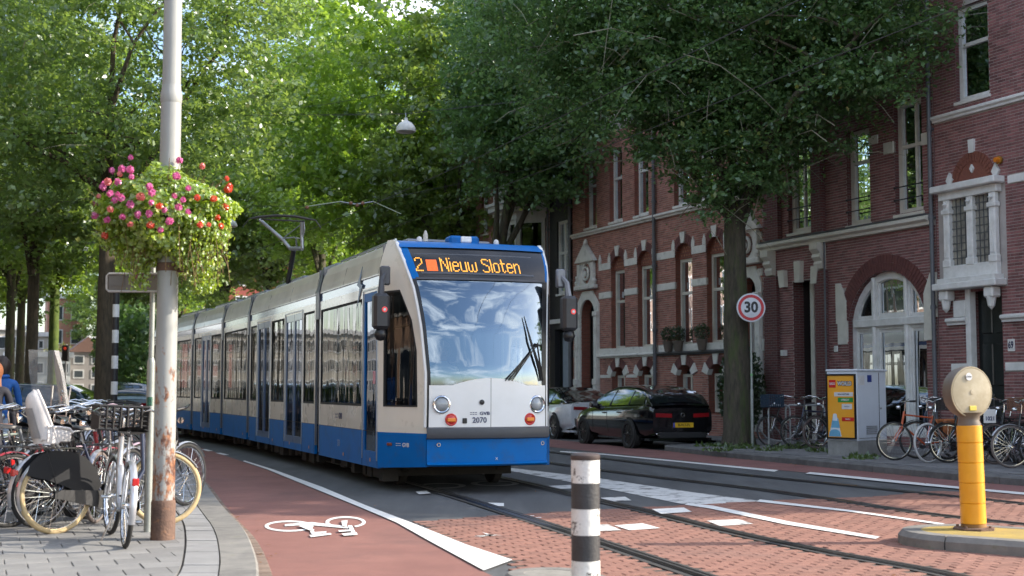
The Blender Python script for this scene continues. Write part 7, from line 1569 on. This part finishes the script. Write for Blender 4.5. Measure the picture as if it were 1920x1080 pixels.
# flower basket
FLG = leafmat('geranium_leaf', (.31,.43,.045), (.15,.25,.025), (.60,.76,.06), yellow=(.5,.45,.08), tl=.5)
FLP = leafmat('petal_pink', (.78,.16,.42), (.62,.08,.30), (.8,.25,.5), tl=.35); FLR = leafmat('petal_red', (.85,.09,.02), (.65,.05,.015), (.9,.2,.05), tl=.35); FLS = leafmat('petal_salmon', (.85,.25,.22), (.7,.15,.16), (.9,.35,.3), tl=.35)
fb = thing('flower_basket', 'big hanging basket of pink and red geraniums round the steel pole', 'flower basket', (pp.x-.03, pp.y, 2.90)); fb.scale = (.93,.93,.96)
ob('planter_ring', MB().lathe([(.10,-.22),(.30,-.20),(.36,.02),(.34,.02),(.28,-.15),(.10,-.16)], 24), mat('planter_black', (.02,.022,.02), .6), fb, 50)
g = random.Random(11)
def blob(pt):
    return pt
vs = []; fs = []; 
def leaf(p, n, s, lobed=True):
    n = n.normalized(); a = n.orthogonal().normalized(); q = g.uniform(0,6.28); b = n.cross(a); u = a*math.cos(q)+b*math.sin(q); v = n.cross(u); i = len(vs); k = 6
    P = [p] + [p + (u*math.cos(2*math.pi*j/k)+v*math.sin(2*math.pi*j/k))*s*(1 if j % 2 else .78) + n*s*.18 for j in range(k)]
    vs.extend(P); fs.extend([(i,i+1+j,i+1+(j+1)%k) for j in range(k)])
def shell():
    while True:
        d = Vector((g.gauss(0,1), g.gauss(0,1), g.gauss(0,1))).normalized()
        r = Vector((.60, .50, .40)); bump = 1 + .08*math.sin(d.x*6+1.5) + .07*math.sin(d.z*9+d.x*7)
        p = Vector((d.x*r.x, d.y*r.y, d.z*r.z))*bump*(.80+.22*g.random()); p.z -= .02
        if d.z < -.45: p.z *= 1.05; 
        return p + Vector((.0,0,.02)), d
for k in range(9000):
    p, d = shell()
    if Vector((p.x,p.y)).length < .12: continue
    leaf(p, d + Vector((g.gauss(0,.5), g.gauss(0,.5), .35+g.gauss(0,.4))), g.uniform(.014,.03))
for cx, cy, n_, ln, w_ in ((.37,-.05,1400,.54,.13),(.22,-.15,500,.32,.13),(-.20,-.12,700,.52,.10),(-.33,.05,400,.30,.13),(.05,.3,400,.36,.2),(-.45,-.1,200,.2,.1)):
    for k in range(n_):
        u = g.random()**1.3; p = Vector((cx + g.gauss(0, w_*(1-.6*u)), cy + g.gauss(0, w_*(1-.6*u)), -.18 - ln*u)); leaf(p, Vector((g.gauss(0,1), g.gauss(-.3,1), .3)), g.uniform(.009,.021))
ob('foliage', MB().add(vs, fs), FLG, fb)
m = MB()
for k in range(150):
    p, d = shell(); e = p + d*g.uniform(.04,.12) + Vector((0,0,g.uniform(0,.07))); m.tube([p*.5, p, e], [.004,.003,.002], 4)
for k in range(70):
    x, y = g.choice(((.37,-.05),(.25,-.15),(-.2,-.12))); x += g.gauss(0,.1); y += g.gauss(0,.1); m.tube([(x,y,-.1),(x+g.gauss(0,.03),y,-.35),(x+g.gauss(0,.05),y+g.gauss(0,.04),-.45-.25*g.random())], .003, 4)
ob('stems', m, mat('stem_brown', (.16,.10,.04), .8), fb)
def flower(seed, mt):
    q = random.Random(seed); m = MB()
    for k in range(20):
        d = Vector((q.gauss(0,1), q.gauss(0,1), q.gauss(.3,.8))).normalized(); c = d*q.uniform(.012,.036); a = d.orthogonal().normalized(); b = d.cross(a); o = q.uniform(0,6)
        for j in range(4):
            t_ = o + 2*math.pi*j/4; u = a*math.cos(t_)+b*math.sin(t_); v = d.cross(u); m.add([c, c+u*.016+v*.010+d*.003, c+u*.027+d*.005, c+u*.016-v*.010+d*.003], [(0,1,2,3)])
    return m.mesh('flower', mt)
FM = {c: [flower(s_, mt) for s_ in (1,2,3)] for c, mt in (('p',FLP),('r',FLR),('s',FLS))}
FPX = [(193,358,'p'),(220,322,'p'),(232,340,'s'),(238,300,'p'),(254,332,'p'),(200,325,'p'),(196,366,'p'),(168,390,'p'),(222,383,'p'),(236,360,'p'),(265,350,'p'),(240,386,'p'),(234,398,'p'),(224,415,'s'),(215,434,'p'),(270,409,'p'),(292,393,'s'),(308,373,'p'),(315,385,'p'),(314,405,'p'),(340,419,'p'),(310,427,'p'),(328,456,'p'),(268,446,'s'),(337,306,'p'),(355,347,'p'),(358,390,'p'),(374,398,'p'),(381,372,'p'),(383,420,'p'),(398,391,'r'),(423,388,'r'),(434,341,'r'),(440,357,'r'),(437,362,'r'),(438,400,'r'),(428,425,'r'),(430,438,'r'),(414,440,'r'),(400,443,'r'),(197,458,'r'),(175,377,'s'),(250,395,'p'),(172,417,'p'),(330,412,'r'),(383,317,'s'),(310,448,'r'),(265,535,'p'),(258,537,'p'),(206,355,'s'),(286,428,'p'),(252,432,'p'),(348,440,'p'),(366,412,'p')]
for k, (x, y, c) in enumerate(FPX):
    dx, dz = (x-305)/2495*11.4, -(y-405)/2495*11.4; rr = (dx/.62)**2 + ((dz)/.44)**2; dy = -.54*math.sqrt(max(.0, 1-min(rr,1))) - .10
    o = link('flower', FM[c][k % 3], fb, (dx*1.0*(11.4+dy)/11.4, dy, 2.874 + dz*(11.4+dy)/11.4 - 2.86 + .0), (g.uniform(-.6,.2), g.uniform(-.4,.4), g.uniform(0,6))); s_ = g.uniform(.6,.95); o.scale = (s_,s_,s_)
for k in range(110):
    p, d = shell()
    if d.z < -.25: continue; o = link('flower', FM[g.choice('pppr') if p.x < .3 else FM and 'r'][k % 3], fb, p + d*.10, (0,0,g.uniform(0,6)))
    o.scale = (.85,)*3
# slim pole with the sign box behind the big pole
p = G(277,998,.122); t = thing('slim_pole', 'slim galvanised pole with wider lower half standing behind the steel pole', 'pole', tuple(p)); PG2 = mat('slim_grey', (.34,.36,.34), .45, .4, c2=(.26,.28,.26), scale=5)
ob('lower_tube', MB().lathe([(.036,-.05),(.036,1.5),(.034,1.52),(.024,1.55)], 16), PG2, t, 40); ob('upper_tube', MB().lathe([(.024,1.5),(.024,2.5),(0,2.5)], 16), PG2, t, 40)
ob('sticker', MB().add([(.0365*math.sin(a), -.0365*math.cos(a), z) for z in (1.12,1.2) for a in (-.9,-.45,0,.45,.9)], [(i,i+1,i+6,i+5) for i in range(4)]), mat('green_sticker', (.02,.16,.09), .5, c2=(.02,.03,.03), scale=60), t)
sb_ = thing('sign_box', 'grey sign box with rounded rim strapped behind the steel pole', 'sign', (p.x, p.y, 2.35), 0)
m = MB(); x0, x1_ = D(216,0,12).x-p.x, D(341,0,12).x-p.x
ob('casing', MB().bbox(x0,x1_,-.03,.03,-.09,.09,.02), mat('sign_box_grey', (.19,.175,.16), .7), sb_); ob('rim', MB().tube([(x0+.02,-.035,-.08),(x1_-.02,-.035,-.08),(x1_,-.035,-.06),(x1_,-.035,.06),(x1_-.02,-.035,.08),(x0+.02,-.035,.08),(x0,-.035,.06),(x0,-.035,-.06)], .01, 6, closed=True), mat('rim_pale', (.5,.49,.48), .5), sb_)
ob('red_panel', MB().box(x1_-.09,x1_-.015,-.036,-.031,-.065,.065), mat('sign_maroon', (.10,.03,.03), .6), sb_); ob('grey_panel', MB().box(x0+.02,x0+.16,-.036,-.031,-.03,.06), mat('panel_grey2', (.18,.17,.16), .6), sb_)
# striped post behind
p = D(214,735,30); t = thing('striped_post', 'black and white banded post between the thick trunk and slim pole', 'post', (p.x, p.y, .1)); WB1 = mat('post_white', (.75,.75,.73), .5); BB1 = mat('post_black', (.02,.02,.022), .5)
hh = 3.55
for k in range(12): ob('band', MB().lathe([(.075,k*.29),(.075,(k+1)*.29-.0)], 14), WB1 if k % 2 == 0 else BB1, t, 40)
ob('cap', MB().lathe([(.075,12*.29),(.09,12*.29+.05),(.05,12*.29+.2),(0,12*.29+.22)], 14), BB1, t, 40)
# near striped bollard
p = D(1098,1000,9.0); t = thing('striped_bollard', 'chipped black and white banded bollard standing in front of the tram', 'bollard', (p.x, 9.0, .105))
CHW = mat('chipped_white', (.74,.73,.70), .55, c2=(.62,.61,.58), scale=5, bump=.5, bscale=40, c3=(.13,.12,.11), s3=5.5, st3=(.555,.575)); CHB = mat('chipped_black', (.045,.045,.048), .5, c2=(.03,.03,.033), scale=6, bump=.4, bscale=60)
zz = [-.1,.03,.2,.374,.547,.72,.855]; r_ = .096; zz = [D(1098,y,9.0).z-.105 for y in (1105,1050,1002,953,905,862)]; zz[0] = -.02
for k in range(5): ob('band', MB().lathe([(r_,zz[k]),(r_,zz[k+1]-.001)], 32), CHW if k % 2 == 0 else CHB, t, 40)
ob('foot', MB().lathe([(r_,-.1),(r_,zz[0])], 24), CHB, t, 40)
ob('cap', MB().lathe([(r_,zz[5]),(r_+.003,zz[5]+.004),(r_+.003,zz[5]+.03),(r_-.01,zz[5]+.042),(r_-.04,zz[5]+.046),(0,zz[5]+.047)], 32), mat('cap_dark', (.07,.05,.045), .6, c2=(.04,.03,.03)), t, 40)
# yellow island bollard with round glass disc
YEL = mat('bollard_yellow', (.80,.36,.012), .35, c2=(.72,.30,.01), scale=4, coat=.3, rvar=.1, c3=(.35,.16,.03), s3=9, st3=(.66,.78))
p = G(1826,992,.13); t = thing('yellow_bollard', 'yellow island post carrying a round amber glass disc', 'bollard', tuple(p), 0, rot=(0, R(-1.2), 0)); z0 = .0
seg = [0.0,.05,.235,.42,.60,.78,.935]
for k in range(6): ob('ring_segment', MB().lathe([(.107,seg[k]),(.112,seg[k]+.005),(.111,seg[k+1]-.005),(.106,seg[k+1]-.001)], 32), YEL if k else mat('rust_yellow', (.30,.15,.04), .7, c2=(.18,.09,.03)), t, 40)
ob('base_plate', MB().lathe([(.19,-.005),(.19,.015),(.12,.02)], 8), RUST, t); 
for a in range(4): ob('bolt', MB().lathe([(.014,.015),(.014,.035),(0,.037)], 6, (.155*math.cos(a*1.57+.8),.155*math.sin(a*1.57+.8),0)), RUST, t)
GLS = mat('disc_glass', (.44,.37,.25), .4, c2=(.35,.29,.19), scale=3, coat=.3, c3=(.54,.48,.36), s3=4, st3=(.5,.75)); CAS = mat('disc_casing', (.16,.125,.095), .45, c2=(.12,.095,.075), scale=3)
hz = 1.235; hd_ = link('head', None, t, (0,0,hz), (0,0,R(16))); hd_.scale = (1,1,1.08)
ob('casing', MB().lathe([(.05,.10),(.16,.10),(.195,.095),(.208,.085),(.209,.02),(.218,.018),(.218,-.035),(.212,-.052),(.203,-.052)], 48, axis='Y'), CAS, hd_, 28); ob('neck', MB().lathe([(.10,-.30),(.105,-.27),(.092,-.24),(.098,-.2),(.12,-.17)], 24), CAS, hd_, 50); ob('lens', MB().lathe([(.203,-.052),(.200,-.066),(.196,-.0668),(.02,-.068),(.018,-.073),(0,-.074)], 48, axis='Y').torus((0,-.060,0), .208, .007, n=48, k=6), GLS, hd_, 24)
ob('round_sticker', MB().lathe([(.033,-.0765),(0,-.0768)], 20, (-.03,0,.13), axis='Y'), mat('sticker_white', (.75,.75,.75), .5), hd_); text('E+Mw', .02, hd_, TBLACK, (-.03,-.0785,.13), (R(90),0,0), 'sticker_mark', .0005); ob('yellow_plate', MB().bbox(-.035,.035,-.078,-.066,-.155,-.115,.003), mat('plate_yellow2', (.75,.60,.10), .5), hd_)
# 30 sign
p = G(1411,838,.12); t = thing('speed_sign', 'round red-rimmed 30 sign on a slim grey post in front of the elm', 'sign', tuple(p)); zc = D(1413,577,p.y).z-.12; rs = 27/2495*p.y
ob('post', MB().lathe([(.036,-.05),(.036,1.25),(.026,1.28),(.026,zc+.1)], 14), PG2, t, 40); ob('band', MB().lathe([(.0275,1.55),(.0275,1.6)], 14), mat('band_green', (.2,.5,.2), .5), t)
ob('plate', MB().lathe([(0,.0),(rs,0),(rs,-.012),(rs-.012,-.015),(0,-.016)], 40, (.0,-.03,zc), axis='Y'), mat('sign_white', (.72,.75,.82), .35), t, 30)
ob('red_ring', MB().lathe([(rs*.90,-.0175),(rs*.90,-.019),(rs*.70,-.019),(rs*.70,-.0175)], 40, (0,-.03,zc), axis='Y', caps=False), mat('sign_red', (.60,.015,.03), .35), t); text('30', rs*1.02, t, mat('sign_black', (.01,.012,.02), .4), (0,-.05,zc), (R(90),0,0), 'sign_number', .001, bold=.012, sx=.95)
ob('bracket', MB().bbox(-.1,.1,-.03,-.0,zc+.08,zc+.12,.004).bbox(-.1,.1,-.03,0,zc-.12,zc-.08,.004), STEEL, t)
# utility cabinet with poster
a, b, c = G(1557,850,.125), G(1609,857,.125), G(1662,853,.125)
CW = mat('cabinet_paint', (.66,.71,.78), .45, c2=(.61,.66,.73), scale=2, bump=.1, bscale=20); CB = mat('cabinet_concrete', (.30,.30,.29), .85, c2=(.22,.22,.21), scale=6, bump=.4)
wdt = 1.02; dpt = .56; ta = R(66); tb = Vector((math.cos(R(-24)), math.sin(R(-24))))
# local frame: x along the poster face (image left to right), y runs away along the street
ca = math.atan2((b-a).y, (b-a).x); t = thing('utility_cabinet', 'pale grey utility cabinet with orange event poster on its side', 'cabinet', (b.x, b.y, .12), R(-22)); W1, D1 = .60, .62; Hc = D(1612,692,b.y).z-.12
ob('plinth', MB().bbox(-W1,0,0,D1,-.02,.30,.01).bbox(-W1+.02,D1*0-.02,0.02,D1-.02,.28,.31,.005), CB, t); ob('body', MB().bbox(-W1,0,.0,D1,.31,Hc,.012), CW, t); ob('lid', MB().bbox(-W1-.02,.02,-.02,D1+.02,Hc-.06,Hc,.012), CW, t)
t.rotation_euler = (0,0,0)
# rebuilt so that the long door side faces right of the corner
for o in list(t.children): bpy.data.objects.remove(o)
s1 = Vector((a.x-b.x, a.y-b.y)); s2 = Vector((c.x-b.x, c.y-b.y)); L1, L2 = .60, .62
u1 = Vector((-.65,.76)); u2 = Vector((.70,.714)); u2 = Vector((.436,.90))
L1 = .68; L2 = .95
ph = math.atan2(-u1.y, -u1.x); t.rotation_euler = (0,0,ph)    # local +x = towards the corner along the poster side, local +y = along the door side
ob('plinth', MB().bbox(-L1,0,0,L2,-.02,.30,.01), CB, t); ob('body', MB().bbox(-L1,-.004,.004,L2,.30,Hc-.03,.012), CW, t); ob('lid', MB().bbox(-L1-.015,.02,-.015,L2+.02,Hc-.04,Hc,.012), CW, t)
ob('door_gap', MB().box(-.003,.001,L2*.74,L2*.74+.012,.33,Hc-.06).box(-.003,.001,.05,L2*.74,.345,.353), RUBB, t); m = MB()
for k in range(5): m.bbox(-.004,.008,L2*.30,L2*.66,.42+k*.035,.435+k*.035,.004)
ob('vent_slat', m, GALV, t, kind='stuff'); ob('blue_sticker', MB().box(-.004,.002,L2*.36,L2*.50,Hc-.24,Hc-.11), mat('sticker_blue', (.02,.05,.25), .5), t); ob('white_label', MB().box(-.004,.001,L2*.04,L2*.26,Hc-.30,Hc-.12), WPR, t); ob('lock', MB().lathe([(.02,-.004),(.02,.012)], 10, (0,L2*.80,.9), axis='X'), STEEL, t)
ps = link('poster_frame', None, t, (-L1/2, -.02, .33)); Wp, Hp = L1*.5-.01, Hc-.42; pf = MB().plate([(-Wp,0),(Wp,0),(Wp,Hp),(-Wp,Hp)], [[(-Wp+.03,.03),(Wp-.03,.03),(Wp-.03,Hp-.03),(-Wp+.03,Hp-.03)]], lambda u,v,d: Vector((u,d-.02,v)), .03)
ob('frame', pf, TBLACK, ps); ob('poster', MB().box(-Wp+.02,Wp-.02,-.006,.0,.02,Hp-.02), mat('poster_orange', (.82,.34,.015), .5, c2=(.85,.42,.05), scale=1.2), ps)
FRt = (R(90),0,0); Z = lambda f_: Hp*f_
def panel(x0, x1, z0, z1, c, nm, y=-.010): return ob(nm, MB().box(x0,x1,y,y+.004,z0,z1), c, ps)
PRED = mat('print_red', (.62,.02,.015), .5); PGRN = mat('print_green', (.02,.28,.05), .5)
panel(-Wp*.80,-Wp*.34,Z(.79),Z(.91),PRED,'red_square'); text('LEGO', .062, ps, WPR, (-Wp*.57,-.012,Z(.85)), FRt, 'poster_text', .0005, bold=.002, sx=.8)
text('WORLD', .105, ps, TBLACK, (Wp*.27,-.0085,Z(.85)), FRt, 'poster_text', .0005, bold=.012, sx=.80); text('WORLD', .105, ps, WPR, (Wp*.27,-.0125,Z(.85)), FRt, 'poster_text', .0005, bold=.003, sx=.80)
panel(-Wp*.45,Wp*.82,Z(.655),Z(.72),WPR,'white_strip'); text('18 t/m 24 OKTOBER', .036, ps, NAVY, (Wp*.18,-.012,Z(.688)), FRt, 'poster_text', .0005, bold=.001, sx=.82)
panel(-Wp*.2,Wp*.82,Z(.565),Z(.635),PGRN,'green_strip'); text('UTRECHT', .045, ps, WPR, (Wp*.3,-.012,Z(.60)), FRt, 'poster_text', .0005, bold=.002, sx=.9)
panel(Wp*.06,Wp*.74,Z(.46),Z(.54),WPR,'white_label'); text('JAARBEURS', .024, ps, NAVY, (Wp*.4,-.012,Z(.50)), FRt, 'poster_text', .0005)
panel(Wp*.05,Wp*.86,Z(.275),Z(.335),PRED,'red_strip'); text('TICKETS', .030, ps, WPR, (Wp*.45,-.012,Z(.305)), FRt, 'poster_text', .0005, bold=.001)
PBL = mat('print_blue', (.16,.42,.62), .5); PWH = mat('print_pale', (.70,.78,.85), .5)
for nm, mt_, cx, z0_, z1_, w0_, w1_, yy in (('pale_shape', PWH, -Wp*.42, .04, .20, .85, .55, -.0085),('blue_shape', PBL, -Wp*.40, .17, .30, .62, .42, -.0100),('blue_shape', PBL, -Wp*.45, .035, .09, .80, .74, -.0100),('pale_shape', PWH, -Wp*.42, .28, .37, .34, .26, -.0115)):
    n_ = 8; P = [(cx - Wp*w0_/2, Z(z0_)), (cx + Wp*w0_/2, Z(z0_))] + [(cx + Wp*w1_/2*math.cos(math.pi*i/n_), Z(z1_) + Wp*w1_*.28*math.sin(math.pi*i/n_)) for i in range(n_+1)]
    ob(nm, MB().plate(P, [], lambda u, v, d: Vector((u, yy, v))), mt_, ps)
# hanging street lamps and wires
LPW = mat('lamp_shade_white', (.72,.72,.70), .4, c2=(.62,.62,.60)); WIRE = mat('wire', (.03,.03,.032), .5)
for px, py, Y, lab, s_ in ((761,240,36,'white dome street lamp hanging above the tram before bright foliage',1.),(345,246,52,'grey dome street lamp hanging just right of the steel pole',1.15),(433,420,58,'small white dome lamp peeping out right of the flower basket',1.)):
    p = D(px, py, Y); t = thing('hanging_lamp', lab, 'street lamp', tuple(p), 0, None); t.scale = (s_,)*3
    ob('lamp_shade', MB().lathe([(.27,-.10),(.275,-.06),(.25,.03),(.18,.13),(.08,.19),(.05,.22),(.05,.28),(0,.29)], 24), LPW, t, 50); ob('glass_bowl', MB().lathe([(.24,-.10),(.18,-.14),(0,-.16)], 20), mat('lamp_bowl', (.45,.45,.42), .2), t, 60); ob('suspension', MB().tube([(0,0,.28),(0,0,.42)], .02, 6), STEEL, t)
    m = MB(); m.tube([(-16,4,1.2),(-6,1.4,.62),(0,0,.40),(5,-1.4,.62),(11,-3,1.3)], .007, 4); w_ = ob('span_wire', m, WIRE, t)
def wire(name, label, pts, r_, mt=WIRE):
    t = ob(name, MB().tube(pts, r_, 5), mt); tag(t, label, 'wire', None); return t
h_ = 5.35
A = [Vector((4.6,8.9,h_)), Vector((2.93,13.3,h_)), Vector((-.55,22.2,h_-.06)), Vector((-3.4,29.2,h_-.1)), Vector((-4.2,26.9,h_-.5))]
wire('contact_wire', 'contact wire running diagonally above the tram to its pantograph', [A[0],A[1],A[2],Vector((-3.3,28.4,5.2)),Vector((-8,38,5.1)),Vector((-22,70,5.1))], .0065)
wire('contact_wire', 'second contact wire crossing the dark elm towards the upper right', [Vector((7.6,8.9,5.4)),Vector((4.55,13.84,5.35)),Vector((1.04,22.5,5.3)),Vector((-2,30,5.3)),Vector((-8,44,5.3)),Vector((-20,74,5.3))], .0065)
t = thing('pull_off_arm', 'pale registration arms with insulators steadying the wire above the pantograph', 'wire arm', tuple(D(640,380,30)))
o_ = D(640,380,30); L2_ = lambda x, y: D(x, y, 30) - o_
ob('left_rod', MB().tube([L2_(576,387), L2_(638,378)], .013, 6), mat('rod_pale', (.35,.40,.30), .5), t); ob('right_rod', MB().tube([L2_(700,378), L2_(752,401)], .010, 6), MC['rod_pale'], t); ob('middle_rod', MB().tube([L2_(638,378), L2_(668,383), L2_(700,378)], .012, 6), STEEL, t)
m = MB()
for x, y in ((576,389),(658,381),(670,385),(680,381)): m.lathe([(0,-.05),(.045,-.02),(.045,.02),(0,.05)], 8, L2_(x, y))
ob('insulator', m, BRN, t, kind='stuff')
wire('span_wire', 'thin span wire stretched from the pole over the lawn side to the houses', [D(0,373,40), D(300,385,33), D(576,387,30), D(700,378,30), D(1075,300,36)], .004)
wire('span_wire', 'upper thin span wire above the pantograph', [D(560,218,36), D(761,218,36)+Vector((0,0,.06)), D(960,190,37)], .004)
# traffic lights far off
for px, py, lab in ((123,662,'distant black traffic signal between mossy trunk and thick trunk'),):
    p = D(px, py, 75); t = thing('traffic_light', lab, 'traffic light', (p.x, p.y, 0)); ob('mast', MB().tube([(0,.1,0),(0,.1,p.z+.5)], .06, 8), GALV, t); ob('casing', MB().bbox(-.2,.2,-.1,.1,p.z-.45,p.z+.45,.05), TBLACK, t); ob('red_lamp', MB().lathe([(.09,-.11),(0,-.13)], 12, (0,0,p.z+.26), axis='Y'), mat('signal_red', (.5,.03,.02), .4, emit=(1,.08,.03), estr=.12), t)
